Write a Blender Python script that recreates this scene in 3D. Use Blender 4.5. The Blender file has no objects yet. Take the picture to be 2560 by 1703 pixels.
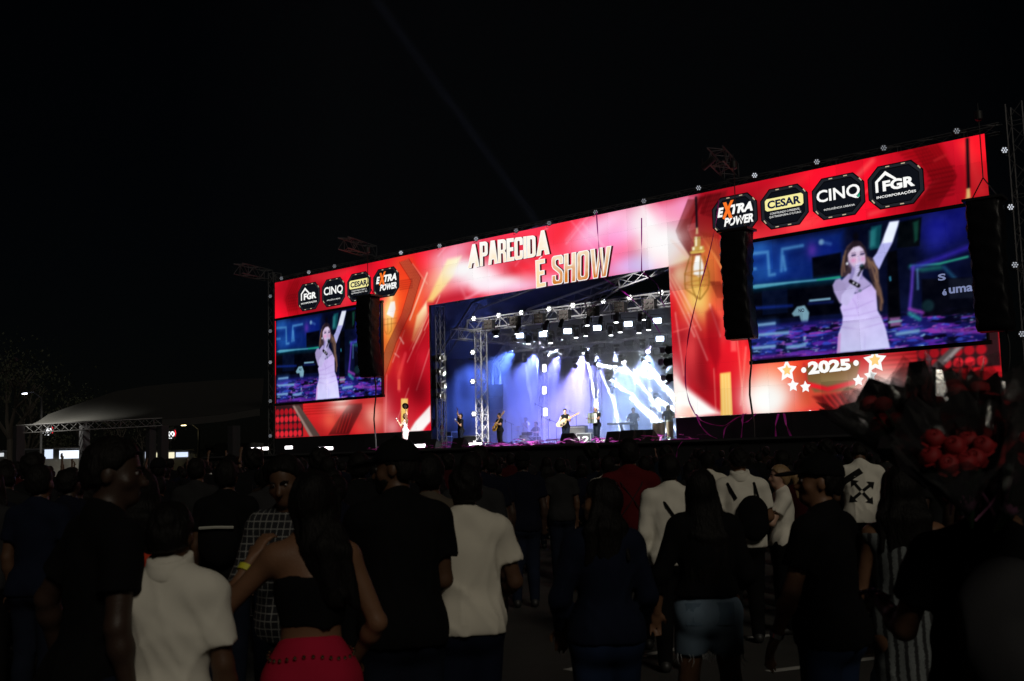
import bpy, bmesh, math, random
import numpy as np
from mathutils import Vector, Matrix
import openvdb
SC = bpy.context.scene
COL = SC.collection
PI = math.pi
random.seed(7)
RNG = np.random.default_rng(11)

# ---------------------------------------------------------------- camera
# stage frame: x along the LED wall (left to right), y into the stage, z up
CAMP = np.array([49.556, -35.48, 1.65]); YAW, PITCH, ROLL, FPX = -0.7359, 0.1059, -0.0259, 2748.0
_fw = np.array([math.cos(PITCH)*math.sin(YAW), math.cos(PITCH)*math.cos(YAW), math.sin(PITCH)])
_rt = np.array([math.cos(YAW), -math.sin(YAW), 0.0]); _up = np.cross(_rt, _fw)
_r2 = math.cos(ROLL)*_rt + math.sin(ROLL)*_up; _u2 = -math.sin(ROLL)*_rt + math.cos(ROLL)*_up
cam_data = bpy.data.cameras.new('camera'); cam = bpy.data.objects.new('camera', cam_data); COL.objects.link(cam)
cam_data.sensor_width = 22.3; cam_data.lens = FPX/2560*22.3; cam_data.clip_start = 0.1; cam_data.clip_end = 2000
cam_data.dof.use_dof = True; cam_data.dof.focus_distance = 48; cam_data.dof.aperture_fstop = 3.2
_m = Matrix.Identity(4)
for i in range(3):
    _m[i][0] = _r2[i]; _m[i][1] = _u2[i]; _m[i][2] = -_fw[i]; _m[i][3] = CAMP[i]
cam.matrix_world = _m
SC.camera = cam
# ---------------------------------------------------------------- world, night sky, faint warm light from behind the viewer
W = bpy.data.worlds.new('World'); SC.world = W; W.use_nodes = True
nt = W.node_tree; nt.nodes.clear()
sky = nt.nodes.new('ShaderNodeTexSky'); sky.sky_type = 'NISHITA'; sky.sun_disc = False
SUN_EL, SUN_AZ = math.radians(34), math.radians(18)      # azimuth offset from straight behind the camera
sky.sun_elevation = SUN_EL
bg = nt.nodes.new('ShaderNodeBackground'); bg.inputs['Strength'].default_value = 0.0002
wo = nt.nodes.new('ShaderNodeOutputWorld')
nt.links.new(sky.outputs[0], bg.inputs[0]); nt.links.new(bg.outputs[0], wo.inputs[0])
_sd = np.array([-math.sin(YAW-SUN_AZ)*math.cos(SUN_EL), -math.cos(YAW-SUN_AZ)*math.cos(SUN_EL), math.sin(SUN_EL)])   # towards the light
sky.sun_rotation = math.atan2(_sd[0], _sd[1])
sun_d = bpy.data.lights.new('sun', 'SUN'); sun_d.energy = 0.42; sun_d.angle = math.radians(14); sun_d.color = (1, 0.91, 0.75)
sun = bpy.data.objects.new('sun', sun_d); COL.objects.link(sun)
sun.rotation_euler = Vector(_sd).to_track_quat('Z', 'Y').to_euler()
vs = SC.view_settings; vs.view_transform = 'Standard'; vs.look = 'None'; vs.exposure = 0; vs.gamma = 1; vs.use_curve_mapping = False
SC.render.engine = 'CYCLES'
cy = SC.cycles; cy.use_denoising = True; cy.max_bounces = 5; cy.diffuse_bounces = 2; cy.glossy_bounces = 3
cy.transmission_bounces = 5; cy.volume_bounces = 0; cy.transparent_max_bounces = 12; cy.sample_clamp_indirect = 3; cy.caustics_reflective = False; cy.caustics_refractive = False

# ---------------------------------------------------------------- measuring helpers (photo pixel of the 2560 frame -> point in the place)
def ray(px, py):
    d = _fw*FPX + _r2*(px-1280) - _u2*(py-851.5)
    return d/np.linalg.norm(d)
def U(px, py, y=0.0):                   # on a plane parallel to the LED wall
    d = ray(px, py); return CAMP + d*((y-CAMP[1])/d[1])
def G(px, py, z=0.0):
    d = ray(px, py); return CAMP + d*((z-CAMP[2])/d[2])
FWH = np.array([math.sin(YAW), math.cos(YAW), 0.0])
def D(px, py, dep):                     # at a horizontal distance in front of the camera
    d = ray(px, py); return CAMP + d*(dep/(d@FWH))
def PX(P):
    d = np.asarray(P, float)-CAMP; z = d@_fw
    return 1280+FPX*(d@_r2)/z, 851.5-FPX*(d@_u2)/z
def F(px, py):
    p = U(px, py, 0.0); return (p[0], p[2])

# ---------------------------------------------------------------- objects
def tag(o, label=None, cat=None, group=None, kind=None):
    if label: o['label'] = label
    if cat: o['category'] = cat
    if group: o['group'] = group
    if kind: o['kind'] = kind
    return o
def empty(name, loc=(0, 0, 0), rz=0.0):
    o = bpy.data.objects.new(name, None); COL.objects.link(o); o.location = loc; o.rotation_euler = (0, 0, rz); o.empty_display_size = 0.2
    return o
def thing(name, label, cat, loc=(0, 0, 0), rz=0.0, group=None):
    return tag(empty(name, loc, rz), label, cat, group)
def obj(name, me, parent=None, loc=None):
    o = bpy.data.objects.new(name, me); COL.objects.link(o)
    if parent is not None: o.parent = parent
    if loc is not None: o.location = loc
    return o
def mkmesh(verts, faces, mats, smooth=False, mi=None, name='m'):
    me = bpy.data.meshes.new(name); me.from_pydata([tuple(map(float, v)) for v in verts], [], faces)
    for m in (mats if isinstance(mats, (list, tuple)) else [mats]): me.materials.append(m)
    if mi is not None: me.polygons.foreach_set('material_index', mi)
    if smooth: me.polygons.foreach_set('use_smooth', [True]*len(me.polygons))
    me.update(); return me
def copy_tree(o, parent=None):
    c = o.copy(); COL.objects.link(c); c.parent = parent
    for ch in o.children: copy_tree(ch, c)
    return c

class MB:
    """collects boxes, bars, tubes and lathes for ONE mesh"""
    def __init__(s): s.v = []; s.f = []
    def add(s, vs, fs):
        n = len(s.v); s.v.extend([tuple(map(float, v)) for v in vs]); s.f.extend([tuple(i+n for i in f) for f in fs]); return s
    def box(s, c, size, rz=0.0, rx=0.0, M=None):
        hx, hy, hz = size[0]/2, size[1]/2, size[2]/2
        R = M if M is not None else (Matrix.Rotation(rz, 3, 'Z') @ Matrix.Rotation(rx, 3, 'X'))
        vs = [Vector(c) + R @ Vector((x*hx, y*hy, z*hz)) for x in (-1, 1) for y in (-1, 1) for z in (-1, 1)]
        return s.add(vs, [(0, 1, 3, 2), (4, 6, 7, 5), (0, 4, 5, 1), (2, 3, 7, 6), (0, 2, 6, 4), (1, 5, 7, 3)])
    def box2(s, a, b): return s.box([(a[i]+b[i])/2 for i in range(3)], [abs(b[i]-a[i]) for i in range(3)])
    def tube(s, pts, r, n=6, cap=True, closed=False):
        pts = [Vector(p) for p in pts]; rs = r if isinstance(r, (list, tuple)) else [r]*len(pts)
        m = len(pts); base = len(s.v); up = None; vs = []; fs = []
        for i in range(m):
            if closed: t = pts[(i+1) % m]-pts[i-1]
            else: t = pts[min(i+1, m-1)]-pts[max(i-1, 0)]
            if t.length < 1e-9: t = Vector((0, 0, 1))
            t.normalize()
            if up is None:
                up = t.orthogonal().normalized()
            else:
                up = up - t*up.dot(t)
                up = up.normalized() if up.length > 1e-6 else t.orthogonal().normalized()
            b = t.cross(up)
            for k in range(n):
                a = 2*PI*k/n; vs.append(pts[i] + (up*math.cos(a)+b*math.sin(a))*rs[i])
        for i in range(m if closed else m-1):
            j = (i+1) % m
            for k in range(n):
                k2 = (k+1) % n; fs.append((i*n+k, j*n+k, j*n+k2, i*n+k2)[::-1])
        if cap and not closed:
            fs.append(tuple(range(n))); fs.append(tuple((m-1)*n+k for k in range(n))[::-1])
        return s.add(vs, fs)
    def lathe(s, prof, c=(0, 0, 0), axis='Z', n=16, M=None):
        vs = []; fs = []
        R = M if M is not None else {'Z': Matrix.Identity(3), 'Y': Matrix.Rotation(-PI/2, 3, 'X'), 'X': Matrix.Rotation(PI/2, 3, 'Y')}[axis]
        for r, h in prof:
            for k in range(n):
                a = 2*PI*k/n; vs.append(Vector(c) + R @ Vector((r*math.cos(a), r*math.sin(a), h)))
        for i in range(len(prof)-1):
            for k in range(n):
                k2 = (k+1) % n; fs.append((i*n+k, i*n+k2, (i+1)*n+k2, (i+1)*n+k))
        fs.append(tuple(range(n))[::-1]); fs.append(tuple((len(prof)-1)*n+k for k in range(n)))
        return s.add(vs, fs)
    def prism(s, poly, y0, y1):            # polygon in x,z extruded along y
        n = len(poly)
        vs = [(p[0], y0, p[1]) for p in poly] + [(p[0], y1, p[1]) for p in poly]
        return s.add(vs, [tuple(range(n)), tuple(range(n, 2*n))[::-1]] + [(i, i+n, (i+1) % n+n, (i+1) % n)[::-1] for i in range(n)])
    def build(s, name, mat, parent=None, smooth=False, loc=None):
        me = mkmesh(s.v, s.f, mat, smooth, name=name)
        bm = bmesh.new(); bm.from_mesh(me); bmesh.ops.recalc_face_normals(bm, faces=bm.faces); bm.to_mesh(me); bm.free()
        if smooth:
            try: me.set_sharp_from_angle(angle=math.radians(45))
            except Exception: pass
        return obj(name, me, parent, loc)

# ---------------------------------------------------------------- materials
def lin(c):
    c = np.asarray(c, float)/255.0
    return np.where(c <= 0.04045, c/12.92, ((c+0.055)/1.055)**2.4)
_MC = {}
def mat(name, col, rough=0.6, metal=0.0, var=0.25, scale=8.0, bump=0.0, bscale=60.0, spec=0.5, objcol=False, stretch=(1, 1, 1), sheen=0.0):
    if name in _MC: return _MC[name]
    m = bpy.data.materials.new(name); m.use_nodes = True; t = m.node_tree; b = t.nodes['Principled BSDF']
    b.inputs['Roughness'].default_value = rough; b.inputs['Metallic'].default_value = metal; b.inputs['Specular IOR Level'].default_value = spec
    if sheen: b.inputs['Sheen Weight'].default_value = sheen
    tc = t.nodes.new('ShaderNodeTexCoord'); mp = t.nodes.new('ShaderNodeMapping'); mp.inputs['Scale'].default_value = stretch
    t.links.new(tc.outputs['Object'], mp.inputs[0])
    nz = t.nodes.new('ShaderNodeTexNoise'); nz.inputs['Scale'].default_value = scale; nz.inputs['Detail'].default_value = 4
    t.links.new(mp.outputs[0], nz.inputs['Vector'])
    mr = t.nodes.new('ShaderNodeMapRange'); mr.inputs['To Min'].default_value = 1-var; mr.inputs['To Max'].default_value = 1+var
    t.links.new(nz.outputs['Fac'], mr.inputs['Value'])
    vm = t.nodes.new('ShaderNodeVectorMath'); vm.operation = 'SCALE'
    if objcol:
        oi = t.nodes.new('ShaderNodeObjectInfo'); t.links.new(oi.outputs['Color'], vm.inputs[0])
    else: vm.inputs[0].default_value = tuple(col)[:3]
    t.links.new(mr.outputs[0], vm.inputs['Scale']); t.links.new(vm.outputs[0], b.inputs['Base Color'])
    if bump:
        n2 = t.nodes.new('ShaderNodeTexNoise'); n2.inputs['Scale'].default_value = bscale; n2.inputs['Detail'].default_value = 3
        t.links.new(mp.outputs[0], n2.inputs['Vector'])
        bp = t.nodes.new('ShaderNodeBump'); bp.inputs['Strength'].default_value = bump; bp.inputs['Distance'].default_value = 0.01
        t.links.new(n2.outputs['Fac'], bp.inputs['Height']); t.links.new(bp.outputs[0], b.inputs['Normal'])
    _MC[name] = m; return m
def emat(name, col, strength=1.0, sample=False):
    if name in _MC: return _MC[name]
    m = bpy.data.materials.new(name); m.use_nodes = True; t = m.node_tree; t.nodes.clear()
    e = t.nodes.new('ShaderNodeEmission'); e.inputs[0].default_value = (*tuple(col)[:3], 1); e.inputs[1].default_value = strength
    o = t.nodes.new('ShaderNodeOutputMaterial'); t.links.new(e.outputs[0], o.inputs[0])
    if not sample: m.cycles.emission_sampling = 'NONE'
    _MC[name] = m; return m
def ledmat(name='led_picture', strength=1.0):
    m = bpy.data.materials.new(name); m.use_nodes = True; t = m.node_tree; t.nodes.clear()
    a = t.nodes.new('ShaderNodeAttribute'); a.attribute_name = 'led'
    e = t.nodes.new('ShaderNodeEmission'); e.inputs[1].default_value = strength
    o = t.nodes.new('ShaderNodeOutputMaterial'); t.links.new(a.outputs['Color'], e.inputs[0]); t.links.new(e.outputs[0], o.inputs[0])
    m.cycles.emission_sampling = 'NONE'
    return m
M_BLACK = mat('black_cloth', (0.012, 0.012, 0.014), 0.85, var=0.4)
M_PAINT = mat('black_steel', (0.018, 0.018, 0.02), 0.45, var=0.3)
M_ALU = mat('aluminium_tube', (0.58, 0.58, 0.6), 0.5, 0.25, var=0.2, scale=3)
M_TARP = mat('shiny_black_tarp', (0.006, 0.006, 0.008), 0.42, spec=0.25, var=0.4, bump=0.5, bscale=9)
M_DARK = mat('dark_plastic', (0.02, 0.02, 0.022), 0.5, var=0.3)
M_ASPH = mat('asphalt', (0.03, 0.029, 0.027), 0.9, var=0.5, scale=3, bump=0.4, bscale=90)
M_WHITE = mat('white_plastic', (0.7, 0.7, 0.68), 0.45, var=0.08)
M_LAMP = emat('lit_lamp', (1, 1, 1), 6.0)
BEAMPOW, WASHPOW, KEYPOW, RIGPOW, SKYPOW = 12000.0, 13500.0, 4500.0, 450.0, 7.0
# ================================================================ LED wall: painted picture (what the panels show), split into panels
WX, ZB, ZT, OX0, OX1, OZ = 37.92, 3.0, 11.5, 12.2, 25.77, 8.86
class Paint:
    def __init__(s, x0, x1, z0, z1, nx, nz, base):
        s.x = np.linspace(x0, x1, nx); s.z = np.linspace(z0, z1, nz); s.X, s.Z = np.meshgrid(s.x, s.z)
        s.I = np.empty((nz, nx, 3)); s.I[:] = base; s.aa = (x1-x0)/nx
    def win(s, x0, x1, z0, z1):
        i0, i1 = np.searchsorted(s.x, [x0, x1]); j0, j1 = np.searchsorted(s.z, [z0, z1])
        return slice(max(j0-1, 0), j1+1), slice(max(i0-1, 0), i1+1)
    def mix(s, w, a, col):
        c = np.asarray(col, float); s.I[w] = s.I[w]*(1-a[..., None]) + c*a[..., None]
    def poly(s, pts, col, alpha=1.0, soft=0.0, col2=None, axis=None):
        P = np.array(pts, float); soft = max(soft, s.aa*0.6)
        w = s.win(P[:, 0].min()-soft, P[:, 0].max()+soft, P[:, 1].min()-soft, P[:, 1].max()+soft)
        X, Z = s.X[w], s.Z[w]
        if X.size == 0: return
        d = np.full(X.shape, 1e9); ins = np.zeros(X.shape, bool)
        for (ax, az), (bx, bz) in zip(P, np.roll(P, -1, 0)):
            ex, ez = bx-ax, bz-az; L = ex*ex+ez*ez+1e-12
            t = np.clip(((X-ax)*ex+(Z-az)*ez)/L, 0, 1); d = np.minimum(d, np.hypot(X-ax-t*ex, Z-az-t*ez))
            c = ((az > Z) != (bz > Z)); xi = ax + (Z-az)/(ez if abs(ez) > 1e-12 else 1e-12)*ex; ins ^= c & (X < xi)
        sd = np.where(ins, d, -d); a = np.clip(0.5+sd/(2*soft), 0, 1); a = a*a*(3-2*a)*alpha
        if col2 is not None:
            (ax, az), (bx, bz) = axis; ex, ez = bx-ax, bz-az
            t = np.clip(((X-ax)*ex+(Z-az)*ez)/(ex*ex+ez*ez), 0, 1)[..., None]
            s.I[w] = s.I[w]*(1-a[..., None]) + (np.asarray(col, float)*(1-t)+np.asarray(col2, float)*t)*a[..., None]
        else: s.mix(w, a, col)
    def line(s, pts, wd, col, alpha=1.0, soft=None, taper=False):
        soft = max(soft or 0, s.aa*0.6); P = [tuple(p) for p in pts]
        xs = [p[0] for p in P]; zs = [p[1] for p in P]; m = wd+soft
        w = s.win(min(xs)-m, max(xs)+m, min(zs)-m, max(zs)+m); X, Z = s.X[w], s.Z[w]
        if X.size == 0: return
        d = np.full(X.shape, 1e9); n = len(P)-1
        for k in range(n):
            (ax, az), (bx, bz) = P[k], P[k+1]; ex, ez = bx-ax, bz-az
            t = np.clip(((X-ax)*ex+(Z-az)*ez)/(ex*ex+ez*ez+1e-12), 0, 1)
            h = wd/2*(1-0.85*(k+t)/n if taper else 1)
            d = np.minimum(d, np.hypot(X-ax-t*ex, Z-az-t*ez)-h)
        a = np.clip(0.5-d/(2*soft), 0, 1)*alpha; s.mix(w, a, col)
    def blob(s, c, rx, rz, col, alpha=1.0, ang=0.0, p=1.0):
        R = max(rx, rz)*2.6; w = s.win(c[0]-R, c[0]+R, c[1]-R, c[1]+R); X, Z = s.X[w]-c[0], s.Z[w]-c[1]
        if X.size == 0: return
        ca, sa = math.cos(ang), math.sin(ang); u = (X*ca+Z*sa)/rx; v = (-X*sa+Z*ca)/rz
        s.mix(w, alpha*np.exp(-np.power(u*u+v*v, p)), col)
    def disc(s, c, rx, rz, col, alpha=1.0, soft=0.02):
        R = max(rx, rz)+soft*2; w = s.win(c[0]-R, c[0]+R, c[1]-R, c[1]+R); X, Z = s.X[w]-c[0], s.Z[w]-c[1]
        if X.size == 0: return
        q = np.hypot(X/rx, Z/rz); soft = max(soft, s.aa*0.6)
        s.mix(w, np.clip(0.5-(q-1)*min(rx, rz)/(2*soft), 0, 1)*alpha, col)
def vnoise(X, Z, sx, sz, seed):
    r = np.random.default_rng(seed); n = 64; T = r.random((n, n)); u, v = X/sx+500, Z/sz+500
    i, j = np.floor(u).astype(int), np.floor(v).astype(int); fu, fv = u-i, v-j; fu = fu*fu*(3-2*fu); fv = fv*fv*(3-2*fv)
    g = lambda a, b: T[a % n, b % n]
    return (g(i, j)*(1-fu)+g(i+1, j)*fu)*(1-fv)+(g(i, j+1)*(1-fu)+g(i+1, j+1)*fu)*fv
def fbm(X, Z, s, seed, o=3, asp=1.0):
    return sum(vnoise(X, Z, s*asp/2**k, s/2**k, seed+k)*0.5**(k+1) for k in range(o))/(1-0.5**o)

def z1(X, Y): return F(640+X/3.015, 640+Y/3.015)
def z2(X, Y): return F(1000+X/2.614, 540+Y/2.614)
def z3(X, Y): return F(1640+X/1.866, 300+Y/1.866)
def z5(X, Y): return F(1680+X/5.6, 480+Y/5.6)
def z6(X, Y): return F(1120+X/5.357, 560+Y/5.357)
def z8(X, Y): return F(1680+X/4.9, 820+Y/4.9)
PPM = 27
P = Paint(0, WX, ZB, ZT, 38*PPM+1, 9*PPM+1, (220, 20, 44))
def poly(z, pts, *a, **k): P.poly([z(*p) for p in pts], *a, **k)
def line(z, pts, *a, **k): P.line([z(*p) for p in pts], *a, **k)
def blob(z, c, *a, **k): P.blob(z(*c), *a, **k)
n1 = fbm(P.X, P.Z, 3.2, 3); n2 = fbm(P.X+P.Z*0.8, P.Z-P.X*0.3, 1.6, 9, asp=3)
P.I *= (0.82+0.36*n1)[..., None]
P.I[..., 1] += 26*np.clip(n2-0.45, 0, 1)*2; P.I[..., 2] += 18*np.clip(n2-0.45, 0, 1)*2
# --- centre band over the opening
w = P.win(OX0-0.8, OX1+1.0, OZ-0.1, ZT); a = np.clip((P.X[w]-OX0+0.8)/2.5, 0, 1)*0.9; P.mix(w, a, (233, 62, 88))
for c, rx, rz, col, al, an in [((250, 420), 1.3, 0.9, (255, 190, 150), .8, .5), ((400, 340), 1.7, .55, (255, 240, 246), 1, -.35), ((620, 420), 2.6, .55, (255, 225, 240), 1, -.1),
        ((520, 400), 1.2, .5, (255, 255, 255), .9, -.3), ((360, 230), 1.2, .5, (250, 170, 195), .8, .2), ((860, 350), 1.2, .7, (238, 52, 70), .9, 0), ((760, 360), .9, .45, (226, 35, 52), .9, 0), ((1000, 440), .8, .4, (250, 160, 200), .8, 0), ((760, 460), 1.6, .3, (255, 200, 230), .9, -.1),
        ((1090, 120), 1.0, .9, (230, 40, 55), .95, 0), ((1130, 200), .5, .9, (225, 55, 75), .7, 0.2), ((1250, 130), .9, .8, (248, 120, 165), .8, .4), ((1420, 120), 1.8, .9, (252, 150, 205), .9, .3),
        ((1330, 60), 1.6, .5, (255, 205, 235), .9, .3), ((1560, 60), 1.1, .55, (255, 195, 235), .9, .2), ((1480, 330), 1.5, .5, (232, 165, 215), .9, .1), ((1600, 320), 1.2, .5, (206, 190, 245), .95, 0), ((1690, 300), .8, .5, (225, 205, 250), .9, 0),
        ((1660, 110), 1.5, .55, (255, 246, 250), 1, -.55), ((1770, 240), 1.1, .6, (255, 250, 245), 1, -.5), ((1840, 330), .9, .9, (255, 245, 235), .95, 0)]:
    blob(z2, c, rx, rz, col, al, ang=an)
for k in range(16):   # crisp slanting streaks
    x = 200+RNG.random()*1500; y = 130+RNG.random()*380-.17*(x-200); L_ = 60+RNG.random()*200; sg_ = 1 if x < 1100 else -1
    line(z2, [(x, y+L_*.5), (x+sg_*L_*.8, y-L_*.5)], .03+.09*RNG.random(), (255, 214, 232), .22+.2*RNG.random(), soft=.05)
for k in range(9):   # light rays across the band
    x = 330+k*120; line(z2, [(x, 120+RNG.random()*200), (x+160+60*RNG.random(), 480-RNG.random()*100)], .10+.12*RNG.random(), (255, 200, 215), .12, soft=.2)
poly(z2, [(180, 560), (440, 470), (560, 540), (200, 590)], (190, 25, 45), .8, soft=.35)
line(z2, [(430, 545), (560, 470)], .12, (255, 190, 205), .6, soft=.08); line(z2, [(440, 560), (400, 470)], .1, (245, 150, 160), .45, soft=.1)
# --- left of the opening: bright slanting bands
blob(z2, (60, 560), 1.0, 2.2, (255, 150, 60), .8, ang=.25)
poly(z2, [(310, 285), (400, 265), (350, 390), (215, 560), (175, 560)], (255, 246, 214), 1, soft=.14, col2=(255, 205, 120), axis=(z2(390, 280), z2(180, 560)))
poly(z2, [(110, 650), (172, 560), (182, 640), (120, 845), (75, 815)], (255, 240, 200), 1, soft=.1, col2=(255, 190, 110), axis=(z2(170, 580), z2(95, 820)))
poly(z2, [(0, 870), (90, 850), (185, 640), (190, 1000), (60, 1190), (0, 1180)], (196, 18, 36), .75, soft=.45)
blob(z2, (150, 1000), .7, 1.6, (160, 10, 26), .6)
poly(z2, [(70, 1400), (120, 1330), (196, 1240), (198, 1330), (150, 1405)], (255, 250, 248), 1, soft=.09)
blob(z2, (60, 1330), .7, .9, (255, 170, 150), .7)
for q in [((150, 700), (60, 880)), ((165, 760), (100, 900)), ((120, 900), (40, 1200))]: line(z2, q, .05, (255, 190, 150), .6)
# --- left wing
def hexlines(z, pts, off, n, col, al, wd=.045):
    for k in range(n): line(z, [(x+off[0]*k, y+off[1]*k) for x, y in pts], wd, col, al)
poly(z1, [(250, 190), (330, 180), (300, 330), (340, 460), (250, 440), (210, 330)], (170, 12, 24), .6, soft=.15)
hexlines(z1, [(300, 165), (225, 330), (250, 460)], (14, 2), 6, (120, 8, 14), .5)
for k in range(6): line(z1, [(240, 300+k*22), (330, 285+k*22)], .035, (120, 8, 14), .5)
poly(z1, [(420, 120), (760, 85), (640, 170), (400, 215)], (238, 60, 70), .5, soft=.2)
blob(z1, (640, 340), .8, .5, (235, 70, 80), .6)
poly(z1, [(1080, 40), (1180, 20), (1245, 165), (1190, 420), (1060, 640), (960, 940), (955, 560), (1060, 300)], (226, 60, 30), .75, soft=.2)
blob(z1, (1015, 520), .62, 1.6, (255, 178, 70), .95, ang=-.12); blob(z1, (1000, 420), .45, .8, (255, 226, 150), .9); blob(z1, (990, 760), .4, 1.0, (252, 140, 60), .8)
hexlines(z1, [(1150, 25), (1240, 165), (1165, 420), (1055, 650), (965, 920)], (-11, 4), 7, (104, 16, 18), .85, .05)
hexlines(z1, [(1144, 27), (1234, 167), (1159, 422), (1049, 652), (960, 920)], (-11, 4), 6, (255, 196, 130), .65, .03)
for k in range(5): line(z1, [(1085, 190+k*16), (1180, 175+k*16)], .04, (110, 20, 18), .55)
poly(z1, [(1014, 345), (1046, 342), (1052, 400), (1035, 468), (984, 440), (998, 400)], (255, 255, 250), 1, soft=.03)
blob(z1, (1020, 300), .16, .3, (255, 235, 170), .9)
for k in range(3): line(z1, [(965+k*28, 470), (968+k*26, 560), (985+k*8, 590)], .03, (130, 80, 30), .7)
line(z1, [(960, 520), (1060, 505)], .03, (130, 80, 30), .6); line(z1, [(960, 480), (1060, 468)], .03, (150, 90, 40), .5)
poly(z1, [(985, 900), (1080, 700), (1200, 690), (1310, 560), (1310, 1130), (1180, 1290), (960, 1330)], (205, 24, 44), .7, soft=.3)
blob(z1, (1190, 900), .8, 1.7, (170, 12, 30), .75); blob(z1, (1260, 780), .5, .7, (225, 40, 60), .6)
line(z1, [(1085, 615), (1112, 660)], .09, (255, 225, 215), .8); line(z1, [(1045, 735), (1078, 762)], .06, (255, 200, 190), .7)
line(z1, [(1125, 740), (1075, 910), (1080, 1010)], .22, (240, 70, 80), .7, soft=.05); poly(z1, [(1068, 930), (1088, 930), (1086, 1010), (1066, 1010)], (255, 120, 90), .8)
blob(z1, (960, 1180), .7, 1.1, (255, 130, 130), .8); blob(z1, (1030, 1290), .6, .5, (255, 190, 185), .7); line(z1, [(985, 900), (975, 1330)], .06, (255, 170, 160), .6, soft=.05)
poly(z1, [(1093, 1075), (1145, 1075), (1143, 1190), (1093, 1300)], (255, 214, 120), 1, soft=.03)
poly(z1, [(1150, 1330), (1200, 1250), (1313, 1130), (1315, 1250), (1235, 1325)], (255, 250, 248), 1, soft=.08)
for q, wd_, al_ in [(((1290, 130), (1160, 480)), .10, .8), (((1385, 300), (1270, 560)), .06, .7), (((1310, 420), (1180, 700)), .05, .6), (((1250, 560), (1140, 800)), .04, .6), (((1120, 560), (1030, 800)), .06, .5), (((1180, 60), (1290, 210)), .05, .5), (((1310, 700), (1210, 1010)), .07, .45), (((1150, 1000), (1060, 1250)), .05, .5)]: line(z1, q, wd_, (255, 214, 190), al_, soft=.035)
blob(z1, (1110, 560), .5, 1.0, (140, 14, 16), .5, ang=.35); blob(z1, (1240, 1010), .6, .8, (130, 8, 24), .6); blob(z1, (1080, 860), .3, .7, (250, 90, 70), .5)
# below the left screen
poly(z1, [(145, 1130), (960, 1060), (960, 1340), (145, 1370)], (226, 50, 46), .7, soft=.1)
for k in range(4): line(z1, [(290, 1140+k*20), (600, 1120+k*20)], .05, (150, 20, 18), .6)
poly(z1, [(700, 1115), (800, 1110), (800, 1150), (700, 1345), (545, 1350), (600, 1260)], (92, 14, 18), .85, soft=.05)
for k in range(4): line(z1, [(650+k*24, 1190), (605+k*24, 1330)], .05, (215, 40, 40), .7)
blob(z1, (640, 1110), 1.0, .55, (255, 236, 222), .95); blob(z1, (560, 1240), .7, .5, (250, 120, 90), .7); blob(z1, (880, 1210), .8, .75, (255, 190, 170), .85); blob(z1, (800, 1280), .6, .4, (240, 90, 80), .6)
def lattice(x0, x1, za, zb, st):
    P.poly([(x0, za), (x1, za), (x1, zb), (x0, zb)], (58, 30, 34), 1, soft=.02)
    nx = int((x1-x0)/st+1e-6); nz = int((zb-za)/st+1e-6)
    for i in range(nx):
        for j in range(nz): P.disc((x0+st*(i+.5), za+st*(j+.5)), st*.45, st*.45, (236, 44, 58) if (j > 1 and j < nz-1) or j == 0 else (190, 26, 40), 1, .02)
lattice(0.02, 2.45, ZB+.02, ZB+1.92, .39); lattice(0.02, .22, ZB+1.95, ZB+3.4, .39)
poly(z1, [(275, 1130), (325, 1125), (485, 1360), (405, 1362)], (96, 78, 72), 1, soft=.04); poly(z1, [(275, 1130), (290, 1128), (430, 1361), (405, 1362)], (190, 160, 150), .7, soft=.05)
poly(z1, [(330, 1125), (960, 1075), (960, 1110), (345, 1150)], (214, 50, 46), .3, soft=.05)
# --- right of the opening: lamp column
poly(z3, [(0, 400), (190, 355), (110, 500), (150, 600), (60, 690), (0, 690)], (252, 170, 205), .8, soft=.3)
blob(z3, (40, 590), 1.1, .8, (255, 246, 246), .95); line(z3, [(-60, 430), (60, 620)], .8, (255, 250, 250), .8, soft=.4); blob(z3, (130, 400), .5, .5, (250, 160, 205), .8)
poly(z3, [(62, 690), (300, 600), (300, 1030), (460, 1030), (460, 1380), (92, 1392), (75, 1000)], (212, 24, 40), .92, soft=.15)
poly(z3, [(190, 360), (330, 330), (300, 520), (310, 900), (160, 640), (102, 520)], (150, 26, 34), .8, soft=.1)
blob(z3, (200, 760), .75, 1.3, (255, 196, 84), 1); blob(z3, (190, 850), .6, .8, (255, 226, 130), .9); blob(z3, (255, 680), .4, .9, (250, 140, 70), .85); blob(z3, (110, 720), .5, .6, (255, 230, 190), .8); blob(z3, (290, 800), .3, .9, (244, 110, 60), .8)
hexlines(z5, [(230, 110), (60, 545), (95, 650), (250, 880)], (22, 0), 8, (92, 14, 20), .85, .045)
hexlines(z5, [(241, 110), (71, 545), (106, 650), (258, 880)], (22, 0), 7, (230, 120, 110), .45, .03)
poly(z5, [(395, 70), (470, 60), (330, 330), (270, 370)], (120, 12, 22), .9, soft=.03); poly(z5, [(500, 50), (560, 30), (440, 330), (400, 300)], (130, 14, 24), .8, soft=.03)
for k in range(7): line(z5, [(470+k*34, 40+k*-4), (400+k*26, 300+k*8)], .045, (110, 12, 20), .85)
for k in range(4): line(z5, [(430-k*10, 90+k*70), (680-k*20, 30+k*70)], .04, (110, 12, 20), .7)
for k in range(7): line(z5, [(400+k*40, 560+k*8), (700+k*6, 1000+k*20)], .04, (150, 40, 25), .6); line(z5, [(420+k*40, 620+k*8), (720, 1120+k*10)], .03, (255, 190, 110), .4)
for k in range(5): line(z5, [(220, 470+k*18), (330, 440+k*18)], .035, (250, 170, 180), .35)
for k in range(9): line(z5, [(540+k*16, 1260), (640+k*22, 1480)], .03, (110, 22, 20), .7)
line(z5, [(335, 80), (348, 500)], .09, (16, 14, 22), 1)                      # the drawn pendant lamp
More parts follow.
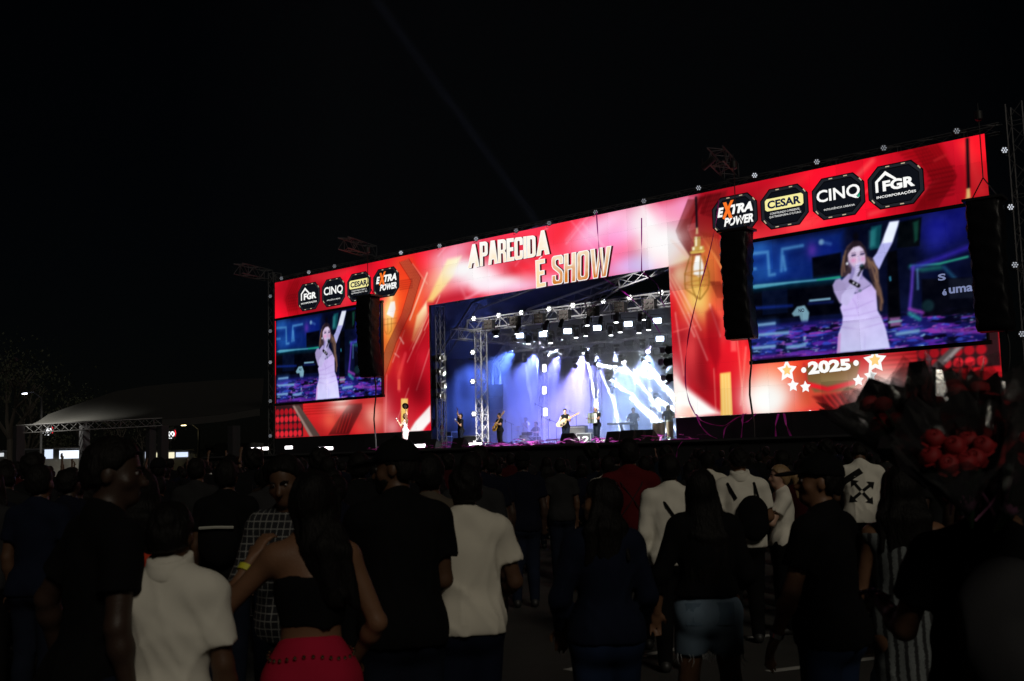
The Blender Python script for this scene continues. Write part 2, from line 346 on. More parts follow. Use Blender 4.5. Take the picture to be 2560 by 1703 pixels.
poly(z5, [(338, 500), (362, 500), (368, 590), (332, 590)], (226, 190, 140), 1, soft=.02)
poly(z5, [(308, 630), (400, 625), (400, 760), (310, 765)], (196, 156, 84), 1, soft=.02); poly(z5, [(325, 630), (350, 628), (350, 760), (325, 762)], (255, 246, 214), 1, soft=.03)
poly(z5, [(275, 770), (445, 755), (450, 815), (280, 830)], (206, 170, 86), 1, soft=.02); poly(z5, [(285, 775), (315, 772), (318, 815), (288, 818)], (255, 250, 220), 1, soft=.03); poly(z5, [(390, 765), (420, 762), (424, 800), (392, 806)], (255, 246, 210), .9, soft=.03)
poly(z5, [(245, 835), (465, 820), (440, 850), (260, 870)], (232, 200, 100), 1, soft=.02)
poly(z5, [(330, 895), (400, 890), (440, 1020), (446, 1150), (380, 1195), (300, 1150), (300, 1040)], (255, 255, 252), 1, soft=.04)
for xs in [(250, 180, 190, 390), (290, 275, 290, 345), (400, 390, 395, 385), (455, 520, 500, 400)]:
    line(z5, [(xs[0], 900), (xs[1], 1150), (xs[1], 1290), (xs[2], 1360), (xs[3], 1500)], .045, (150, 104, 30), .75)
for yy in (1145, 1280): line(z5, [(175, yy), (330, yy-35), (520, yy-60)], .04, (226, 150, 70), .9); line(z5, [(175, yy+12), (300, yy+30), (520, yy+20)], .035, (206, 120, 50), .7)
for q in [((60, 720), (170, 940)), ((75, 720), (190, 920)), ((20, 840), (60, 980))]: line(z3, q, .05, (255, 190, 160), .7)
poly(z3, [(85, 960), (180, 900), (200, 1100), (230, 1270), (175, 1240), (130, 1120)], (238, 66, 74), .55, soft=.3)
blob(z3, (210, 1130), .35, 1.5, (140, 16, 28), .75, ang=.06); blob(z3, (165, 1050), .35, .9, (240, 90, 90), .6); blob(z3, (300, 930), .25, .8, (255, 110, 90), .6); blob(z3, (120, 1010), .35, .35, (150, 24, 36), .6)
line(z3, [(80, 990), (190, 960)], .05, (255, 120, 110), .6)
poly(z3, [(88, 1200), (130, 1240), (260, 1340), (310, 1372), (200, 1390), (92, 1392)], (255, 252, 248), 1, soft=.16); blob(z3, (85, 1250), .45, 1.0, (255, 246, 240), .95)
poly(z3, [(92, 1330), (100, 1390), (180, 1388), (170, 1340)], (255, 150, 120), .5, soft=.1)
poly(z3, [(298, 1182), (348, 1176), (358, 1383), (302, 1388)], (255, 206, 110), 1, soft=.02)
for k in range(3): line(z3, [(310+k*14, 1190), (316+k*14, 1380)], .03, (255, 236, 180), .8)
poly(z3, [(346, 960), (372, 958), (376, 1080), (350, 1080)], (255, 130, 120), .6, soft=.06); poly(z3, [(380, 880), (400, 880), (420, 1030), (440, 1360), (400, 1370)], (238, 60, 60), .5, soft=.1)
for q in [((270, 1160), (280, 1370)), ((380, 1030), (412, 1370)), ((440, 1120), (450, 1350))]: line(z3, q, .035, (255, 190, 160), .7)
for q, wd_, al_ in [(((70, 560), (150, 640)), .12, .7), (((62, 760), (180, 1010)), .05, .7), (((110, 780), (210, 980)), .04, .6), (((250, 860), (300, 1010)), .06, .6), (((150, 900), (240, 1120)), .05, .5), (((90, 900), (130, 1190)), .06, .5), (((420, 1060), (395, 1330)), .06, .45)]: line(z3, q, wd_, (255, 205, 190), al_, soft=.035)
poly(z3, [(232, 900), (262, 870), (300, 930), (300, 1100), (280, 1180), (240, 1060)], (150, 10, 26), .6, soft=.12)
# --- right wing
for k in range(14):
    x = 480+RNG.random()*950; y = 470-.2*(x-480)+RNG.random()*90-40; L_ = 30+RNG.random()*90; line(z3, [(x, y+L_*.4), (x+L_, y-L_*.5)], .03+.1*RNG.random(), (252, 104, 104) if k % 2 else (150, 8, 20), .3+.25*RNG.random(), soft=.05)
poly(z3, [(470, 340), (640, 270), (720, 250), (480, 560), (430, 575), (425, 480)], (240, 52, 62), .6, soft=.25)
line(z3, [(460, 560), (700, 480)], .5, (250, 90, 90), .45, soft=.3)
line(z3, [(860, 340), (1010, 190)], .14, (250, 110, 100), .7, soft=.1); line(z3, [(1000, 440), (1060, 420)], .1, (250, 110, 100), .6, soft=.1)
line(z3, [(640, 500), (760, 470)], .35, (246, 80, 80), .5, soft=.2); blob(z3, (480, 430), .3, .5, (120, 14, 20), .7)
poly(z3, [(1120, 150), (1330, 105), (1400, 270), (1300, 400), (1180, 430), (1290, 290), (1220, 200)], (176, 10, 22), .7, soft=.12)
hexlines(z3, [(1300, 100), (1400, 262), (1310, 410)], (-15, 3), 8, (104, 6, 14), .6, .05)
for k in range(7): line(z3, [(1270, 240+k*22), (1390, 215+k*22)], .05, (104, 6, 14), .55)
hexlines(z3, [(1130, 150), (1250, 120)], (14, 14), 6, (120, 8, 16), .5, .05)
line(z3, [(1300, 190), (1350, 165)], .1, (200, 40, 46), .6)
poly(z3, [(1400, 100), (1545, 66), (1560, 360), (1430, 380), (1450, 200)], (236, 30, 40), .6, soft=.15); line(z3, [(1440, 120), (1520, 330)], .3, (250, 90, 84), .4, soft=.2)
# lamp fitting at the far right
line(z3, [(1452, 90), (1458, 320)], .1, (16, 14, 18), 1); poly(z3, [(1449, 320), (1464, 318), (1468, 365), (1446, 368)], (236, 200, 130), 1, soft=.02)
poly(z3, [(1436, 372), (1450, 366), (1450, 400), (1428, 404)], (240, 190, 90), 1, soft=.03)
# below the right screen
poly(z3, [(460, 1140), (1545, 1046), (1600, 980), (1640, 1200), (1125, 1335), (470, 1370)], (226, 40, 44), .6, soft=.1)
for k in range(6): line(z3, [(1010, 1106+k*22), (1350, 1078+k*22)], .06, (140, 12, 16), .75)
blob(z3, (600, 1160), 1.3, .8, (240, 96, 50), .8); blob(z3, (760, 1290), 1.6, .6, (200, 90, 56), .7)
poly(z3, [(690, 1150), (960, 1125), (940, 1240), (900, 1262), (740, 1270), (706, 1230)], (122, 92, 56), 1, soft=.06); blob(z3, (800, 1215), .7, .25, (140, 120, 80), .8)
line(z3, [(704, 1232), (800, 1256), (935, 1222)], .16, (232, 34, 46), 1, soft=.04); line(z3, [(690, 1140), (704, 1232)], .1, (200, 50, 50), .9); line(z3, [(960, 1125), (940, 1225)], .1, (220, 40, 50), .9)
poly(z3, [(690, 1150), (640, 1155), (670, 1340), (720, 1330), (712, 1250)], (190, 70, 40), .6, soft=.1)
poly(z3, [(730, 1290), (900, 1270), (960, 1345), (800, 1355)], (100, 14, 18), .85, soft=.08)
for k in range(4): line(z3, [(780+k*26, 1285-k*4), (835+k*26, 1350-k*3)], .06, (230, 44, 44), .8)
blob(z3, (515, 1300), .9, .75, (255, 252, 244), 1); blob(z3, (515, 1240), .8, 1.0, (255, 190, 150), .6); blob(z3, (1050, 1290), .95, .75, (255, 252, 246), 1); blob(z3, (1040, 1230), 1.0, .9, (255, 170, 140), .55); blob(z3, (640, 1340), .6, .3, (240, 110, 80), .7)
lattice(WX-2.62, WX-.02, ZB+1.1, ZB+2.7, .372)
poly(z3, [(1240, 1190), (1370, 1066), (1440, 1052), (1380, 1110), (1290, 1205)], (98, 88, 88), 1, soft=.05); poly(z3, [(1340, 1125), (1400, 1062), (1430, 1056), (1360, 1130)], (176, 166, 166), .8, soft=.05)
poly(z3, [(1545, 985), (1612, 975), (1618, 1050), (1548, 1060)], (240, 40, 46), .0)
def soften(I, n):
    for _ in range(n):
        I = np.pad(I, ((1, 1), (1, 1), (0, 0)), 'edge'); I = (I[:-2, 1:-1]+I[2:, 1:-1]+I[1:-1, :-2]+I[1:-1, 2:]+2*I[1:-1, 1:-1])/6
    return I
for X, Y, rx, rz, col, al in [(515, 1310, .7, .5, (255, 255, 252), 1), (1060, 1290, 1.0, .75, (255, 255, 252), 1), (515, 1300, .8, .7, (255, 255, 252), .9), (95, 1330, .5, .5, (255, 255, 250), .9), (50, 560, .9, .6, (255, 250, 252), .6)]: blob(z3, (X, Y), rx, rz, col, al)
for X, Y, rx, rz, col, al in [(420, 350, 1.2, .35, (255, 255, 255), .9), (640, 440, 1.6, .3, (255, 245, 252), .9), (1690, 160, 1.0, .3, (255, 255, 255), .7)]: blob(z2, (X, Y), rx, rz, col, al)
nn = fbm(P.X*1.3+P.Z, P.Z*.7, 2.2, 71, asp=2.2); dk = np.clip((nn-.5)*2.2, -.5, .5); P.I = np.clip(P.I, 0, 255); lum = P.I.min(-1, keepdims=True)/255; P.I *= 1+dk[..., None]*.45*(1-lum)**1.3
P.I = 255*np.power(np.clip(soften(P.I, 1), 0, 255)/255, 1.1)
M_LED = ledmat('led_picture', 1.0)
LW = thing('led_wall', 'huge red LED wall with wide opening framing the concert stage', 'led wall', (0, 0, ZB))
def led_tile(name, x0, x1, za, zb, pic, i0, i1, j0, j1, parent, y0=0.0, dep=0.11, gain=1.0, off=None, gap=.0008):
    xs = np.linspace(x0+gap, x1-gap, i1-i0+1); zs = np.linspace(za+gap, zb-gap, j1-j0+1)
    X, Z = np.meshgrid(xs, zs); nx, nz = X.shape[1], X.shape[0]; n = nx*nz
    V = np.empty((n+8, 3)); V[:n, 0] = X.ravel(); V[:n, 1] = y0; V[:n, 2] = Z.ravel()
    c = [(xs[0], zs[0]), (xs[-1], zs[0]), (xs[-1], zs[-1]), (xs[0], zs[-1])]
    for k in range(4): V[n+k] = (c[k][0], y0+.002, c[k][1]); V[n+4+k] = (c[k][0], y0+dep, c[k][1])
    I, J = np.meshgrid(np.arange(nx-1), np.arange(nz-1)); a = (J*nx+I).ravel()
    Q = np.stack([a, a+1, a+nx+1, a+nx], 1)
    fs = np.concatenate([Q, np.array([[n+k, n+4+k, n+4+(k+1) % 4, n+(k+1) % 4] for k in range(4)]+[[n+4, n+7, n+6, n+5]])])
    me = bpy.data.meshes.new(name); me.vertices.add(len(V)); me.vertices.foreach_set('co', V.ravel())
    me.loops.add(len(fs)*4); me.loops.foreach_set('vertex_index', fs.ravel().astype(np.int32))
    me.polygons.add(len(fs)); me.polygons.foreach_set('loop_start', np.arange(0, len(fs)*4, 4, dtype=np.int32))
    me.materials.append(M_LED); me.materials.append(M_PAINT)
    mi = np.zeros(len(fs), np.int32); mi[-5:] = 1; me.polygons.foreach_set('material_index', mi); me.update(calc_edges=True)
    at = me.color_attributes.new('led', 'FLOAT_COLOR', 'POINT'); col = np.zeros((len(V), 4), np.float32)
    col[:n, :3] = lin(np.clip(pic[j0:j1+1, i0:i1+1]*gain, 0, 255)).reshape(-1, 3); at.data.foreach_set('color', col.ravel())
    return obj(name, me, parent, off)
xed = [OX0*k/12 for k in range(13)] + [OX0+(OX1-OX0)*k/14 for k in range(1, 15)] + [OX1+(WX-OX1)*k/12 for k in range(1, 13)]
zed = [ZB+(OZ-ZB)*k/6 for k in range(7)] + [OZ+(ZT-OZ)*k/3 for k in range(1, 4)]
xi = [int(round(v/WX*(P.x.size-1))) for v in xed]; zi = [int(round((v-ZB)/(ZT-ZB)*(P.z.size-1))) for v in zed]
xed = [P.x[i] for i in xi]; zed = [P.z[j] for j in zi]
for i in range(38):
    for j in range(9):
        if 12 <= i < 26 and j < 6: continue
        g = 1+RNG.normal()*(.012 if i < 26 else .022)
        if i >= 26 and RNG.random() < .08: g *= .93
        led_tile('led_panel', xed[i], xed[i+1], zed[j]-ZB, zed[j+1]-ZB, P.I, xi[i], xi[i+1], zi[j], zi[j+1], LW, gain=g)

# ---------------------------------------------------------------- flat lettering and logos shown on the wall
def curve_mesh(cu, mats):
    o = bpy.data.objects.new('t', cu); COL.objects.link(o); dg = bpy.context.evaluated_depsgraph_get(); dg.update()
    me = bpy.data.meshes.new_from_object(o.evaluated_get(dg)); bpy.data.objects.remove(o)
    me.materials.clear(); me.materials.append(mats); return me
def text_mesh(body, mt, bold=0.0, shear=0.0, spacing=1.0, line=1.0, align='CENTER'):
    cu = bpy.data.curves.new('t', 'FONT'); cu.body = body; cu.offset = bold; cu.shear = shear; cu.space_character = spacing; cu.space_line = line; cu.align_x = align; cu.resolution_u = 3
    return curve_mesh(cu, mt)
def poly_mesh(polys, mt, offset=0.0):
    cu = bpy.data.curves.new('t', 'CURVE'); cu.dimensions = '2D'; cu.fill_mode = 'BOTH'; cu.offset = offset
    for pts in polys:
        sp = cu.splines.new('POLY'); sp.points.add(len(pts)-1)
        for k, p in enumerate(pts): sp.points[k].co = (p[0], p[1], 0, 1)
        sp.use_cyclic_u = True
    return curve_mesh(cu, mt)
def fit(me, quad, box=None):
    """flat mesh in x,y -> quad (BL, BR, TR, TL) of (x,z) points on the wall plane"""
    co = np.empty(len(me.vertices)*3); me.vertices.foreach_get('co', co); co = co.reshape(-1, 3)
    b = box or (co[:, 0].min(), co[:, 1].min(), co[:, 0].max(), co[:, 1].max())
    u = (co[:, 0]-b[0])/(b[2]-b[0]); v = (co[:, 1]-b[1])/(b[3]-b[1]); q = np.array(quad, float)
    r = (q[0][None]*((1-u)*(1-v))[:, None]+q[1][None]*(u*(1-v))[:, None]+q[2][None]*(u*v)[:, None]+q[3][None]*((1-u)*v)[:, None])
    out = np.stack([r[:, 0], np.zeros(len(r)), r[:, 1]], 1); me.vertices.foreach_set('co', out.ravel()); me.update(); return me
def rect(x0, za, x1, zb): return [(x0, za), (x1, za), (x1, zb), (x0, zb)]
def wallpart(name, me, parent, lift): return obj(name, me, parent, (0, -lift, -ZB if parent == LW else 0))
E_WHITE = emat('led_white', (1, 1, .98)); E_INK = emat('led_ink', lin((14, 17, 24))); E_FRAME = emat('led_badge_frame', lin((34, 36, 42))); E_EDGE = emat('led_badge_edge', lin((6, 6, 8)))
E_ORANGE = emat('led_orange', lin((255, 120, 40))); E_CREAM = emat('led_cream', lin((250, 240, 160))); E_NAVY = emat('led_navy', lin((16, 26, 60))); E_TEAL = emat('led_teal', lin((30, 160, 120))); E_SHADOW = emat('led_shadow', lin((70, 14, 16)))
E_GLINT = emat('led_glint', lin((200, 180, 150)))
# title letters: condensed heavy capitals drawn as outlines
GL = {
 'A': ([[(0, 0), (.15, 1), (.37, 1), (.52, 0), (.34, 0), (.315, .2), (.205, .2), (.18, 0)], [(.222, .34), (.3, .34), (.261, .74)]], .52),
 'P': ([[(0, 0), (0, 1), (.3, 1), (.39, .97), (.44, .9), (.44, .5), (.39, .42), (.3, .39), (.17, .39), (.17, 0)], [(.17, .55), (.25, .55), (.275, .58), (.275, .81), (.25, .84), (.17, .84)]], .45),
 'R': ([[(0, 0), (0, 1), (.3, 1), (.39, .97), (.44, .9), (.44, .58), (.37, .48), (.44, .4), (.46, 0), (.29, 0), (.275, .36), (.25, .4), (.17, .4), (.17, 0)], [(.17, .55), (.25, .55), (.275, .58), (.275, .81), (.25, .84), (.17, .84)]], .47),
 'E': ([[(0, 0), (0, 1), (.38, 1), (.38, .83), (.17, .83), (.17, .6), (.35, .6), (.35, .43), (.17, .43), (.17, .17), (.39, .17), (.39, 0)]], .4),
 'C': ([[(.08, 0), (.02, .05), (0, .12), (0, .88), (.02, .95), (.08, 1), (.36, 1), (.42, .95), (.44, .88), (.44, .64), (.28, .64), (.28, .8), (.25, .84), (.19, .84), (.17, .8), (.17, .2), (.19, .16), (.25, .16), (.28, .2), (.28, .4), (.44, .4), (.44, .12), (.42, .05), (.36, 0)]], .46),
 'I': ([[(0, 0), (0, 1), (.17, 1), (.17, 0)]], .18),
 'D': ([[(0, 0), (0, 1), (.3, 1), (.4, .96), (.44, .88), (.44, .12), (.4, .04), (.3, 0)], [(.17, .16), (.24, .16), (.27, .19), (.27, .81), (.24, .84), (.17, .84)]], .46),
 'S': ([[(.08, 0), (.02, .05), (0, .12), (0, .34), (.16, .34), (.16, .19), (.19, .15), (.25, .15), (.28, .19), (.28, .32), (.26, .37), (.05, .56), (.01, .64), (0, .7), (0, .88), (.02, .95), (.08, 1), (.36, 1), (.42, .95), (.44, .88), (.44, .68), (.28, .68), (.28, .81), (.25, .85), (.19, .85), (.16, .81), (.16, .72), (.18, .67), (.39, .48), (.43, .4), (.44, .34), (.44, .12), (.42, .05), (.36, 0)]], .46),
 'H': ([[(0, 0), (0, 1), (.17, 1), (.17, .6), (.28, .6), (.28, 1), (.45, 1), (.45, 0), (.28, 0), (.28, .44), (.17, .44), (.17, 0)]], .47),
 'O': ([[(.08, 0), (.02, .05), (0, .12), (0, .88), (.02, .95), (.08, 1), (.37, 1), (.43, .95), (.45, .88), (.45, .12), (.43, .05), (.37, 0)], [(.19, .15), (.26, .15), (.285, .19), (.285, .81), (.26, .85), (.19, .85), (.165, .81), (.165, .19)]], .47),
 'W': ([[(.13, 0), (0, 1), (.17, 1), (.235, .36), (.3, 1), (.44, 1), (.505, .36), (.57, 1), (.74, 1), (.61, 0), (.43, 0), (.37, .5), (.31, 0)]], .75)}
def gold(name, top, bot, z0, z1):
    m = bpy.data.materials.new(name); m.use_nodes = True; t = m.node_tree; t.nodes.clear()
    tc = t.nodes.new('ShaderNodeTexCoord'); sx = t.nodes.new('ShaderNodeSeparateXYZ'); t.links.new(tc.outputs['Object'], sx.inputs[0])
    nz = t.nodes.new('ShaderNodeTexNoise'); nz.inputs['Scale'].default_value = 2.2; t.links.new(tc.outputs['Object'], nz.inputs['Vector'])
    mr = t.nodes.new('ShaderNodeMapRange'); mr.inputs['From Min'].default_value = z1; mr.inputs['From Max'].default_value = z0; t.links.new(sx.outputs['Z'], mr.inputs['Value'])
    ad = t.nodes.new('ShaderNodeMath'); ad.operation = 'MULTIPLY_ADD'; ad.inputs[1].default_value = 1.1; ad.inputs[2].default_value = -.55; t.links.new(nz.outputs['Fac'], ad.inputs[0])
    a2 = t.nodes.new('ShaderNodeMath'); t.links.new(mr.outputs[0], a2.inputs[0]); t.links.new(ad.outputs[0], a2.inputs[1])
    r = t.nodes.new('ShaderNodeValToRGB'); r.color_ramp.elements[0].color = (*lin(top), 1); r.color_ramp.elements[1].color = (*lin(bot), 1); t.links.new(a2.outputs[0], r.inputs[0])
    e = t.nodes.new('ShaderNodeEmission'); t.links.new(r.outputs[0], e.inputs[0]); o = t.nodes.new('ShaderNodeOutputMaterial'); t.links.new(e.outputs[0], o.inputs[0]); m.cycles.emission_sampling = 'NONE'
    return m
M_G1 = gold('led_gold_pale', (255, 255, 250), (255, 222, 170), 9.3, 11.4); M_G2 = gold('led_gold_deep', (255, 244, 214), (214, 126, 40), 8.9, 10.4)
def word(txt, quad, inner, thin=1.0):
    adv = sum(GL[c][1] for c in txt); x = 0
    q = [z6(*p) for p in quad]; Q = np.array(q)
    for c in txt:
        polys, wd = GL[c]; u0, u1 = x/adv, (x+wd*.985)/adv; x += wd
        sub = [Q[0]+(Q[1]-Q[0])*u0, Q[0]+(Q[1]-Q[0])*u1, Q[3]+(Q[2]-Q[3])*u1, Q[3]+(Q[2]-Q[3])*u0]
        bx = (0, 0, wd*.985, 1)
        L = wallpart('letter', fit(poly_mesh(polys, E_WHITE), sub, bx), LW, .016)
        s2 = [p+np.array((.10, -.02)) for p in sub]
        obj('letter_shadow', fit(poly_mesh(polys, E_SHADOW, .0), s2, bx), L, (0, .006, 0))
        obj('letter_inlay', fit(poly_mesh(polys, inner, -.028), sub, bx), L, (0, -.004, 0))
word('A', [(262, 603), (425, 574), (395, 262), (300, 280)], M_G1)
word('PARECID', [(430, 572), (1185, 438), (1180, 150), (425, 245)], M_G1)
word('A', [(1185, 435), (1365, 403), (1325, 76), (1215, 97)], M_G1)
word('E', [(1183, 866), (1320, 838), (1308, 462), (1172, 488)], M_G1)
word('SHOW', [(1395, 825), (2178, 700), (2195, 290), (1388, 435)], M_G2)
wallpart('accent', poly_mesh([], E_WHITE) if 0 else fit(poly_mesh([[(0, 0), (.5, 1), (1, 1), (.45, 0)]], E_WHITE), [z6(1212, 472), z6(1250, 464), z6(1268, 428), z6(1240, 434)]), LW, .016)
# round-cornered badges
OCT = [(.2, 0), (.8, 0), (1, .26), (1, .74), (.8, 1), (.2, 1), (0, .74), (0, .26)]
def badge(kind, x0, za, x1, zb):
    w_, h_ = x1-x0, zb-za
    R = lambda a, b, c, d: rect(x0+w_*a, za+h_*b, x0+w_*c, za+h_*d)
    B = wallpart('logo_badge', fit(poly_mesh([OCT], E_EDGE), R(0, 0, 1, 1)), LW, .012)
    def sub(n, me, quad, lift=.006, box=None): return obj(n, fit(me, quad, box), B, (0, -lift, 0))
    sub('badge_frame', poly_mesh([OCT, [(.06+.88*p[0], .06+.88*p[1]) for p in OCT]], E_FRAME), R(.02, .03, .98, .97), .003, (0, 0, 1, 1))
    sub('badge_face', poly_mesh([OCT], E_INK), R(.09, .11, .91, .89), .003)
    gl = [[(u, v), (u+.07, v), (u+.07, v+.022), (u, v+.022)] for u, v in [(.3, .035), (.56, .04), (.62, .945), (.34, .94)]] + [[(.055, .24), (.1, .16), (.115, .18), (.07, .26)], [(.9, .83), (.945, .76), (.955, .78), (.915, .85)]]
    sub('badge_glint', poly_mesh(gl, E_GLINT), R(0, 0, 1, 1), .009, (0, 0, 1, 1))
    if kind == 'fgr':
        sub('lettering', text_mesh('FGR', E_WHITE, .045), R(.27, .40, .84, .64)); sub('lettering', text_mesh('INCORPORAÇÕES', E_WHITE, .02), R(.15, .245, .85, .325))
        sub('roof_mark', poly_mesh([[(0, 0), (0, .55), (.5, 1), (1, .55), (1, .42), (.5, .8), (.13, .5), (.13, 0)]], E_WHITE), R(.14, .40, .52, .86))
    elif kind == 'cinq':
        sub('lettering', text_mesh('CINQ', E_WHITE, .02), R(.09, .38, .91, .72)); sub('lettering', text_mesh('INTELIGÊNCIA URBANA', E_WHITE, .0), R(.22, .22, .8, .275))
        sub('teal_mark', poly_mesh([[(0, 0), (1, 0), (1, 1)]], E_TEAL), R(.84, .40, .90, .50), .008)
    elif kind == 'cesar':
        rr = [(.05, 0), (.95, 0), (1, .15), (1, .85), (.95, 1), (.05, 1), (0, .85), (0, .15)]
        sub('name_plate', poly_mesh([rr], E_CREAM), R(.1, .46, .9, .76), .006); sub('lettering', text_mesh('CESAR', E_NAVY, .04), R(.15, .51, .85, .71), .009)
        sub('lettering', text_mesh('CONSTRUINDO O PRESENTE,', E_WHITE, .0), R(.2, .355, .82, .41)); sub('lettering', text_mesh('QUE TRANSFORMA O FUTURO!', E_WHITE, .0), R(.18, .275, .84, .33))
    else:
        sub('lettering', text_mesh('E', E_WHITE, .05, .25), R(.12, .5, .27, .74)); sub('lettering', text_mesh('TRA', E_WHITE, .05, .25), R(.42, .52, .9, .76)); sub('lettering', text_mesh('POWER', E_WHITE, .045, .25), R(.26, .24, .9, .46))
        sub('orange_x', poly_mesh([[(0, .1), (.3, .5), (.1, .95), (.38, .95), (.5, .68), (.75, 1), (1, 1), (.62, .52), (.85, 0), (.55, .05), (.45, .32), (.18, 0)]], E_ORANGE), R(.23, .42, .5, .88), .009)
for kind, (X0, Y0), (X1, Y1), zz in [('fgr', (318, 307), (484, 307), z1), ('cinq', (498, 273), (673, 273), z1), ('cesar', (688, 233), (869, 233), z1), ('extra', (884, 200), (1082, 200), z1),
                             ('extra', (262, 442), (476, 442), z3), ('cesar', (488, 405), (713, 405), z3), ('cinq', (728, 357), (977, 357), z3), ('fgr', (988, 303), (1253, 303), z3)]:
    a, b = zz(X0, Y0), zz(X1, Y1); xm = (a[0]+b[0])/2; zc = zz((X0+X1)/2, Y0)[1]; h = 1.46 if zz == z1 else 1.5
    badge(kind, a[0], zc-h/2, b[0], zc+h/2)
# year and stars under the right screen
def tx(body, c0, c1, c2, c3, bold): return wallpart('lettering', fit(text_mesh(body, E_WHITE, bold), [z3(*c0), z3(*c1), z3(*c2), z3(*c3)]), LW, .016)
tx('2025', (712, 1190), (912, 1166), (906, 1112), (708, 1128), .055)
def star_pts(n=5, r=.52): return [((1 if k % 2 == 0 else r)*math.sin(PI*k/n), (1 if k % 2 == 0 else r)*math.cos(PI*k/n)) for k in range(2*n)]
E_STARG = emat('led_star_gold', lin((255, 210, 130)))
for X, Y, r, g in [(612, 1165, .38, 1), (640, 1236, .22, 0), (698, 1243, .2, 0), (945, 1212, .2, 0), (1002, 1190, .23, 0), (1022, 1118, .4, 1)]:
    c = z3(X, Y); st = wallpart('star', fit(poly_mesh([star_pts()], E_WHITE, .05), rect(c[0]-r, c[1]-r, c[0]+r, c[1]+r)), LW, .014)
    if g: obj('star_core', fit(poly_mesh([star_pts()], E_STARG), rect(c[0]-r*.5, c[1]-r*.5, c[0]+r*.5, c[1]+r*.5)), st, (0, -.004, 0))
for X, Y in [(690, 1167), (934, 1134)]:
    c = z3(X, Y); wallpart('bullet_dot', fit(poly_mesh([[(math.cos(a*PI/6), math.sin(a*PI/6)) for a in range(12)]], E_WHITE), rect(c[0]-.1, c[1]-.1, c[0]+.1, c[1]+.1)), LW, .014)
# ================================================================ video screens: the picture they show, then two screens built of panels
SX0, SX1, SZ0, SZ1 = 29.37, 37.62, 4.9, 9.2
S = Paint(SX0, SX1, SZ0, SZ1, 8*44+1, 4*48+1, (9, 10, 30))
def F2(px, py): p = U(px, py, -.15); return (p[0], p[2])
def s3(X, Y): return F2(1640+X/1.866, 300+Y/1.866)
def s7(X, Y): return F2(2040+X/4.125, 520+Y/4.125)
def sp(z, pts, *a, **k): S.poly([z(*p) for p in pts], *a, **k)
def sl(z, pts, *a, **k): S.line([z(*p) for p in pts], *a, **k)
def sb(z, c, *a, **k): S.blob(z(*c), *a, **k)
# backdrop
nb = fbm(S.X, S.Z, 1.5, 31); w_ = (S.X-SX0)/(SX1-SX0); v_ = (S.Z-SZ0)/(SZ1-SZ0)
S.I[...] = np.array([10, 12, 34])+nb[..., None]*np.array([16, 26, 70])
sp(s3, [(430, 590), (880, 520), (870, 735), (440, 775)], (26, 66, 170), .8, soft=.2)
for c, rx, rz, col, al in [((480, 600), .6, .3, (70, 140, 230), .8), ((560, 680), .7, .5, (30, 80, 190), .7), ((500, 720), .5, .4, (60, 130, 220), .6), ((680, 600), .5, .3, (20, 40, 120), .8), ((800, 610), .5, .35, (30, 50, 170), .7), ((735, 610), .2, .28, (150, 80, 220), .8), ((1330, 500), .8, .7, (44, 44, 190), .9), ((1300, 560), .5, .5, (60, 60, 210), .6), ((1430, 460), .4, .8, (40, 40, 160), .8), ((1180, 620), .5, .8, (14, 20, 50), .9)]: sb(s3, c, rx, rz, col, al)
for q in [[(432, 628), (528, 618), (536, 725), (560, 722)], [(592, 705), (596, 605), (690, 588)], [(432, 700), (470, 696)], [(610, 700), (600, 640)]]: sl(s3, q, .1, (150, 205, 255), .9, soft=.05); sl(s3, q, .2, (70, 140, 240), .4, soft=.15)
sp(s3, [(735, 645), (870, 620), (868, 730), (740, 742)], (8, 8, 20), .95, soft=.05); S.disc(s3(778, 572), .09, .09, (225, 240, 255), 1, .05); sl(s3, [(778, 572), (820, 580)], .1, (120, 160, 240), .7, soft=.06)
sp(s3, [(436, 790), (862, 740), (866, 905), (440, 940)], (7, 8, 22), .95, soft=.04)
sp(s3, [(440, 782), (470, 770), (760, 744), (862, 730), (866, 742), (640, 764), (470, 790)], (190, 240, 255), 1, soft=.03); sl(s3, [(440, 790), (860, 742)], .22, (20, 140, 190), .45, soft=.12); sl(s3, [(760, 748), (866, 734)], .06, (40, 200, 150), .9)
sp(s3, [(500, 800), (620, 788), (622, 900), (505, 912)], (16, 30, 70), .8, soft=.03); sp(s3, [(720, 840), (820, 830), (822, 840), (722, 850)], (200, 230, 255), 1, soft=.02); sl(s3, [(450, 880), (640, 868)], .1, (40, 70, 190), .8, soft=.05); sl(s3, [(720, 858), (830, 850)], .08, (40, 60, 170), .7, soft=.05)
sp(s3, [(640, 905), (665, 872), (700, 866), (722, 900), (716, 945), (690, 958), (676, 915), (650, 918)], (190, 215, 235), 1, soft=.02)
# stage floor with glitter
sp(s3, [(448, 965), (700, 940), (870, 930), (1090, 950), (1200, 900), (1530, 960), (1545, 1030), (455, 1125)], (48, 40, 140), .95, soft=.08)
fl = S.win(SX0, SX1, SZ0, SZ0+1.35); Xf, Zf = S.X[fl], S.Z[fl]; msk = np.clip((SZ0+1.2-Zf)/.25, 0, 1)
for k, (col, th, sx, sz, al) in enumerate([((150, 60, 210), .56, .7, .14, .9), ((210, 80, 220), .66, .5, .10, .95), ((90, 110, 250), .6, .35, .07, .8), ((10, 8, 40), .6, .6, .12, .9), ((200, 215, 255), .74, .22, .06, 1), ((235, 120, 225), .76, .3, .06, .9)]):
    n_ = vnoise(Xf, Zf, sx, sz, 50+k)*.6+vnoise(Xf, Zf, sx/2.3, sz/2, 80+k)*.4; S.mix(fl, np.clip((n_-th)*14, 0, 1)*msk*al, col)
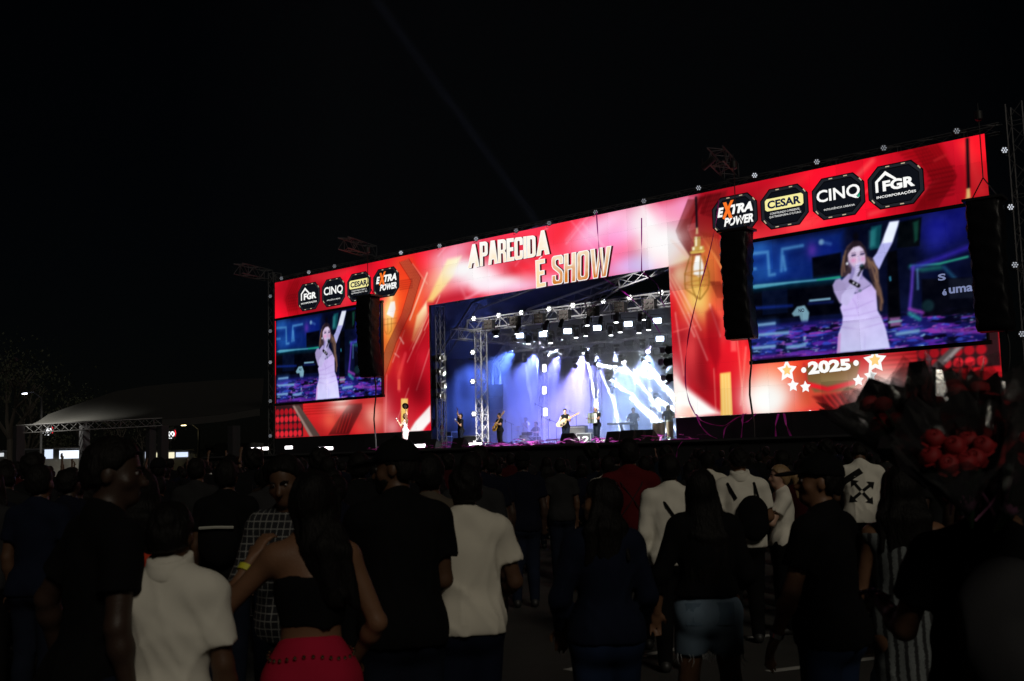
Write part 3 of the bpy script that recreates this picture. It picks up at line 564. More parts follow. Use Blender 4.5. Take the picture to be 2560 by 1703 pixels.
for q in [((468, 1006), (622, 992)), ((465, 1066), (560, 1056)), ((620, 1062), (700, 1052)), ((470, 960), (560, 950)), ((1130, 1000), (1230, 985))]: sl(s3, q, .1, (235, 245, 255), 1, soft=.04); sl(s3, q, .3, (90, 150, 255), .4, soft=.15)
sl(s3, [(455, 1112), (850, 1080)], .1, (200, 70, 215), .7, soft=.06); sl(s3, [(1300, 980), (1540, 990)], .12, (220, 90, 225), .8, soft=.06)
# gear at right
sp(s3, [(1010, 500), (1060, 490), (1050, 600), (1005, 610)], (30, 120, 130), .8, soft=.04); sp(s3, [(1000, 520), (1035, 505), (1030, 590), (1000, 600)], (110, 220, 220), .5, soft=.08)
sp(s3, [(1140, 480), (1245, 455), (1235, 590), (1130, 600)], (9, 14, 20), .97, soft=.03); sp(s3, [(1205, 480), (1232, 470), (1228, 560), (1212, 575)], (40, 110, 90), .8, soft=.05)
sl(s3, [(1195, 684), (1330, 672), (1460, 640)], .07, (90, 230, 190), .9, soft=.03); sl(s3, [(1195, 686), (1250, 700), (1330, 690)], .16, (60, 170, 150), .6, soft=.06); sl(s3, [(1205, 690), (1350, 640), (1460, 596)], .16, (90, 60, 220), .8, soft=.08)
sl(s3, [(1205, 690), (1200, 780), (1190, 880)], .1, (150, 90, 240), .95, soft=.05); sl(s3, [(1225, 700), (1228, 790)], .06, (160, 190, 250), .8, soft=.04); sl(s3, [(1350, 690), (1400, 740)], .1, (70, 160, 200), .6, soft=.06)
sp(s3, [(1085, 620), (1130, 610), (1150, 960), (1090, 980)], (6, 6, 14), .95, soft=.04); sp(s3, [(1245, 745), (1500, 735), (1520, 900), (1250, 920)], (12, 12, 26), .9, soft=.04); sp(s3, [(1370, 745), (1480, 738), (1490, 830), (1375, 838)], (34, 36, 56), .9, soft=.03)
sl(s3, [(1190, 885), (1250, 900)], .12, (210, 90, 220), .9, soft=.05); sl(s3, [(1190, 905), (1235, 930)], .14, (80, 200, 200), .8, soft=.05); S.disc(s3(1275, 868), .2, .2, (40, 70, 80), .9, .05); sp(s3, [(1095, 925), (1145, 920), (1150, 960), (1100, 966)], (215, 130, 200), .95, soft=.05); sl(s3, [(1095, 945), (1150, 938)], .08, (200, 220, 240), .9)
sl(s3, [(1098, 735), (1100, 750)], .07, (90, 190, 230), .9)

S.I *= .80; S.I[..., 0] *= .88
# singer: hair behind, arm, body, dress, face
SKIN, SKD = (216, 196, 222), (170, 150, 190)
sp(s7, [(395, 345), (330, 400), (300, 480), (285, 560), (265, 640), (275, 720), (350, 700), (420, 600), (560, 640), (610, 760), (650, 960), (660, 1050), (700, 1070), (715, 960), (690, 830), (660, 740), (655, 620), (600, 520), (545, 500), (520, 410), (470, 355)], (74, 58, 66), 1, soft=.03)
for q in [[(560, 540), (600, 640), (640, 800), (690, 950), (680, 1060)], [(580, 560), (640, 640), (625, 720), (680, 860), (700, 980)], [(600, 560), (650, 660), (655, 760)], [(300, 500), (285, 600), (280, 700)], [(320, 450), (300, 560), (310, 660)], [(545, 520), (580, 700), (650, 900)]]: sl(s7, q, .055, (150, 118, 92), .75, soft=.03)
for q in [[(545, 620), (600, 780), (650, 940)], [(350, 420), (330, 520), (330, 640)], [(570, 640), (610, 760)]]: sl(s7, q, .05, (40, 30, 40), .8, soft=.03)
sp(s7, [(770, 148), (872, 135), (860, 190), (800, 370), (720, 520), (665, 640), (630, 590), (600, 520), (640, 470), (690, 360)], (186, 186, 236), 1, soft=.025); sp(s7, [(775, 150), (868, 138), (852, 200), (800, 358), (695, 372), (725, 270)], (240, 246, 255), .95, soft=.03)
sp(s7, [(350, 680), (480, 690), (590, 790), (440, 880), (330, 860), (270, 760)], (182, 170, 214), 1, soft=.03); sp(s7, [(390, 600), (480, 600), (500, 740), (360, 740)], (160, 150, 200), 1, soft=.03)
sp(s7, [(215, 745), (265, 730), (320, 800), (330, 900), (300, 1010), (255, 980), (200, 870), (185, 800)], (176, 164, 206), 1, soft=.03)
# dress
sp(s7, [(262, 1030), (340, 905), (440, 880), (590, 792), (635, 860), (650, 1060), (690, 1130), (735, 1250), (780, 1450), (230, 1500), (245, 1300), (285, 1200), (290, 1120)], (208, 190, 240), 1, soft=.025, col2=(214, 214, 252), axis=(s7(450, 900), s7(480, 1450)))
for q in [[(300, 1060), (440, 1030), (600, 960)], [(295, 1120), (450, 1110), (640, 1060)], [(285, 1180), (480, 1170), (660, 1120)], [(275, 1230), (460, 1255), (690, 1190)], [(380, 920), (430, 1000), (450, 1100)]]: sl(s7, q, .025, (176, 150, 214), .55, soft=.03)
sp(s7, [(245, 1310), (270, 1290), (262, 1500), (232, 1500)], (214, 150, 214), .7, soft=.03); sl(s7, [(520, 1300), (515, 1450)], .03, (190, 180, 230), .6, soft=.04); sb(s7, (470, 1250), .35, .4, (222, 214, 252), .6)
# face
sp(s7, [(352, 440), (390, 405), (450, 392), (500, 420), (522, 480), (526, 560), (500, 620), (450, 650), (395, 620), (350, 560), (342, 500)], SKIN, 1, soft=.03)
sp(s7, [(342, 540), (352, 600), (395, 650), (450, 660), (440, 620), (390, 600)], (150, 136, 186), .6, soft=.05); sb(s7, (400, 545), .1, .08, (236, 150, 200), .7); sb(s7, (500, 530), .07, .07, (230, 150, 200), .6); sb(s7, (440, 430), .16, .09, (232, 228, 250), .7)
sp(s7, [(395, 345), (360, 400), (345, 480), (372, 440), (400, 410), (470, 392), (512, 440), (525, 480), (530, 430), (480, 352), (430, 335)], (50, 38, 48), 1, soft=.02); S.disc(s7(425, 300), .1, .14, (16, 14, 22), .9, .05)
for c in [(403, 493), (492, 480)]: sl(s7, [(c[0]-16, c[1]+3), (c[0]+16, c[1]-3)], .05, (60, 50, 90), 1, soft=.015); sl(s7, [(c[0]-20, c[1]-20), (c[0]+18, c[1]-26)], .025, (110, 90, 120), .8, soft=.015)
sl(s7, [(455, 500), (462, 545)], .03, (176, 160, 210), .7, soft=.02)
# forearm, hand, microphone, bracelet, pendant, earring
sp(s7, [(330, 1015), (270, 985), (280, 900), (370, 790), (410, 680), (420, 600), (460, 560), (500, 575), (505, 640), (470, 720), (440, 800), (400, 920)], (200, 192, 232), 1, soft=.025)
for k in range(4): sl(s7, [(425+k*4, 590+k*24), (478+k*3, 578+k*24)], .05, (216, 208, 240), 1, soft=.02); sl(s7, [(430+k*4, 602+k*24), (482+k*3, 590+k*24)], .018, (130, 120, 170), .8, soft=.012)
S.disc(s7(490, 615), .09, .1, (26, 34, 40), 1, .03); S.disc(s7(484, 600), .03, .03, (80, 130, 130), .9, .02); sl(s7, [(490, 625), (450, 700)], .07, (20, 20, 28), .7, soft=.02)
sl(s7, [(372, 760), (452, 806)], .13, (24, 20, 28), 1, soft=.015); S.disc(s7(402, 776), .04, .04, (230, 230, 240), 1, .02); S.disc(s7(436, 794), .04, .04, (220, 220, 235), 1, .02)
S.disc(s7(468, 856), .06, .05, (120, 130, 150), 1, .02); S.disc(s7(336, 578), .045, .05, (236, 240, 250), 1, .02)
S.I += (fbm(S.X, S.Z, .25, 5)[..., None]-.5)*16; S.I = np.clip(soften(S.I, 2), 0, 255); S.I = 255*np.power(S.I/255, 1.18)
SPIC = S.I.copy()
E_UMA = emat('led_pale_text', lin((120, 130, 170))); E_DKT = emat('led_dark_text', lin((30, 34, 60)))
def video_screen(label, x0, z0, wx, hz, gain):
    T = thing('video_screen', label, 'video screen', (x0, -.26, z0)); nx, nz = 8, 4
    for i in range(nx):
        for j in range(nz):
            g = gain*(1+RNG.normal()*.02)*(.9 if RNG.random() < .08 else 1)
            led_tile('led_panel', wx*i/nx, wx*(i+1)/nx, hz*j/nz, hz*(j+1)/nz, SPIC, i*44, (i+1)*44, j*48, (j+1)*48, T, dep=.1, gain=g, gap=.0008)
    b = .13
    for nm, a, c in [('bezel', (-b, -.01, hz+.002), (wx+b, .12, hz+b)), ('bezel', (-b, -.01, -b), (wx+b, .12, -.002)), ('bezel', (-.06, -.01, 0), (-.003, .12, hz)), ('bezel', (wx+.003, -.01, 0), (wx+.06, .12, hz))]:
        MB().box2(a, c).build(nm, M_PAINT, T)
    MB().box2((0, .105, 0), (wx, .2, hz)).build('back_frame', M_PAINT, T)
    def lay(body, cx, cz, ww, hh, mt, bold=.03):
        q = [(cx-ww/2, cz-hh/2), (cx+ww/2, cz-hh/2), (cx+ww/2, cz+hh/2), (cx-ww/2, cz+hh/2)]
        obj('lettering', fit(text_mesh(body, mt, bold), q), T, (0, -.008, 0))
    sx, sz = wx/(SX1-SX0), hz/(SZ1-SZ0)
    a = s3(1428, 792); lay('uma', (a[0]-SX0)*sx, (a[1]-SZ0)*sz, .75*sx, .2*sz, E_UMA); a = s3(1352, 806); lay('é', (a[0]-SX0)*sx, (a[1]-SZ0)*sz, .14*sx, .2*sz, E_UMA)
    a = s3(686, 890); lay('NO', (a[0]-SX0)*sx, (a[1]-SZ0)*sz, .22*sx, .13*sz, E_DKT)
    a = s3(1340, 735); lay('S', (a[0]-SX0)*sx, (a[1]-SZ0)*sz, .25*sx, .22*sz, E_UMA)
    return T
video_screen('right giant screen showing a singer in a pale lilac dress', SX0, SZ0, SX1-SX0, SZ1-SZ0, 1.0)
video_screen('left smaller looking screen showing the singer, partly behind a speaker array', .5, 4.85, 8.52, 4.48, 1.0)
# ================================================================ ground, stage platform, roof, trusses
ORD = ['first', 'second', 'third', 'fourth', 'fifth', 'sixth', 'seventh', 'eighth', 'ninth', 'tenth', 'eleventh', 'twelfth', 'thirteenth', 'fourteenth', 'fifteenth', 'sixteenth', 'seventeenth', 'eighteenth', 'nineteenth', 'twentieth']
g = MB(); g.add([(-900, -900, 0), (900, -900, 0), (900, 900, 0), (-900, 900, 0)], [(0, 1, 2, 3)]); tag(g.build('ground', M_ASPH), kind='structure')
M_PAINTW = mat('worn_road_paint', (0.42, 0.42, 0.4), 0.8, var=0.7, scale=5)
for a, b, wd in [((1555, 1650), (1720, 1618), .1), ((60, 1628), (330, 1600), .09), ((1920, 1590), (2150, 1560), .1), ((2080, 1660), (2240, 1640), .1), ((560, 1545), (700, 1535), .08)]:
    p, q = Vector(G(*a)), Vector(G(*b)); d = (q-p).normalized(); n = Vector((-d.y, d.x, 0))*wd/2; p -= d*.6; q += d*.6
    tag(MB().add([p-n+Vector((0, 0, .004)), q-n+Vector((0, 0, .004)), q+n+Vector((0, 0, .004)), p+n+Vector((0, 0, .004))], [(0, 1, 2, 3)]).build('parking_line', M_PAINTW), kind='structure')
FZ = 2.1
M_DECK = mat('stage_deck', (0.035, 0.035, 0.045), 0.35, var=0.4, scale=2)
SP = thing('stage_platform', 'long black stage platform under the red LED wall', 'stage', (18, 5, 0))
MB().box2((-1.5-18, -3.5-5, 1.98), (39.5-18, 15-5, FZ)).build('deck', M_DECK, SP)
k = 0
for x in np.arange(-1.5, 39.4, 2.05):
    MB().box2((x-18+.02, -3.42-5, .02), (x+2.05-18-.02, -3.36-5, 1.975)).build('skirt_panel', M_BLACK, SP)
MB().box2((-1.5-18, -3.53-5, 2.02), (39.5-18, -3.505-5, 2.09)).build('edge_trim', mat('edge_steel', (.12, .12, .13), .35, .6), SP)
fa = thing('stage_fascia', 'plain black riser boards between stage deck and LED wall', 'fascia', (0, 0, FZ))
for x0, x1 in ((0, 12.2), (25.77, 37.92)):
    n = 5
    for i in range(n):
        MB().box2((x0+(x1-x0)*i/n+.01, .02, .005), (x0+(x1-x0)*(i+1)/n-.01, .08, ZB-FZ-.01)).build('fascia_board', mat('satin_black_board', (.022, .022, .026), .38, var=.3, scale=2), fa)
# black boxes in front at the right

# ---- trusses
def truss(name, label, p, q, s, sy=None, cat='truss', parent=None, mt=None, r=.025, step=None, group=None, n=5):
    p, q = Vector(p), Vector(q); d = (q-p); L = d.length; d.normalize(); sy = sy or s; mt = mt or M_ALU
    up = Vector((0, 0, 1)) if abs(d.z) < .9 else Vector((1, 0, 0)); sd = d.cross(up).normalized(); up = sd.cross(d).normalized()
    T = thing(name, label, cat, tuple(p), group=group) if parent is None else parent
    cs = [up*(a*s/2)+sd*(b*sy/2) for a, b in ((1, 1), (1, -1), (-1, -1), (-1, 1))]
    for c in cs: MB().tube([c, c+d*L], r, n).build('chord', mt, T)
    m = max(2, int(round(L/(step or s*1.0)))); lc = MB()
    for i in range(4):
        a, b = cs[i], cs[(i+1) % 4]
        for j in range(m):
            u, v = d*(L*j/m), d*(L*(j+1)/m)
            lc.tube([(a if j % 2 else b)+u, (b if j % 2 else a)+v], r*.55, 4)
        for j in range(0, m+1, 4): lc.tube([a+d*(L*j/m), b+d*(L*j/m)], r*.6, 4)
    lc.build('lacing', mt, T); return T
M_TRD = mat('dull_dark_truss', (.12, .12, .13), .5, .25, var=.4)
truss('roof_truss', 'thin dark truss running along the top edge of the LED wall', (-.4, .35, ZT+.16), (WX+.4, .35, ZT+.16), .3, r=.022, mt=M_TRD, step=.55)
for i, (x0, x1, z) in enumerate([(-1.9, .1, 12.15), (7.1, 8.9, 12.2), (28.35, 29.5, 12.25)]):
    truss('outrigger_truss', ['short truss arm jutting out above the left end of the LED wall', 'short truss arm above the left line array motor', 'short truss arm above the right line array motor'][i], ((x0+x1)/2-.55, .6, z), ((x0+x1)/2+.35, -2.0, z-.0), .55, r=.03, mt=M_TRD)
truss('ladder_truss', 'slim vertical ladder truss at the left edge of the stage opening', (12.35, .55, FZ), (12.35, .55, OZ), .3, .3, r=.02, step=.55)
truss('support_tower', 'tall aluminium box truss tower beside the bass player', (11.55, 4.1, FZ), (11.6, 4.1, 8.1), .42, r=.03, step=.42)
truss('support_tower', 'far right truss tower half hidden by bright beams', (25.2, 4.1, FZ), (25.2, 4.1, 8.1), .42, r=.03, step=.42)
truss('support_tower', 'rear left truss tower in blue haze', (9.2, 11.6, FZ), (9.2, 11.6, 7.5), .42, r=.03, step=.42)
truss('support_tower', 'rear truss tower behind the accordion player', U(1487, 900, 10.5)*np.array([1, 1, 0])+np.array([0, 0, FZ]), U(1487, 900, 10.5)*np.array([1, 1, 0])+np.array([0, 0, 7.6]), .42, r=.03, step=.42)
truss('lighting_truss', 'front lighting truss spanning the stage with blinders on its face', (11.35, 3.8, 8.25), (27.5, 3.8, 8.25), .52, .8, r=.032, step=.55)
truss('lighting_truss', 'side lighting truss running back above the truss tower', (10.95, 2.9, 7.85), (10.3, 12.5, 7.85), .5, r=.032, step=.5)
truss('lighting_truss', 'middle lighting truss behind the white strobes', (10.4, 7.6, 7.45), (27.5, 7.6, 7.45), .5, r=.03, step=.55)
truss('lighting_truss', 'rear lighting truss above the drum kit in haze', (9.8, 11.2, 7.3), (27.5, 11.2, 7.3), .5, r=.03, step=.55)
M_RF = mat('roof_frame_alu', (.36, .36, .38), .5, .25, var=.3)
SEC = [(5.5, FZ), (5.7, 7.2), (8.6, 10.1), (19, 11.7), (29.4, 10.1), (32.3, 7.2), (32.5, FZ)]
for i, y in enumerate((2.0, 6.5, 11.0)):
    T = thing('roof_frame', ['front', 'middle', 'rear'][i]+' arched roof frame holding the dark stage tarpaulin', 'roof frame', (19, y, FZ))
    for j in range(len(SEC)-1):
        a, b = Vector((SEC[j][0]-19, 0, SEC[j][1]-FZ)), Vector((SEC[j+1][0]-19, 0, SEC[j+1][1]-FZ)); n = Vector((b.z-a.z, 0, a.x-b.x)).normalized()
        if n.x*a.x > 0 or n.z > 0: n = -n
        n = (Vector((0, 0, 4))-(a+b)/2).normalized()*.6
        MB().tube([a*.985, b*.985], .07, 6).build('outer_chord', M_RF, T); MB().tube([a*.985+n, b*.985+n], .045, 5).build('inner_chord', M_RF, T)
        m = max(2, int((b-a).length/1.1)); lc = MB()
        for q in range(m): lc.tube([a*.985+(b-a)*q/m, a*.985+(b-a)*(q+.5)/m+n, a*.985+(b-a)*(q+1)/m], .02, 4)
        lc.build('lacing', M_RF, T)
for i, (a, b) in enumerate([((1471, 761), (1546, 707)), ((1546, 707), (1645, 672))]):
    pass
truss('roof_brace', 'pale diagonal roof brace high in the right of the opening', U(1465, 764, 2.4), U(1548, 709, 2.4), .4, .05, r=.028, step=.8, mt=M_RF)
truss('roof_brace', 'pale shallow roof brace running under the LED wall to the right', U(1548, 709, 2.4), U(1660, 668, 2.4), .4, .05, r=.028, step=.8, mt=M_RF)
# ---- roof tarpaulin, side tarpaulin, back drape
M_ROOF = mat('dark_blue_roof_tarp', (.030, .034, .055), .42, var=.35, scale=1.5, bump=.5, bscale=2.5, stretch=(1, 1, 1))
M_DRAPE = mat('navy_black_drape', (.022, .025, .045), .8, var=.35, scale=1.2)
def sheet(name, label, fn, nu, nv, mt, cat, parent=None):
    us = np.linspace(0, 1, nu); vs_ = np.linspace(0, 1, nv); V = [fn(u, v) for v in vs_ for u in us]
    f = [(j*nu+i, j*nu+i+1, (j+1)*nu+i+1, (j+1)*nu+i) for j in range(nv-1) for i in range(nu-1)]
    o = obj(name, mkmesh(V, f, mt, True), parent)
    return tag(o, label, cat) if parent is None else o
def secpt(u):
    L = [math.dist(SEC[i], SEC[i+1]) for i in range(1, 5)]; t = u*sum(L); i = 0
    while i < 3 and t > L[i]: t -= L[i]; i += 1
    a, b = SEC[i+1], SEC[i+2]; t /= L[i]; return a[0]+(b[0]-a[0])*t, a[1]+(b[1]-a[1])*t
def roof(u, v):
    x, z = secpt(u); y = .7+13.6*v; sag = .12*math.sin(v*PI*3)**2+.05*math.sin(x*2.3+y*1.1)*math.sin(y*2.7+x)+.03*math.sin(x*7+y*3); return (x, y, z-sag*.8+.15)
sheet('roof_tarpaulin', 'dark wrinkled tarpaulin roof arching over the stage', roof, 120, 70, M_ROOF, 'tarpaulin')
def side(u, v):
    y = .9+13.3*u; z = FZ+.05+5.15*v; d = .10*math.sin(y*5+1.2*math.sin(z))*(.4+.6*(1-v)) + .18*math.sin((z*2.2+(y-9)**2*.35))*(1-v)*v*3
    return (5.6+.25*(1-v)+d, y, z)
sheet('side_drape', 'sagging dark side tarpaulin with curved folds at stage left', side, 130, 60, M_DRAPE, 'drape')
def back(u, v):
    x = 5.7+26.5*u; z = FZ+.05+8.4*v; return (x, 14.2+.10*math.sin(x*4.3+.6*math.sin(z*.8))+.05*math.sin(x*9.7+z*.3), z)
sheet('back_drape', 'dark pleated back drape behind the band', back, 260, 24, M_DRAPE, 'drape')
def rside(u, v): return (32.3+.05*math.sin(u*60), .9+13.3*u, FZ+.05+5.1*v)
sheet('side_drape', 'dark side tarpaulin behind the right LED wall', rside, 80, 10, M_DRAPE, 'drape')

# ---- round LED pars
def ring_pts(n, r): return [(r*math.cos(2*PI*k/n), r*math.sin(2*PI*k/n)) for k in range(n)]
M_PAR = emat('par_led', (.85, .9, 1), .55); M_PAR2 = emat('par_led_bright', (1, 1, .98), 4)
def make_par(r=.115, em=None, name='par_light'):
    T = empty(name); mb = MB().lathe([(r*.75, .22), (r*.95, .16), (r*1.05, 0), (r*1.05, -.03), (r*.9, -.03), (r*.9, 0)], axis='Y', n=14); mb.build('housing', M_DARK, T, True)
    MB().tube([(-r*1.15, .1, 0), (-r*1.15, .1, -r*1.3), (r*1.15, .1, -r*1.3), (r*1.15, .1, 0)], .012, 5).build('yoke', M_PAINT, T)
    for x, z in ring_pts(6, r*.62)+[(0, 0)]: MB().lathe([(r*.21, -.012), (r*.21, 0)], (x, -.012, z), 'Y', 7).build('lens', em or M_PAR, T)
    return T
tops = [(648, 641), (711, 627), (770, 613), (923, 582), (1012, 566), (1096, 550), (1188, 531), (1264, 514), (1371, 489), (1482, 463), (1608, 433), (1737, 404), (1880, 373), (2034, 341), (2202, 302)]
PARS = [(make_par(em=emat('par_led_%d' % q, (.85, .9, 1), st_)), [False]) for q, st_ in enumerate((.28, .5, .85))]; RP = random.Random(4)
def put(proto, used, loc, rz, label, cat, group, scale=1.0, tilt=0.0):
    o = proto if not used[0] else copy_tree(proto); used[0] = True
    o.location = tuple(loc); o.rotation_euler = (tilt, 0, rz); o.scale = (scale,)*3; return tag(o, label, cat, group)
u0 = [False]; FACE = .55
for i, (x, y) in enumerate(tops):
    p = U(x*1.0861, y*1.0861, -.05); put(*PARS[RP.randrange(3)], p, FACE, ORD[i]+' small round LED par from the left along the wall top', 'par light', 'round pars along the wall edges')
for i, (x, y) in enumerate([(2312, 346), (2326, 477), (2336, 610), (2352, 769)]):
    put(*PARS[RP.randrange(3)], U(x*1.0861, y*1.0861, .2), FACE, ORD[i]+' round LED par from the top right of the wall', 'par light', 'round pars along the wall edges')
for i, (x, y) in enumerate([(676, 741), (676, 828), (676, 906), (676, 1003), (676, 1090)]):
    put(*PARS[RP.randrange(3)], U(x, y, .15), FACE, ORD[i]+' round LED par down the left edge of the wall', 'par light', 'round pars along the wall edges')
truss('side_tower', 'dark truss tower standing at the right end of the LED wall', (38.75, .6, 0), (38.75, .6, 12.4), .5, r=.03, mt=M_TRD, step=.6)
truss('side_tower', 'dark truss tower standing at the left end of the LED wall', (-.85, .6, 0), (-.85, .6, 12.2), .5, r=.03, mt=M_TRD, step=.6)
par1 = make_par(.14, M_PAR2); u1 = [False]
for i, (x, y) in enumerate([(1184.7, 797), (1247, 789), (1303.4, 782), (1372.6, 773), (1432, 764), (1508, 753), (1574, 744), (1653, 732)]):
    put(par1, u1, U(x, y, 3.4), FACE, ORD[i]+' bright round par from the left on top of front truss', 'par light', 'bright pars on the front truss')
for i, (x, y, yy) in enumerate([(1182, 881, 3.8), (1182, 954, 3.8), (1185, 1035, 3.8), (1187, 1107, 3.8)]):
    put(par1, u1, U(x, y, yy), FACE, ['uppermost', 'second highest', 'third highest', 'lowest'][i]+' bright round par clamped to the truss tower', 'par light', 'pars on the truss tower')
# ---- four-lamp blinders on the face of the front truss
M_BULB = mat('blinder_bulb', (.75, .7, .65), .12, .9, var=.05)
def make_blinder():
    T = empty('blinder_light'); MB().box((0, 0, 0), (.46, .12, .46)).build('housing', mat('brown_black_housing', (.05, .035, .03), .5), T)
    for s in (-1, 1): MB().box((s*.30, -.06, 0), (.02, .2, .44), rz=-s*.5).build('barn_door', M_DARK, T)
    for x in (-.1, .1):
        for z in (-.1, .1): MB().lathe([(.085, -.04), (.08, 0), (.03, .03)], (x, -.07, z), 'Y', 10).build('lamp', M_BULB, T, True)
    MB().box((0, .08, .28), (.06, .06, .14)).build('clamp', M_PAINT, T); return T
b0 = make_blinder(); ub = [False]
for i, (x, y) in enumerate([(1221, 812.5), (1285, 802.6), (1347, 797), (1410, 788), (1479.5, 779), (1549, 769), (1623, 761)]):
    put(b0, ub, U(x, y, 3.25), .35, ORD[i]+' four-lamp blinder from the left on the front truss', 'blinder', 'blinders on the front truss')
# ---- white strobe panels
M_STROBE = emat('strobe_face', (.62, .76, 1), 9.0, True)
def make_strobe():
    T = empty('strobe_light'); MB().box((0, .06, 0), (.5, .1, .3)).build('housing', M_DARK, T); MB().box((-.02, -.005, 0), (.36, .02, .23)).build('lit_face', M_STROBE, T)
    MB().tube([(-.33, .06, 0), (-.33, .06, .3), (.33, .06, .3), (.33, .06, 0)], .014, 5).build('yoke', M_PAINT, T); return T
s0 = make_strobe(); us_ = [False]
for i, (x, y) in enumerate([(1301, 839), (1358.5, 836), (1420, 828), (1494, 820), (1571.5, 810), (1644, 802)]):
    put(s0, us_, U(x, y, 5.6), .55, ORD[i]+' white strobe panel from the left under the front truss', 'strobe', 'white strobe panels', tilt=.0)
put(s0, us_, U(1651, 847, 7.2), .55, 'lone white strobe panel hanging low beside the right LED column', 'strobe', 'white strobe panels')
for i, (x, y) in enumerate([(1443, 870), (1501, 863), (1573, 856), (1645, 880)]):
    o = put(s0, us_, U(x, y, 9.4), .5, ORD[i]+' unlit strobe panel from the left on the rear truss', 'strobe', 'unlit strobe panels')
    for ch in o.children:
        if ch.name.startswith('lit_face'): ch.data = ch.data.copy(); ch.data.materials[0] = mat('unlit_strobe_face', (.3, .31, .36), .4)
M_COLL = emat('column_lamp', (.95, .97, 1), 6)
def make_column():
    T = empty('column_light'); MB().box((0, .05, 0), (.26, .1, .46)).build('housing', M_DARK, T); MB().box((0, -.008, 0), (.2, .016, .4)).build('lit_face', M_COLL, T); return T
c0 = make_column(); uc = [False]
for i, (x, y) in enumerate([(1361, 921), (1361, 976), (1363.5, 1030)]):
    put(c0, uc, U(x, y, 9.0), .55, ['top', 'middle', 'bottom'][i]+' tall white lamp in the vertical row behind the drummer', 'lamp', 'vertical row of white lamps')
for i in (0, 1):
    a, b = U(1357+i*8, 900, 9.06), U(1359+i*8, 1105, 9.06)
    tag(MB().tube([a, b], .012, 5).build('hanging_cable', M_ALU), ['left', 'right'][i]+' thin cable carrying the vertical row of white lamps', 'cable', 'lamp cables')
# ---- moving heads
M_LENS = emat('beam_lens', (.93, .96, 1), 14); M_PLAST = None
def make_mover():
    T = empty('moving_head'); MB().box((0, 0, .3), (.34, .26, .12)).build('base', M_DARK, T)
    for s in (-1, 1): MB().box((s*.19, 0, .08), (.045, .14, .34)).build('yoke_arm', M_DARK, T)
    h = MB().lathe([(.08, .2), (.13, .15), (.145, -.05), (.12, -.2), (.115, -.24)], (0, 0, 0), 'Z', 12).build('head', M_DARK, T, True)
    MB().lathe([(.10, -.252), (.10, -.243)], (0, 0, 0), 'Z', 12).build('lens', M_LENS, T); return T
mv0 = make_mover(); um = [False]
movers = [(1240, 829, 4.4), (1292, 823, 4.4), (1363, 815, 4.4), (1468, 801, 4.4), (1540, 793, 4.4), (1608, 786, 4.4), (1320, 848, 6.6), (1376, 846, 6.6), (1440, 832, 6.6), (1464, 828, 6.6), (1527, 826, 6.6), (1550, 818, 6.6), (1597, 820, 6.6), (1621, 812, 6.6), (1402, 838, 8.2), (1337, 842, 8.2)]
for i, (x, y, yy) in enumerate(movers):
    row = 'front' if yy < 5 else ('middle' if yy < 8 else 'rear'); o = put(mv0, um, U(x, y, yy), .3+.2*(i % 3), ORD[i if yy < 5 else i-6 if yy < 8 else i-14]+' moving head light from the left in the '+row+' hanging row', 'moving head', 'moving heads under the trusses', tilt=0)
# ================================================================ beams: moving heads lighting the smoke
SMOKE = MB().box2((6.6, 5.3, FZ+.02), (31, 13.9, 8.7)).build('stage_smoke', None)
m = bpy.data.materials.new('stage_smoke'); m.use_nodes = True; t = m.node_tree; t.nodes.clear()
pv = t.nodes.new('ShaderNodeVolumePrincipled'); pv.inputs['Color'].default_value = (.93, .94, 1, 1); pv.inputs['Density'].default_value = .11; pv.inputs['Anisotropy'].default_value = .2
om = t.nodes.new('ShaderNodeOutputMaterial'); t.links.new(pv.outputs[0], om.inputs['Volume'])
SMOKE.data.materials.clear(); SMOKE.data.materials.append(m); tag(SMOKE, 'thin blue-lit smoke filling the stage', kind='stuff')
def shaft(host, d, energy, col, deg, rad):
    L = bpy.data.lights.new('lamp_light', 'AREA'); L.shape = 'SQUARE'; L.size = rad*1.8; L.spread = math.radians(deg); L.energy = energy; L.color = col
    o = bpy.data.objects.new('lamp_light', L); COL.objects.link(o); o.parent = host; o.location = d*.02; o.rotation_euler = d.to_track_quat('-Z', 'Y').to_euler(); return o
def spot(host, loc, target, energy, col, deg, rad=.07, blend=.3, const=True):
    d = bpy.data.lights.new('lamp_light', 'SPOT'); d.energy = energy; d.color = col; d.spot_size = math.radians(deg); d.spot_blend = blend; d.shadow_soft_size = rad
    if const:
        d.use_nodes = True; n = d.node_tree; e = n.nodes['Emission']; lf = n.nodes.new('ShaderNodeLightFalloff'); lf.inputs['Strength'].default_value = 1.0; lf.inputs['Smooth'].default_value = 0.0
        n.links.new(lf.outputs['Constant'], e.inputs['Strength'])
    o = bpy.data.objects.new('lamp_light', d); COL.objects.link(o); o.parent = host
    v = Vector(target)-Vector(loc); o.location = v.normalized()*(rad+.03); q = v.to_track_quat('-Z', 'Y'); o.rotation_euler = q.to_euler(); return o
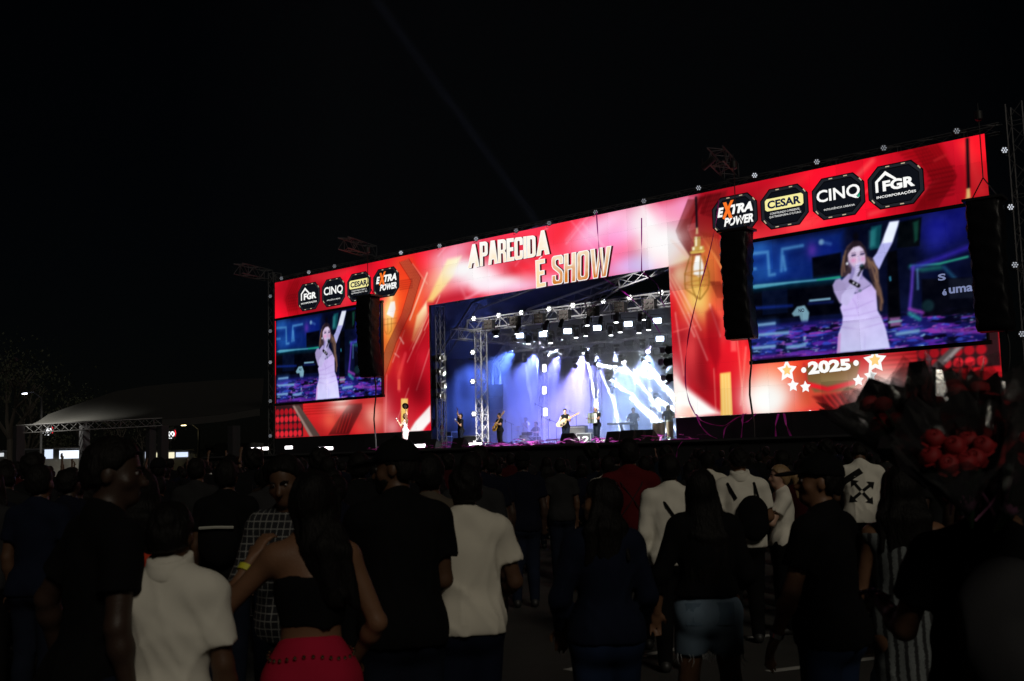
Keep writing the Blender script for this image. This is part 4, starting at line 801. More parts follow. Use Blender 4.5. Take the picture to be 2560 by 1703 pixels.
def beamhead(i, s, e, col, power, deg, rad, label, lens=True):
    s, e = Vector(s), Vector(e); d = (e-s).normalized(); T = thing('beam_light', label, 'beam light', tuple(s), group='beam lights in the smoke')
    R = d.to_track_quat('Z', 'Y').to_matrix()
    MB().lathe([(.06, -.34), (.12, -.3), (.13, -.08), (.11, -.015), (.1, -.015), (.1, -.03)], M=R, n=12).build('head', M_DARK, T, True)
    MB().lathe([(rad*.9, -.012), (rad*.9, -.004)], M=R, n=12).build('lens', emat('beam_lens_%s' % col[0], col, 14), T)
    MB().box(tuple(-d*.2+Vector((0, 0, .22))), (.3, .1, .1)).build('yoke', M_DARK, T)
    shaft(T, d, power*rad*rad, col, max(deg*1.0, 1.8), rad*1.0); return T
BW, BB, BV = (.80, .88, 1), (.55, .68, 1), (.55, .45, 1)
YB, YF = 13.85, .8
# start px, start depth y, end px, end depth y, colour, power, cone, radius
BEAMS = [((1289, 853), 8, (1364, 881), YB, BW, 1.0, 1.0, .07), ((1366, 884), 9, (1430, 866), YB, BW, 1.2, 1.0, .07), ((1342, 850), 8, (1390, 907), YB, BW, .8, .9, .06),
 ((1440, 914), 9.5, (1468, 874), YB, BW, 1.2, 1.6, .075), ((1470, 903), 9, (1491, 1020), 10.3, BW, 1.6, 1.4, .08), ((1490, 885), 9, (1493, 1000), 9.6, BW, 1.5, 2, .09),
 ((1496, 912), 9, (1690, 950), 7.5, BW, 1.5, 2.4, .10), ((1557, 907), 9, (1668, 1048), 8.0, BW, 1.0, 1.2, .08), ((1605, 869), 8, (1566, 1056), 11, BW, 1.1, 1.0, .07),
 ((1612, 906), 8.5, (1692, 1004), 7.5, BW, 1.3, 2.2, .12), ((1521, 946), 9, (1578, 987), YB, BW, 1.3, 1.8, .10), ((1539, 926), 9.5, (1537, 1032), 11, BB, 1.0, 1.0, .07),
 ((1580, 996), 11.5, (1650, 1060), 7.5, BW, 1.0, 3.0, .11), ((1622, 928), 9.5, (1630, 1046), 10.5, BW, 1.2, 1.2, .09), ((1675, 905), 7, (1646, 1020), 9.5, BB, 1.0, 1.2, .07),
 ((1542, 876), 9, (1540, 898), YB, BB, .9, 2.4, .09), ((1629, 859), 8.5, (1600, 915), YB, BV, .7, 3, .08), ((1401, 846), 8.2, (1414, 898), YB, BB, .5, 1.6, .06),
 ((1313, 905), 10, (1327, 992), 10.6, BW, .5, .6, .035), ((1499, 925), 10, (1525, 985), 10.5, BW, 1.2, 1.6, .06), ((1530, 985), 10.6, (1538, 1020), 10.8, BW, 1.4, 3, .07), ((1645, 1000), 9, (1690, 1030), 8, BW, 1.4, 4, .1)]
for i, (s, ys, e, ye, col, pw, deg, rad) in enumerate(BEAMS):
    beamhead(i, U(*s, ys), U(*e, ye), col, pw*BEAMPOW, deg, rad, '%s beam light counted from the left, throwing a %s shaft through the smoke' % (ORD[i] if i < 20 else ['next to last', 'last'][i-20], 'violet' if col == BV else 'pale blue' if col == BB else 'white'))
# wash lights on the rear truss: the blue and violet glow
WASH = [((1290, 870), 10.5, (1180, 1000), 9.5, (.10, .20, .85), .8, 70), ((1340, 880), 11, (1280, 1040), 12, (.16, .22, 1), 1.1, 70), ((1400, 885), 11, (1330, 1060), 10, (.20, .22, 1), 1.4, 60), ((1460, 885), 11, (1400, 1110), 8, (.34, .30, 1), 1.4, 50), ((1500, 885), 11, (1470, 1040), 11.5, (.24, .25, 1), 1.2, 60), ((1560, 905), 11.2, (1560, 1090), 9, (.30, .46, 1), .28, 70), ((1620, 880), 10.5, (1610, 1060), 8, (.34, .52, 1), .30, 70)]
for i, (s, ys, e, ye, col, pw, deg) in enumerate(WASH):
    s, e = Vector(U(*s, ys)), Vector(U(*e, ye)); T = thing('wash_light', ORD[i]+' wash light from the left on the rear truss, flooding the smoke %s' % ('pale blue' if col[0] >= .3 and col[1] > .4 else 'violet blue'), 'wash light', tuple(s), group='wash lights')
    R = (e-s).to_track_quat('Z', 'Y').to_matrix(); MB().lathe([(.1, -.3), (.16, -.26), (.17, -.05), (.15, -.02)], M=R, n=12).build('head', M_DARK, T, True)
    MB().lathe([(.12, -.018), (.12, -.01)], M=R, n=12).build('lens', emat('wash_lens', (.85, .9, 1), 8), T); MB().box((0, 0, .25), (.36, .12, .1)).build('yoke', M_DARK, T)
    spot(T, s, e, pw*WASHPOW, col, deg, .12, .8, const=False)
# side floods with barn doors on the ladder truss
M_FLOOD = emat('flood_lens', (1, .98, .88), 7)
def make_flood():
    T = empty('flood_light'); MB().lathe([(.12, .32), (.15, .26), (.15, 0), (.17, -.02), (.17, -.05), (.14, -.05), (.14, -.02)], axis='X', n=14, M=Matrix.Rotation(-PI/2, 3, 'Y')).build('can', M_PAINT, T, True)
    MB().lathe([(.14, -.03), (.14, -.02)], n=14, M=Matrix.Rotation(-PI/2, 3, 'Y')).build('lens', M_FLOOD, T)
    for k in range(4):
        a = k*PI/2; M4 = Matrix.Rotation(a, 3, 'X') @ Matrix.Rotation(.45, 3, 'Y'); MB().box(tuple(Matrix.Rotation(a, 3, 'X') @ Vector((.16, 0, .20))), (.22, .24, .008), M=Matrix.Rotation(a, 3, 'X') @ Matrix.Rotation(-.5, 3, 'Y')).build('barn_door', M_ALU, T)
    MB().tube([(-.1, -.19, 0), (-.1, -.19, -.1), (-.25, 0, -.1), (-.1, .19, -.1), (-.1, .19, 0)], .014, 5).build('yoke', M_PAINT, T); return T
f0 = make_flood(); uf = [False]
for i, (x, y) in enumerate([(1099, 896), (1099, 930), (1101, 964), (1100, 990)]):
    o = put(f0, uf, U(x, y, .6), .55, ['top', 'second', 'third', 'bottom'][i]+' barn door flood on the ladder truss left of the stage opening', 'flood light', 'floods at the left of the opening', tilt=0)
    if i in (1, 2): spot(o, (0, 0, 0), (5, .0, -1.2), WASHPOW*.35, (.85, .95, .8), 50, .12, .8, const=False)
for i, (x, y) in enumerate([(1668, 905), (1674, 945), (1672, 875)]):
    put(f0, uf, U(x, y, 1.6), PI-.3, ['upper', 'lower', 'highest'][i]+' barn door flood peeking out at the right edge of the opening', 'flood light', 'floods at the right of the opening')

# thin night haze above the stage with one faint shaft going up
HZ = MB().box2((-14, 2.2, 12.6), (34, 16, 46)).build('haze', None); mh = bpy.data.materials.new('night_haze'); mh.use_nodes = True; th_ = mh.node_tree; th_.nodes.clear(); pv = th_.nodes.new('ShaderNodeVolumePrincipled'); pv.inputs['Color'].default_value = (.9, .92, 1, 1); pv.inputs['Density'].default_value = .0012; oh = th_.nodes.new('ShaderNodeOutputMaterial'); th_.links.new(pv.outputs[0], oh.inputs['Volume']); HZ.data.materials.clear(); HZ.data.materials.append(mh); tag(HZ, 'thin night haze above the stage', kind='stuff')
s, e = Vector(U(1345, 560, 9)), Vector(U(925, -20, 9)); T = thing('sky_beam_light', 'beam light behind the wall sending a faint shaft into the sky', 'beam light', tuple(s)); R = (e-s).to_track_quat('Z', 'Y').to_matrix(); MB().lathe([(.2, -.5), (.26, -.4), (.27, -.05), (.25, -.02)], M=R, n=14).build('head', M_DARK, T, True); MB().lathe([(.22, -.018), (.22, -.01)], M=R, n=14).build('lens', emat('wash_lens', (.85, .9, 1), 8), T); shaft(T, (e-s).normalized(), SKYPOW, (.6, .65, 1), 2.2, .25)
# ================================================================ people: bodies as one smooth implicit surface each, clothes and hair as children
V3 = lambda *a: np.array(a, float)
def unit(v): v = np.asarray(v, float); return v/np.linalg.norm(v)
class Field:
    def __init__(s, lo, hi, vox):
        s.vox = vox; s.lo = np.asarray(lo, float); s.n = np.ceil((np.asarray(hi)-s.lo)/vox).astype(int)+1; s.d = np.full(s.n, .09, np.float32)
        s.ax = [s.lo[i]+np.arange(s.n[i])*vox for i in range(3)]
    def win(s, lo, hi, pad):
        sl = [];
        for i in range(3):
            a = max(0, int((lo[i]-pad-s.lo[i])/s.vox)); b = min(s.n[i], int((hi[i]+pad-s.lo[i])/s.vox)+2); sl.append(slice(a, max(a, b)))
        return tuple(sl)
    def pts(s, w): return np.meshgrid(*[s.ax[i][w[i]] for i in range(3)], indexing='ij')
    def smin(s, w, d, k):
        a = s.d[w]
        if k <= 0: s.d[w] = np.minimum(a, d); return
        h = np.clip(.5+.5*(d-a)/k, 0, 1); s.d[w] = d*(1-h)+a*h-k*h*(1-h)
    def cone(s, a, b, ra, rb, k=.03, inf=0, cut=None):
        a, b = np.asarray(a, float), np.asarray(b, float); R = max(ra, rb)+inf; w = s.win(np.minimum(a, b)-R, np.maximum(a, b)+R, .05); X, Y, Z = s.pts(w)
        if X.size == 0: return
        e = b-a; L = e@e; t = np.clip(((X-a[0])*e[0]+(Y-a[1])*e[1]+(Z-a[2])*e[2])/L, 0, 1)
        d = np.sqrt((X-a[0]-t*e[0])**2+(Y-a[1]-t*e[1])**2+(Z-a[2]-t*e[2])**2)-(ra+(rb-ra)*t)-inf
        if cut is not None: p0, n = cut; d = np.maximum(d, (X-p0[0])*n[0]+(Y-p0[1])*n[1]+(Z-p0[2])*n[2])
        s.smin(w, d, k)
    def _ell(s, c, r, R, w, inf):
        X, Y, Z = s.pts(w); P_ = np.stack([X-c[0], Y-c[1], Z-c[2]], -1)
        if R is not None: P_ = P_@R
        rr = np.asarray(r, float)+inf; q = P_/rr; k0 = np.sqrt((q*q).sum(-1)); k1 = np.sqrt(((q/rr)**2).sum(-1))+1e-9; return k0*(k0-1)/k1
    def ell(s, c, r, k=.03, inf=0, R=None, sub=False):
        c = np.asarray(c, float); m = max(r)+inf; w = s.win(c-m, c+m, .05)
        if min(x.stop-x.start for x in w) <= 0: return
        d = s._ell(c, r, R, w, inf)
        if sub: s.d[w] = -(lambda a, b, kk: (lambda h: b*(1-h)+a*h-kk*h*(1-h))(np.clip(.5+.5*(b-a)/kk, 0, 1)))(-s.d[w], d, max(k, 1e-3))
        else: s.smin(w, d, k)
    def clip(s, p0, n):               # keep the side the normal points away from
        X, Y, Z = s.pts(tuple(slice(0, k) for k in s.n)); s.d = np.maximum(s.d, ((X-p0[0])*n[0]+(Y-p0[1])*n[1]+(Z-p0[2])*n[2]).astype(np.float32))
    def noise(s, amp, seed, kx=22, kz=9):
        r = np.random.default_rng(seed); X, Y, Z = s.pts(tuple(slice(0, k) for k in s.n)); t = 0
        for i in range(5):
            a = r.random()*6.28; t = t+np.sin(X*kx*math.cos(a)*(1+i*.4)+Y*kx*math.sin(a)*(1+i*.4)+Z*kz*(r.random()*2-1)*(1+i*.3)+r.random()*6.28)/(1+i*.5)
        s.d = s.d+(t*amp*.45).astype(np.float32)
    def folds(s, amp, seed, ztop, zbot):
        r = np.random.default_rng(seed); X, Y, Z = s.pts(tuple(slice(0, k) for k in s.n)); t = 0; wz = np.clip((ztop-Z)/(ztop-zbot), 0, 1)
        for i in range(6):
            a = r.random()*6.28; kx = 9+r.random()*16; kz = (r.random()*2-1)*9; ph = X*kx*math.cos(a*.5)+Y*kx*.7*math.sin(a)+Z*kz+.9*np.sin(Z*6+a)+.6*np.sin(X*8+a*2)+r.random()*6.28
            t = t+((1-np.abs(np.sin(ph)))**3-.25)*(.35+.65*wz)
        s.d = s.d-(t*amp*.55).astype(np.float32)
    def mesh(s, mt):
        g = openvdb.FloatGrid(.09); d = np.clip(s.d, -.09, .09); d[0] = d[-1] = .09; d[:, 0] = d[:, -1] = .09; d[:, :, 0] = d[:, :, -1] = .09
        g.copyFromArray(np.ascontiguousarray(d, np.float32)); p, q = g.convertToQuads(0.0)
        p = np.asarray(p)*s.vox+s.lo; q = np.asarray(q)[:, ::-1] if FLIP else np.asarray(q)
        me = bpy.data.meshes.new('figure'); me.vertices.add(len(p)); me.vertices.foreach_set('co', p.ravel()); me.loops.add(q.size); me.loops.foreach_set('vertex_index', q.ravel().astype(np.int32))
        me.polygons.add(len(q)); me.polygons.foreach_set('loop_start', np.arange(0, q.size, 4, dtype=np.int32)); me.materials.append(mt); me.update(calc_edges=True)
        me.polygons.foreach_set('use_smooth', [True]*len(q)); return me
FLIP = False
def rotm(yaw=0, pitch=0, roll=0): return np.array(Matrix.Rotation(yaw, 3, 'Z') @ Matrix.Rotation(pitch, 3, 'X') @ Matrix.Rotation(roll, 3, 'Y'))
class Skel:
    """joint positions for a figure facing +y; arms = (upper direction, forearm direction, finger curl) left then right"""
    def __init__(s, H=1.75, sex='m', arms=None, head=(0, 0, 0), lean=0.0, stance=.10, bulk=1.0, sit=False, twist=0, legs=None):
        k = H/1.75; s.k = k; s.sex = sex; s.hshift = 0.0; s.bulk = bulk; f = sex == 'f'; s.Rb = rotm(0, -lean, 0)
        hip = V3(0, 0, .93*k if not sit else .55*k); s.hip = hip
        T = lambda x, y, z: hip+s.Rb@(V3(x, y, z-.93)*k)
        s.T = T; sw = (.155 if f else .182)*(.6+.4*bulk); s.sh = [T(-sw, -.005, 1.415), T(sw, -.005, 1.415)]; s.neck = T(0, -.01, 1.45); s.ntop = T(0, .012, 1.565)
        s.Rh = s.Rb@rotm(*head); s.hc = s.ntop
        s.Hd = lambda x, y, z: s.hc+s.Rh@(V3(x, y, z)*k*(.95 if f else 1)*(1.0 if H > 1.45 else 1.08))
        arms = arms or [((-.16, -.05, -1), (.02, .22, -1), .5), ((.16, -.05, -1), (-.02, .22, -1), .5)]
        s.el, s.wr, s.hd, s.curl = [], [], [], []
        for i, (u, f_, c) in enumerate(arms):
            e = s.sh[i]+s.Rb@unit(u)*.295*k; w = e+s.Rb@unit(f_)*.25*k; s.el.append(e); s.wr.append(w); s.hd.append(s.Rb@unit(f_)); s.curl.append(c)
        s.hj = [hip+V3(-.09, 0, -.02)*k, hip+V3(.09, 0, -.02)*k]
        if sit: s.kn = [hip+V3(-.14, .42, .0)*k, hip+V3(.14, .42, .0)*k]; s.an = [V3(-.14*k, .40*k, .075*k), V3(.14*k, .40*k, .075*k)]
        else:
            st = stance*k; lg = legs or [(0, 0), (0, 0)]
            s.kn = [V3(-st*.95, .02*k+lg[0][0]*.5, .49*k), V3(st*.95, .02*k+lg[1][0]*.5, .49*k)]; s.an = [V3(-st, -.03*k+lg[0][0], .075*k+lg[0][1]), V3(st, -.03*k+lg[1][0], .075*k+lg[1][1])]
    def box(s, pad=.16):
        P_ = np.array([s.hip, s.ntop+V3(0, 0, .28*s.k)]+s.sh+s.el+s.wr+[w+h*.2 for w, h in zip(s.wr, s.hd)]+s.kn+s.an+[a+V3(0, .2, -.075) for a in s.an]); return P_.min(0)-pad, P_.max(0)+pad
    def legs(s, F, inf=0, to_ankle=True, thick=1.0):
        k = s.k; f = s.sex == 'f'
        for i in (0, 1):
            F.cone(s.hj[i], s.kn[i], (.095 if f else .09)*k*thick, .06*k*thick, .05, inf); F.cone(s.kn[i], s.an[i], .057*k*thick, .04*k*thick, .03, inf)
            F.ell(s.kn[i]*.62+s.an[i]*.38+V3(0, -.022, 0)*k, (.05*k, .052*k, .11*k), .03, inf)
        F.ell(s.hip+V3(0, -.01, .0)*k, ((.17 if f else .16)*k, .115*k, .12*k), .06, inf)
        for sx in (-1, 1): F.ell(s.hip+V3(sx*.075, -.06, -.03)*k, (.09*k, .085*k, .095*k), .05, inf)
    def torso(s, F, inf=0, straight=0.0):
        k = s.k; f = s.sex == 'f'; T = s.T; b = s.bulk; R = s.Rb
        F.ell(T(0, 0, .97), ((.165 if f else .155)*k*b, .11*k*b, .12*k), .05, inf, R); F.ell(T(0, .0, 1.12), (((.12 if f else .142)+straight*.02)*k*b, (.09+straight*.015)*k*b, .15*k), .06, inf, R)
        F.ell(T(0, -.005, 1.29), ((.138 if f else .165)*k*(.5+.5*b), .108*k*b, .16*k), .06, inf, R)
        if f:
            for sx in (-1, 1): F.ell(T(sx*.07, .085, 1.265), (.062*k, .055*k, .062*k), .04, inf)
        sw = s.sh[1]-s.sh[0]; F.cone(s.sh[0]+sw*.08, s.sh[1]-sw*.08, .062*k, .062*k, .05, inf)
        for i in (0, 1): F.cone(s.sh[i]*.62+s.neck*.38+V3(0, -.01, .0), T(0, -.012, 1.5), .05*k, .052*k, .05, inf*.6)
    def arm(s, F, i, inf=0, fore=True, hand=True):
        k = s.k*(.92 if s.sex == 'f' else 1.0); F.cone(s.sh[i], s.el[i], .054*k, .042*k, .04, inf)
        if fore:
            F.cone(s.el[i], s.wr[i], .042*k, .027*k, .02, inf); F.ell(s.el[i]*.72+s.wr[i]*.28, (.044*k,)*3, .03, inf)
        if hand: s.hand(F, i)
    def hand(s, F, i):
        k = s.k; w, d = s.wr[i], s.hd[i]; side = unit(np.cross(d, V3(0, 0, 1)) if abs(d[2]) < .9 else np.cross(d, V3(1, 0, 0))); pn = np.cross(side, d)
        if abs(d[2]) >= .9: side, pn = pn, -side
        if i == 1: side = side
        R = np.stack([side, pn, d], 1); F.ell(w+d*.05*k, (.04*k, .017*k, .055*k), .015, 0, R); c = s.curl[i]
        inw = pn*(1 if (pn@ (s.hip-w)) > 0 else -1)
        for q, (o, L) in enumerate([(-.03, .07), (-.01, .082), (.011, .078), (.03, .06)]):
            b = w+d*.09*k+side*o*k; d1 = unit(d+inw*c*.7+side*o*2); m = b+d1*L*.52*k; d2 = unit(d*(1-c)+inw*c*1.6); e = m+d2*L*.5*k
            F.cone(b, m, .0098*k, .009*k, .006); F.cone(m, e, .009*k, .0075*k, .004)
        t0 = w+d*.025*k+side*.032*k*(1 if (side@unit(V3(0, 1, 0))) > 0 else -1); sd = unit(t0-(w+d*.025*k)); t1 = t0+unit(sd*.7+d*.8+inw*.3)*.04*k; F.cone(t0, t1, .013*k, .0105*k, .01); F.cone(t1, t1+unit(d+inw*c)*.032*k, .0105*k, .008*k, .005)
    def headf(s, F, detail=True):
        k = s.k; h = s.Hd; R = s.Rh; F.cone(s.neck, s.ntop+V3(0, 0, .01), (.05 if s.sex == 'f' else .058)*k, (.048 if s.sex == 'f' else .055)*k, .03)
        F.ell(h(0, -.012, .105), (.076*k, .096*k, .094*k), .02, 0, R); F.ell(h(0, .03, .045), (.06*k, .066*k, .072*k), .035, 0, R); F.ell(h(0, .07, -.002), (.03*k, .026*k, .024*k), .03, 0, R)
        if detail:
            F.cone(h(0, .083, .085), h(0, .11, .055), .011*k, .016*k, .014); F.ell(h(0, .083, .022), (.024*k, .012*k, .011*k), .008, 0, R)
            for sx in (-1, 1):
                F.ell(h(sx*.077, -.012, .07), (.011*k, .022*k, .032*k), .01, 0, R); F.ell(h(sx*.03, .092, .089), (.016*k, .013*k, .011*k), .012, 0, R, True); F.ell(h(sx*.03, .072, .089), (.013*k,)*3, .004, 0, R); F.ell(h(sx*.045, .055, .055), (.025*k, .022*k, .022*k), .02, 0, R)
SKINS = {}
def skin(tone='tan'):
    return mat('skin_'+tone, {'tan': (.20, .10, .055), 'brown': (.10, .05, .028), 'fair': (.52, .32, .23), 'dark': (.045, .025, .017)}[tone], .5, var=.12, scale=14, bump=.12, bscale=120, spec=.4)
HAIRM = mat('dark_hair', (.006, .005, .0045), .6, var=.5, scale=30, bump=.8, bscale=40, stretch=(3, 3, .6), spec=.15); HAIRB = mat('brown_hair', (.10, .055, .028), .4, var=.5, scale=30, bump=.8, bscale=40, stretch=(3, 3, .6), spec=.15); HAIRBL = mat('blond_hair', (.30, .19, .09), .4, var=.5, scale=30, bump=.8, bscale=40, stretch=(3, 3, .6))
def cloth(name, col=(.5, .5, .5), **k): return mat(name, col, k.pop('rough', .92), var=k.pop('var', .16), scale=k.pop('scale', 5), bump=k.pop('bump', .12), bscale=k.pop('bscale', 220), spec=.12, **k)
def hair_mesh(s, style, vox, mt, seed=1):
    lo, hi = s.hc-V3(.3, .3, .85 if 'long' in style else .25), s.hc+V3(.3, .3, .42); F = Field(lo, hi, vox); k = s.k; h = s.Hd; R = s.Rh; n = R@unit(V3(0, .78, -.62))
    if style == 'bald': return None
    th = {'short': .014, 'crop': .008, 'afro': .05}.get(style, .016)
    F.ell(h(0, -.014, .108), (.077*k, .097*k, .095*k), .01, th*k, R); F.ell(h(0, -.045, .06), (.07*k, .06*k, .07*k), .03, th*.6*k, R)
    F.clip(h(0, .058, .145), n)
    if style in ('short', 'crop'):
        F.clip(h(0, -.03, .035), R@unit(V3(0, .35, -1)))
        for sx in (-1, 1): F.ell(h(sx*.085, .0, .05), (.03*k, .036*k, .05*k), .004, 0, R, True)
    if style == 'afro': F.noise(.012, seed, 60, 60)
    elif 'long' in style:
        L = {'long': .34, 'longwaist': .52, 'longmid': .24}[style]; rr = random.Random(seed)
        for q in range(9):
            a = -1.0+2.0*q/8; x = .07*a; b = h(x, -.055+.05*a*a, .06); e = s.hc+s.Rb@(V3(x*(1.5 if not s.hshift else 1.0)+s.hshift+rr.uniform(-.015, .015), -.105-.02*(1-a*a)+rr.uniform(-.01, .01), -L*rr.uniform(.85, 1.05))*k); m = (b+e)/2+s.Rb@V3(x*.25, -.035, .03)*k
            F.cone(b, m, .034*k, .03*k, .02); F.cone(m, e, .03*k, .013*k, .02)
        F.noise(.006, seed, 90, 8)
    elif style == 'pony':
        b = h(0, -.11, .13); m = b+s.Rb@V3(0, -.07, -.05)*k; e = m+s.Rb@V3(.01, -.02, -.22)*k; F.cone(b, m, .022*k, .034*k, .02); F.cone(m, e, .034*k, .012*k, .02)
    elif style == 'bun': F.ell(h(0, -.10, .17), (.045*k,)*3, .015, 0, R); F.noise(.003, seed, 90, 40)
    else: F.noise(.0055, seed, 95, 95)
    return F.mesh(mt)
def cap_mesh(s, vox, mt, back=False):
    F = Field(s.hc-V3(.32, .32, .1), s.hc+V3(.32, .32, .42), vox); k = s.k; h = s.Hd; R = s.Rh; F.ell(h(0, -.012, .115), (.08*k, .1*k, .096*k), .01, .016*k, R); F.clip(h(0, 0, .115), R@V3(0, .12, -1)/1.007)
    G_ = -1 if back else 1; F.ell(h(0, G_*.135, .125), (.075*k, .085*k, .009*k), .012, .003, R@rotm(0, -.12*G_, 0)); F.ell(h(0, -.012, .228), (.012*k,)*3, .005, 0, R); return F.mesh(mt)
def figure(s, dress, name='person', vox=.014, tone='tan', top=None, bottom=None, hairm=None, shoes=None, seed=1, fold=.006, parent=None):
    """dress: top / bottom / hair / cap styles; returns the person (body mesh) with clothes and hair as children"""
    lo, hi = s.box(); k = s.k; B = Field(lo, hi, vox); s.legs(B); s.torso(B); s.headf(B)
    for i in (0, 1): s.arm(B, i)
    for i in (0, 1): B.cone(s.an[i]+V3(0, -.03, -.03)*k, s.an[i]+V3(0, .13, -.045)*k, .034*k, .026*k, .02)
    root = obj(name, B.mesh(skin(tone))); ch = {}
    def part(n, F, m, sd=0, f=fold): 
        if f and sd == 1: F.folds(f*1.5, seed+sd, s.sh[0][2]+.05, s.hip[2]-.1)
        elif f: F.noise(f, seed+sd)
        c = obj(n, F.mesh(m), root); ch[n] = c; return c
    tp = dress.get('top', 'tee')
    if tp:
        F = Field(lo, hi, vox); inf = dress.get('tinf', .016)
        if tp in ('crop', 'tube'):
            s.torso(F, inf*.6); F.clip(s.T(0, 0, 1.05 if tp == 'crop' else 1.145), V3(0, 0, -1)); F.clip(s.T(0, -.02, 1.335), unit(V3(0, .25, 1)))
        elif tp == 'dress':
            s.torso(F, inf); F.cone(s.hip+V3(0, 0, .05), V3(0, 0, dress.get('hem', .25)), .15*k, .27*k, .06, .01); F.clip(V3(0, 0, dress.get('hem', .25)), V3(0, 0, -1)); F.clip(s.T(0, 0, 1.44), V3(0, 0, 1))
        elif tp == 'gown':
            s.torso(F, .008); s.legs(F, .03, thick=1.25); F.clip(V3(0, 0, .05), V3(0, 0, -1)); F.clip(s.T(0, -.02, 1.35), unit(V3(0, .1, 1)))
        else:
            s.torso(F, inf, straight=1.0 if s.sex == 'm' else .2); F.ell(s.T(0, -.005, .93), ((.168 if s.sex == 'm' else .165)*k*s.bulk, .118*k*s.bulk, .16*k), .06, inf+.012)
            for sx in (-1, 1): F.ell(s.hip+V3(sx*.07, -.055, -.02)*k, (.092*k, .09*k, .10*k), .05, inf+.018)
            fr = {'tee': .62, 'polo': .74, 'tank': 0, 'jacket': 1, 'shirt': 1, 'sleeve34': 1}[tp]
            for i in (0, 1):
                if tp == 'tank': continue
                u = s.el[i]-s.sh[i]
                if fr < 1:
                    e = s.sh[i]+u*fr; F.cone(s.sh[i]+u*.02, e+u*.15, .066*k, .072*k, .035, .006, cut=(e, unit(u)))
                else:
                    F.cone(s.sh[i], s.el[i], .064*k, .056*k, .035, .006); w = s.wr[i] if tp != 'sleeve34' else s.el[i]*.45+s.wr[i]*.55; g_ = w-s.el[i]; F.cone(s.el[i], w+g_*.1, .056*k, .044*k, .03, .004, cut=(w, unit(g_)))
            F.folds(fold*1.5, seed+1, s.sh[0][2]+.05, s.hip[2]-.1); hem = dress.get('thigh', .86 if s.sex == 'm' else .92); F.clip(V3(0, 0, s.hip[2]+(hem-.93)*k), V3(0, 0, -1)); F.ell(s.T(0, .03, 1.535), (.066*k, .075*k, .05*k), .01, 0, None, True)
        part({'crop': 'crop_top', 'tube': 'tube_top', 'dress': 'dress', 'gown': 'gown', 'tank': 'tank_top', 'jacket': 'jacket', 'tee': 't_shirt', 'polo': 'polo_shirt', 'shirt': 'shirt', 'sleeve34': 'blouse'}[tp], F, top, 1, fold if tp in ('crop', 'tube', 'dress', 'gown') else 0)
        if tp == 'polo':
            F = Field(s.neck-V3(.2, .2, .12), s.neck+V3(.2, .2, .2), min(vox, .009)); F.cone(s.T(0, -.006, 1.49), s.T(0, .002, 1.56), .094*k, .084*k, 0, .006); F.clip(s.T(0, 0, 1.565), unit(V3(0, -.3, 1))); F.clip(s.T(0, 0, 1.46), V3(0, 0, -1))
            c = part('collar', F, top, 3, .001); c.parent = ch['polo_shirt']
    bt = dress.get('bottom', 'jeans')
    if bt:
        F = Field(lo, (hi[0], hi[1], s.hip[2]+.35), vox)
        if bt == 'skirt': F.cone(s.hip+V3(0, 0, .06), V3(0, 0, .1), .145*k, .235*k, .05, .01); s.legs(F, .01); F.clip(V3(0, 0, .12), V3(0, 0, -1))
        elif bt == 'wide': s.legs(F, .03, thick=1.3); F.clip(V3(0, 0, .04), V3(0, 0, -1))
        else:
            s.legs(F, .014 if bt in ('jeans', 'tight', 'shorts', 'denimshorts') else .022, thick=1.0 if bt == 'tight' else 1.07); F.clip(V3(0, 0, {'shorts': .46*k, 'denimshorts': .66*k}.get(bt, .035)), V3(0, 0, -1))
        F.clip(s.T(0, 0, {'denimshorts': 1.05, 'skirt': 1.11}.get(bt, 1.0)), V3(0, 0, 1)); part({'skirt': 'skirt', 'shorts': 'shorts', 'denimshorts': 'denim_shorts', 'jeans': 'jeans'}.get(bt, 'trousers'), F, bottom, 5, .004)
    for i in (0, 1):
        F = Field(s.an[i]-V3(.12, .16, .1), s.an[i]+V3(.12, .26, .1), min(vox, .012)); F.cone(s.an[i]+V3(0, -.035, -.03)*k, s.an[i]+V3(0, .14, -.043)*k, .044*k, .034*k, .02); F.cone(s.an[i]+V3(0, -.02, -.03)*k, s.an[i]+V3(0, 0, .03)*k, .045*k, .044*k, .02); F.clip(V3(0, 0, max(0, s.an[i][2]-.075*k)), V3(0, 0, -1)); F.clip(s.an[i]+V3(0, 0, .045), V3(0, 0, 1))
        c = obj('shoe', F.mesh(shoes or mat('dark_shoe', (.02, .02, .02), .5)), root)
    if dress.get('face'):
        for sx in (-1, 1):
            e_ = s.Hd(sx*.031, .0785, .089); e = MB().lathe([(.002, -.009), (.007, -.006), (.0088, 0), (.007, .006), (.002, .009)], tuple(e_), n=10, M=Matrix(s.Rh.tolist()) @ Matrix.Rotation(-PI/2, 3, 'X')).build('eye', mat('eye_white', (.30, .28, .27), .3, var=.05), root, True)
            MB().lathe([(.0048, .0066), (.0042, .0083), (.001, .0094)], tuple(e_), n=10, M=Matrix(s.Rh.tolist()) @ Matrix.Rotation(-PI/2, 3, 'X')).build('iris', mat('dark_iris', (.01, .007, .005), .1), e, True)
            MB().tube([s.Hd(sx*.013, .098, .106), s.Hd(sx*.032, .096, .113), s.Hd(sx*.052, .080, .106)], [.004*k, .0055*k, .003*k], 6).build('eyebrow', HAIRM, root, True)
        MB().tube([s.Hd(-.024, .088, .0225), s.Hd(0, .097, .0215), s.Hd(.024, .088, .0225)], [.002*k, .0035*k, .002*k], 6).build('lips', mat('lip_skin', (.12, .04, .03), .5), root, True)
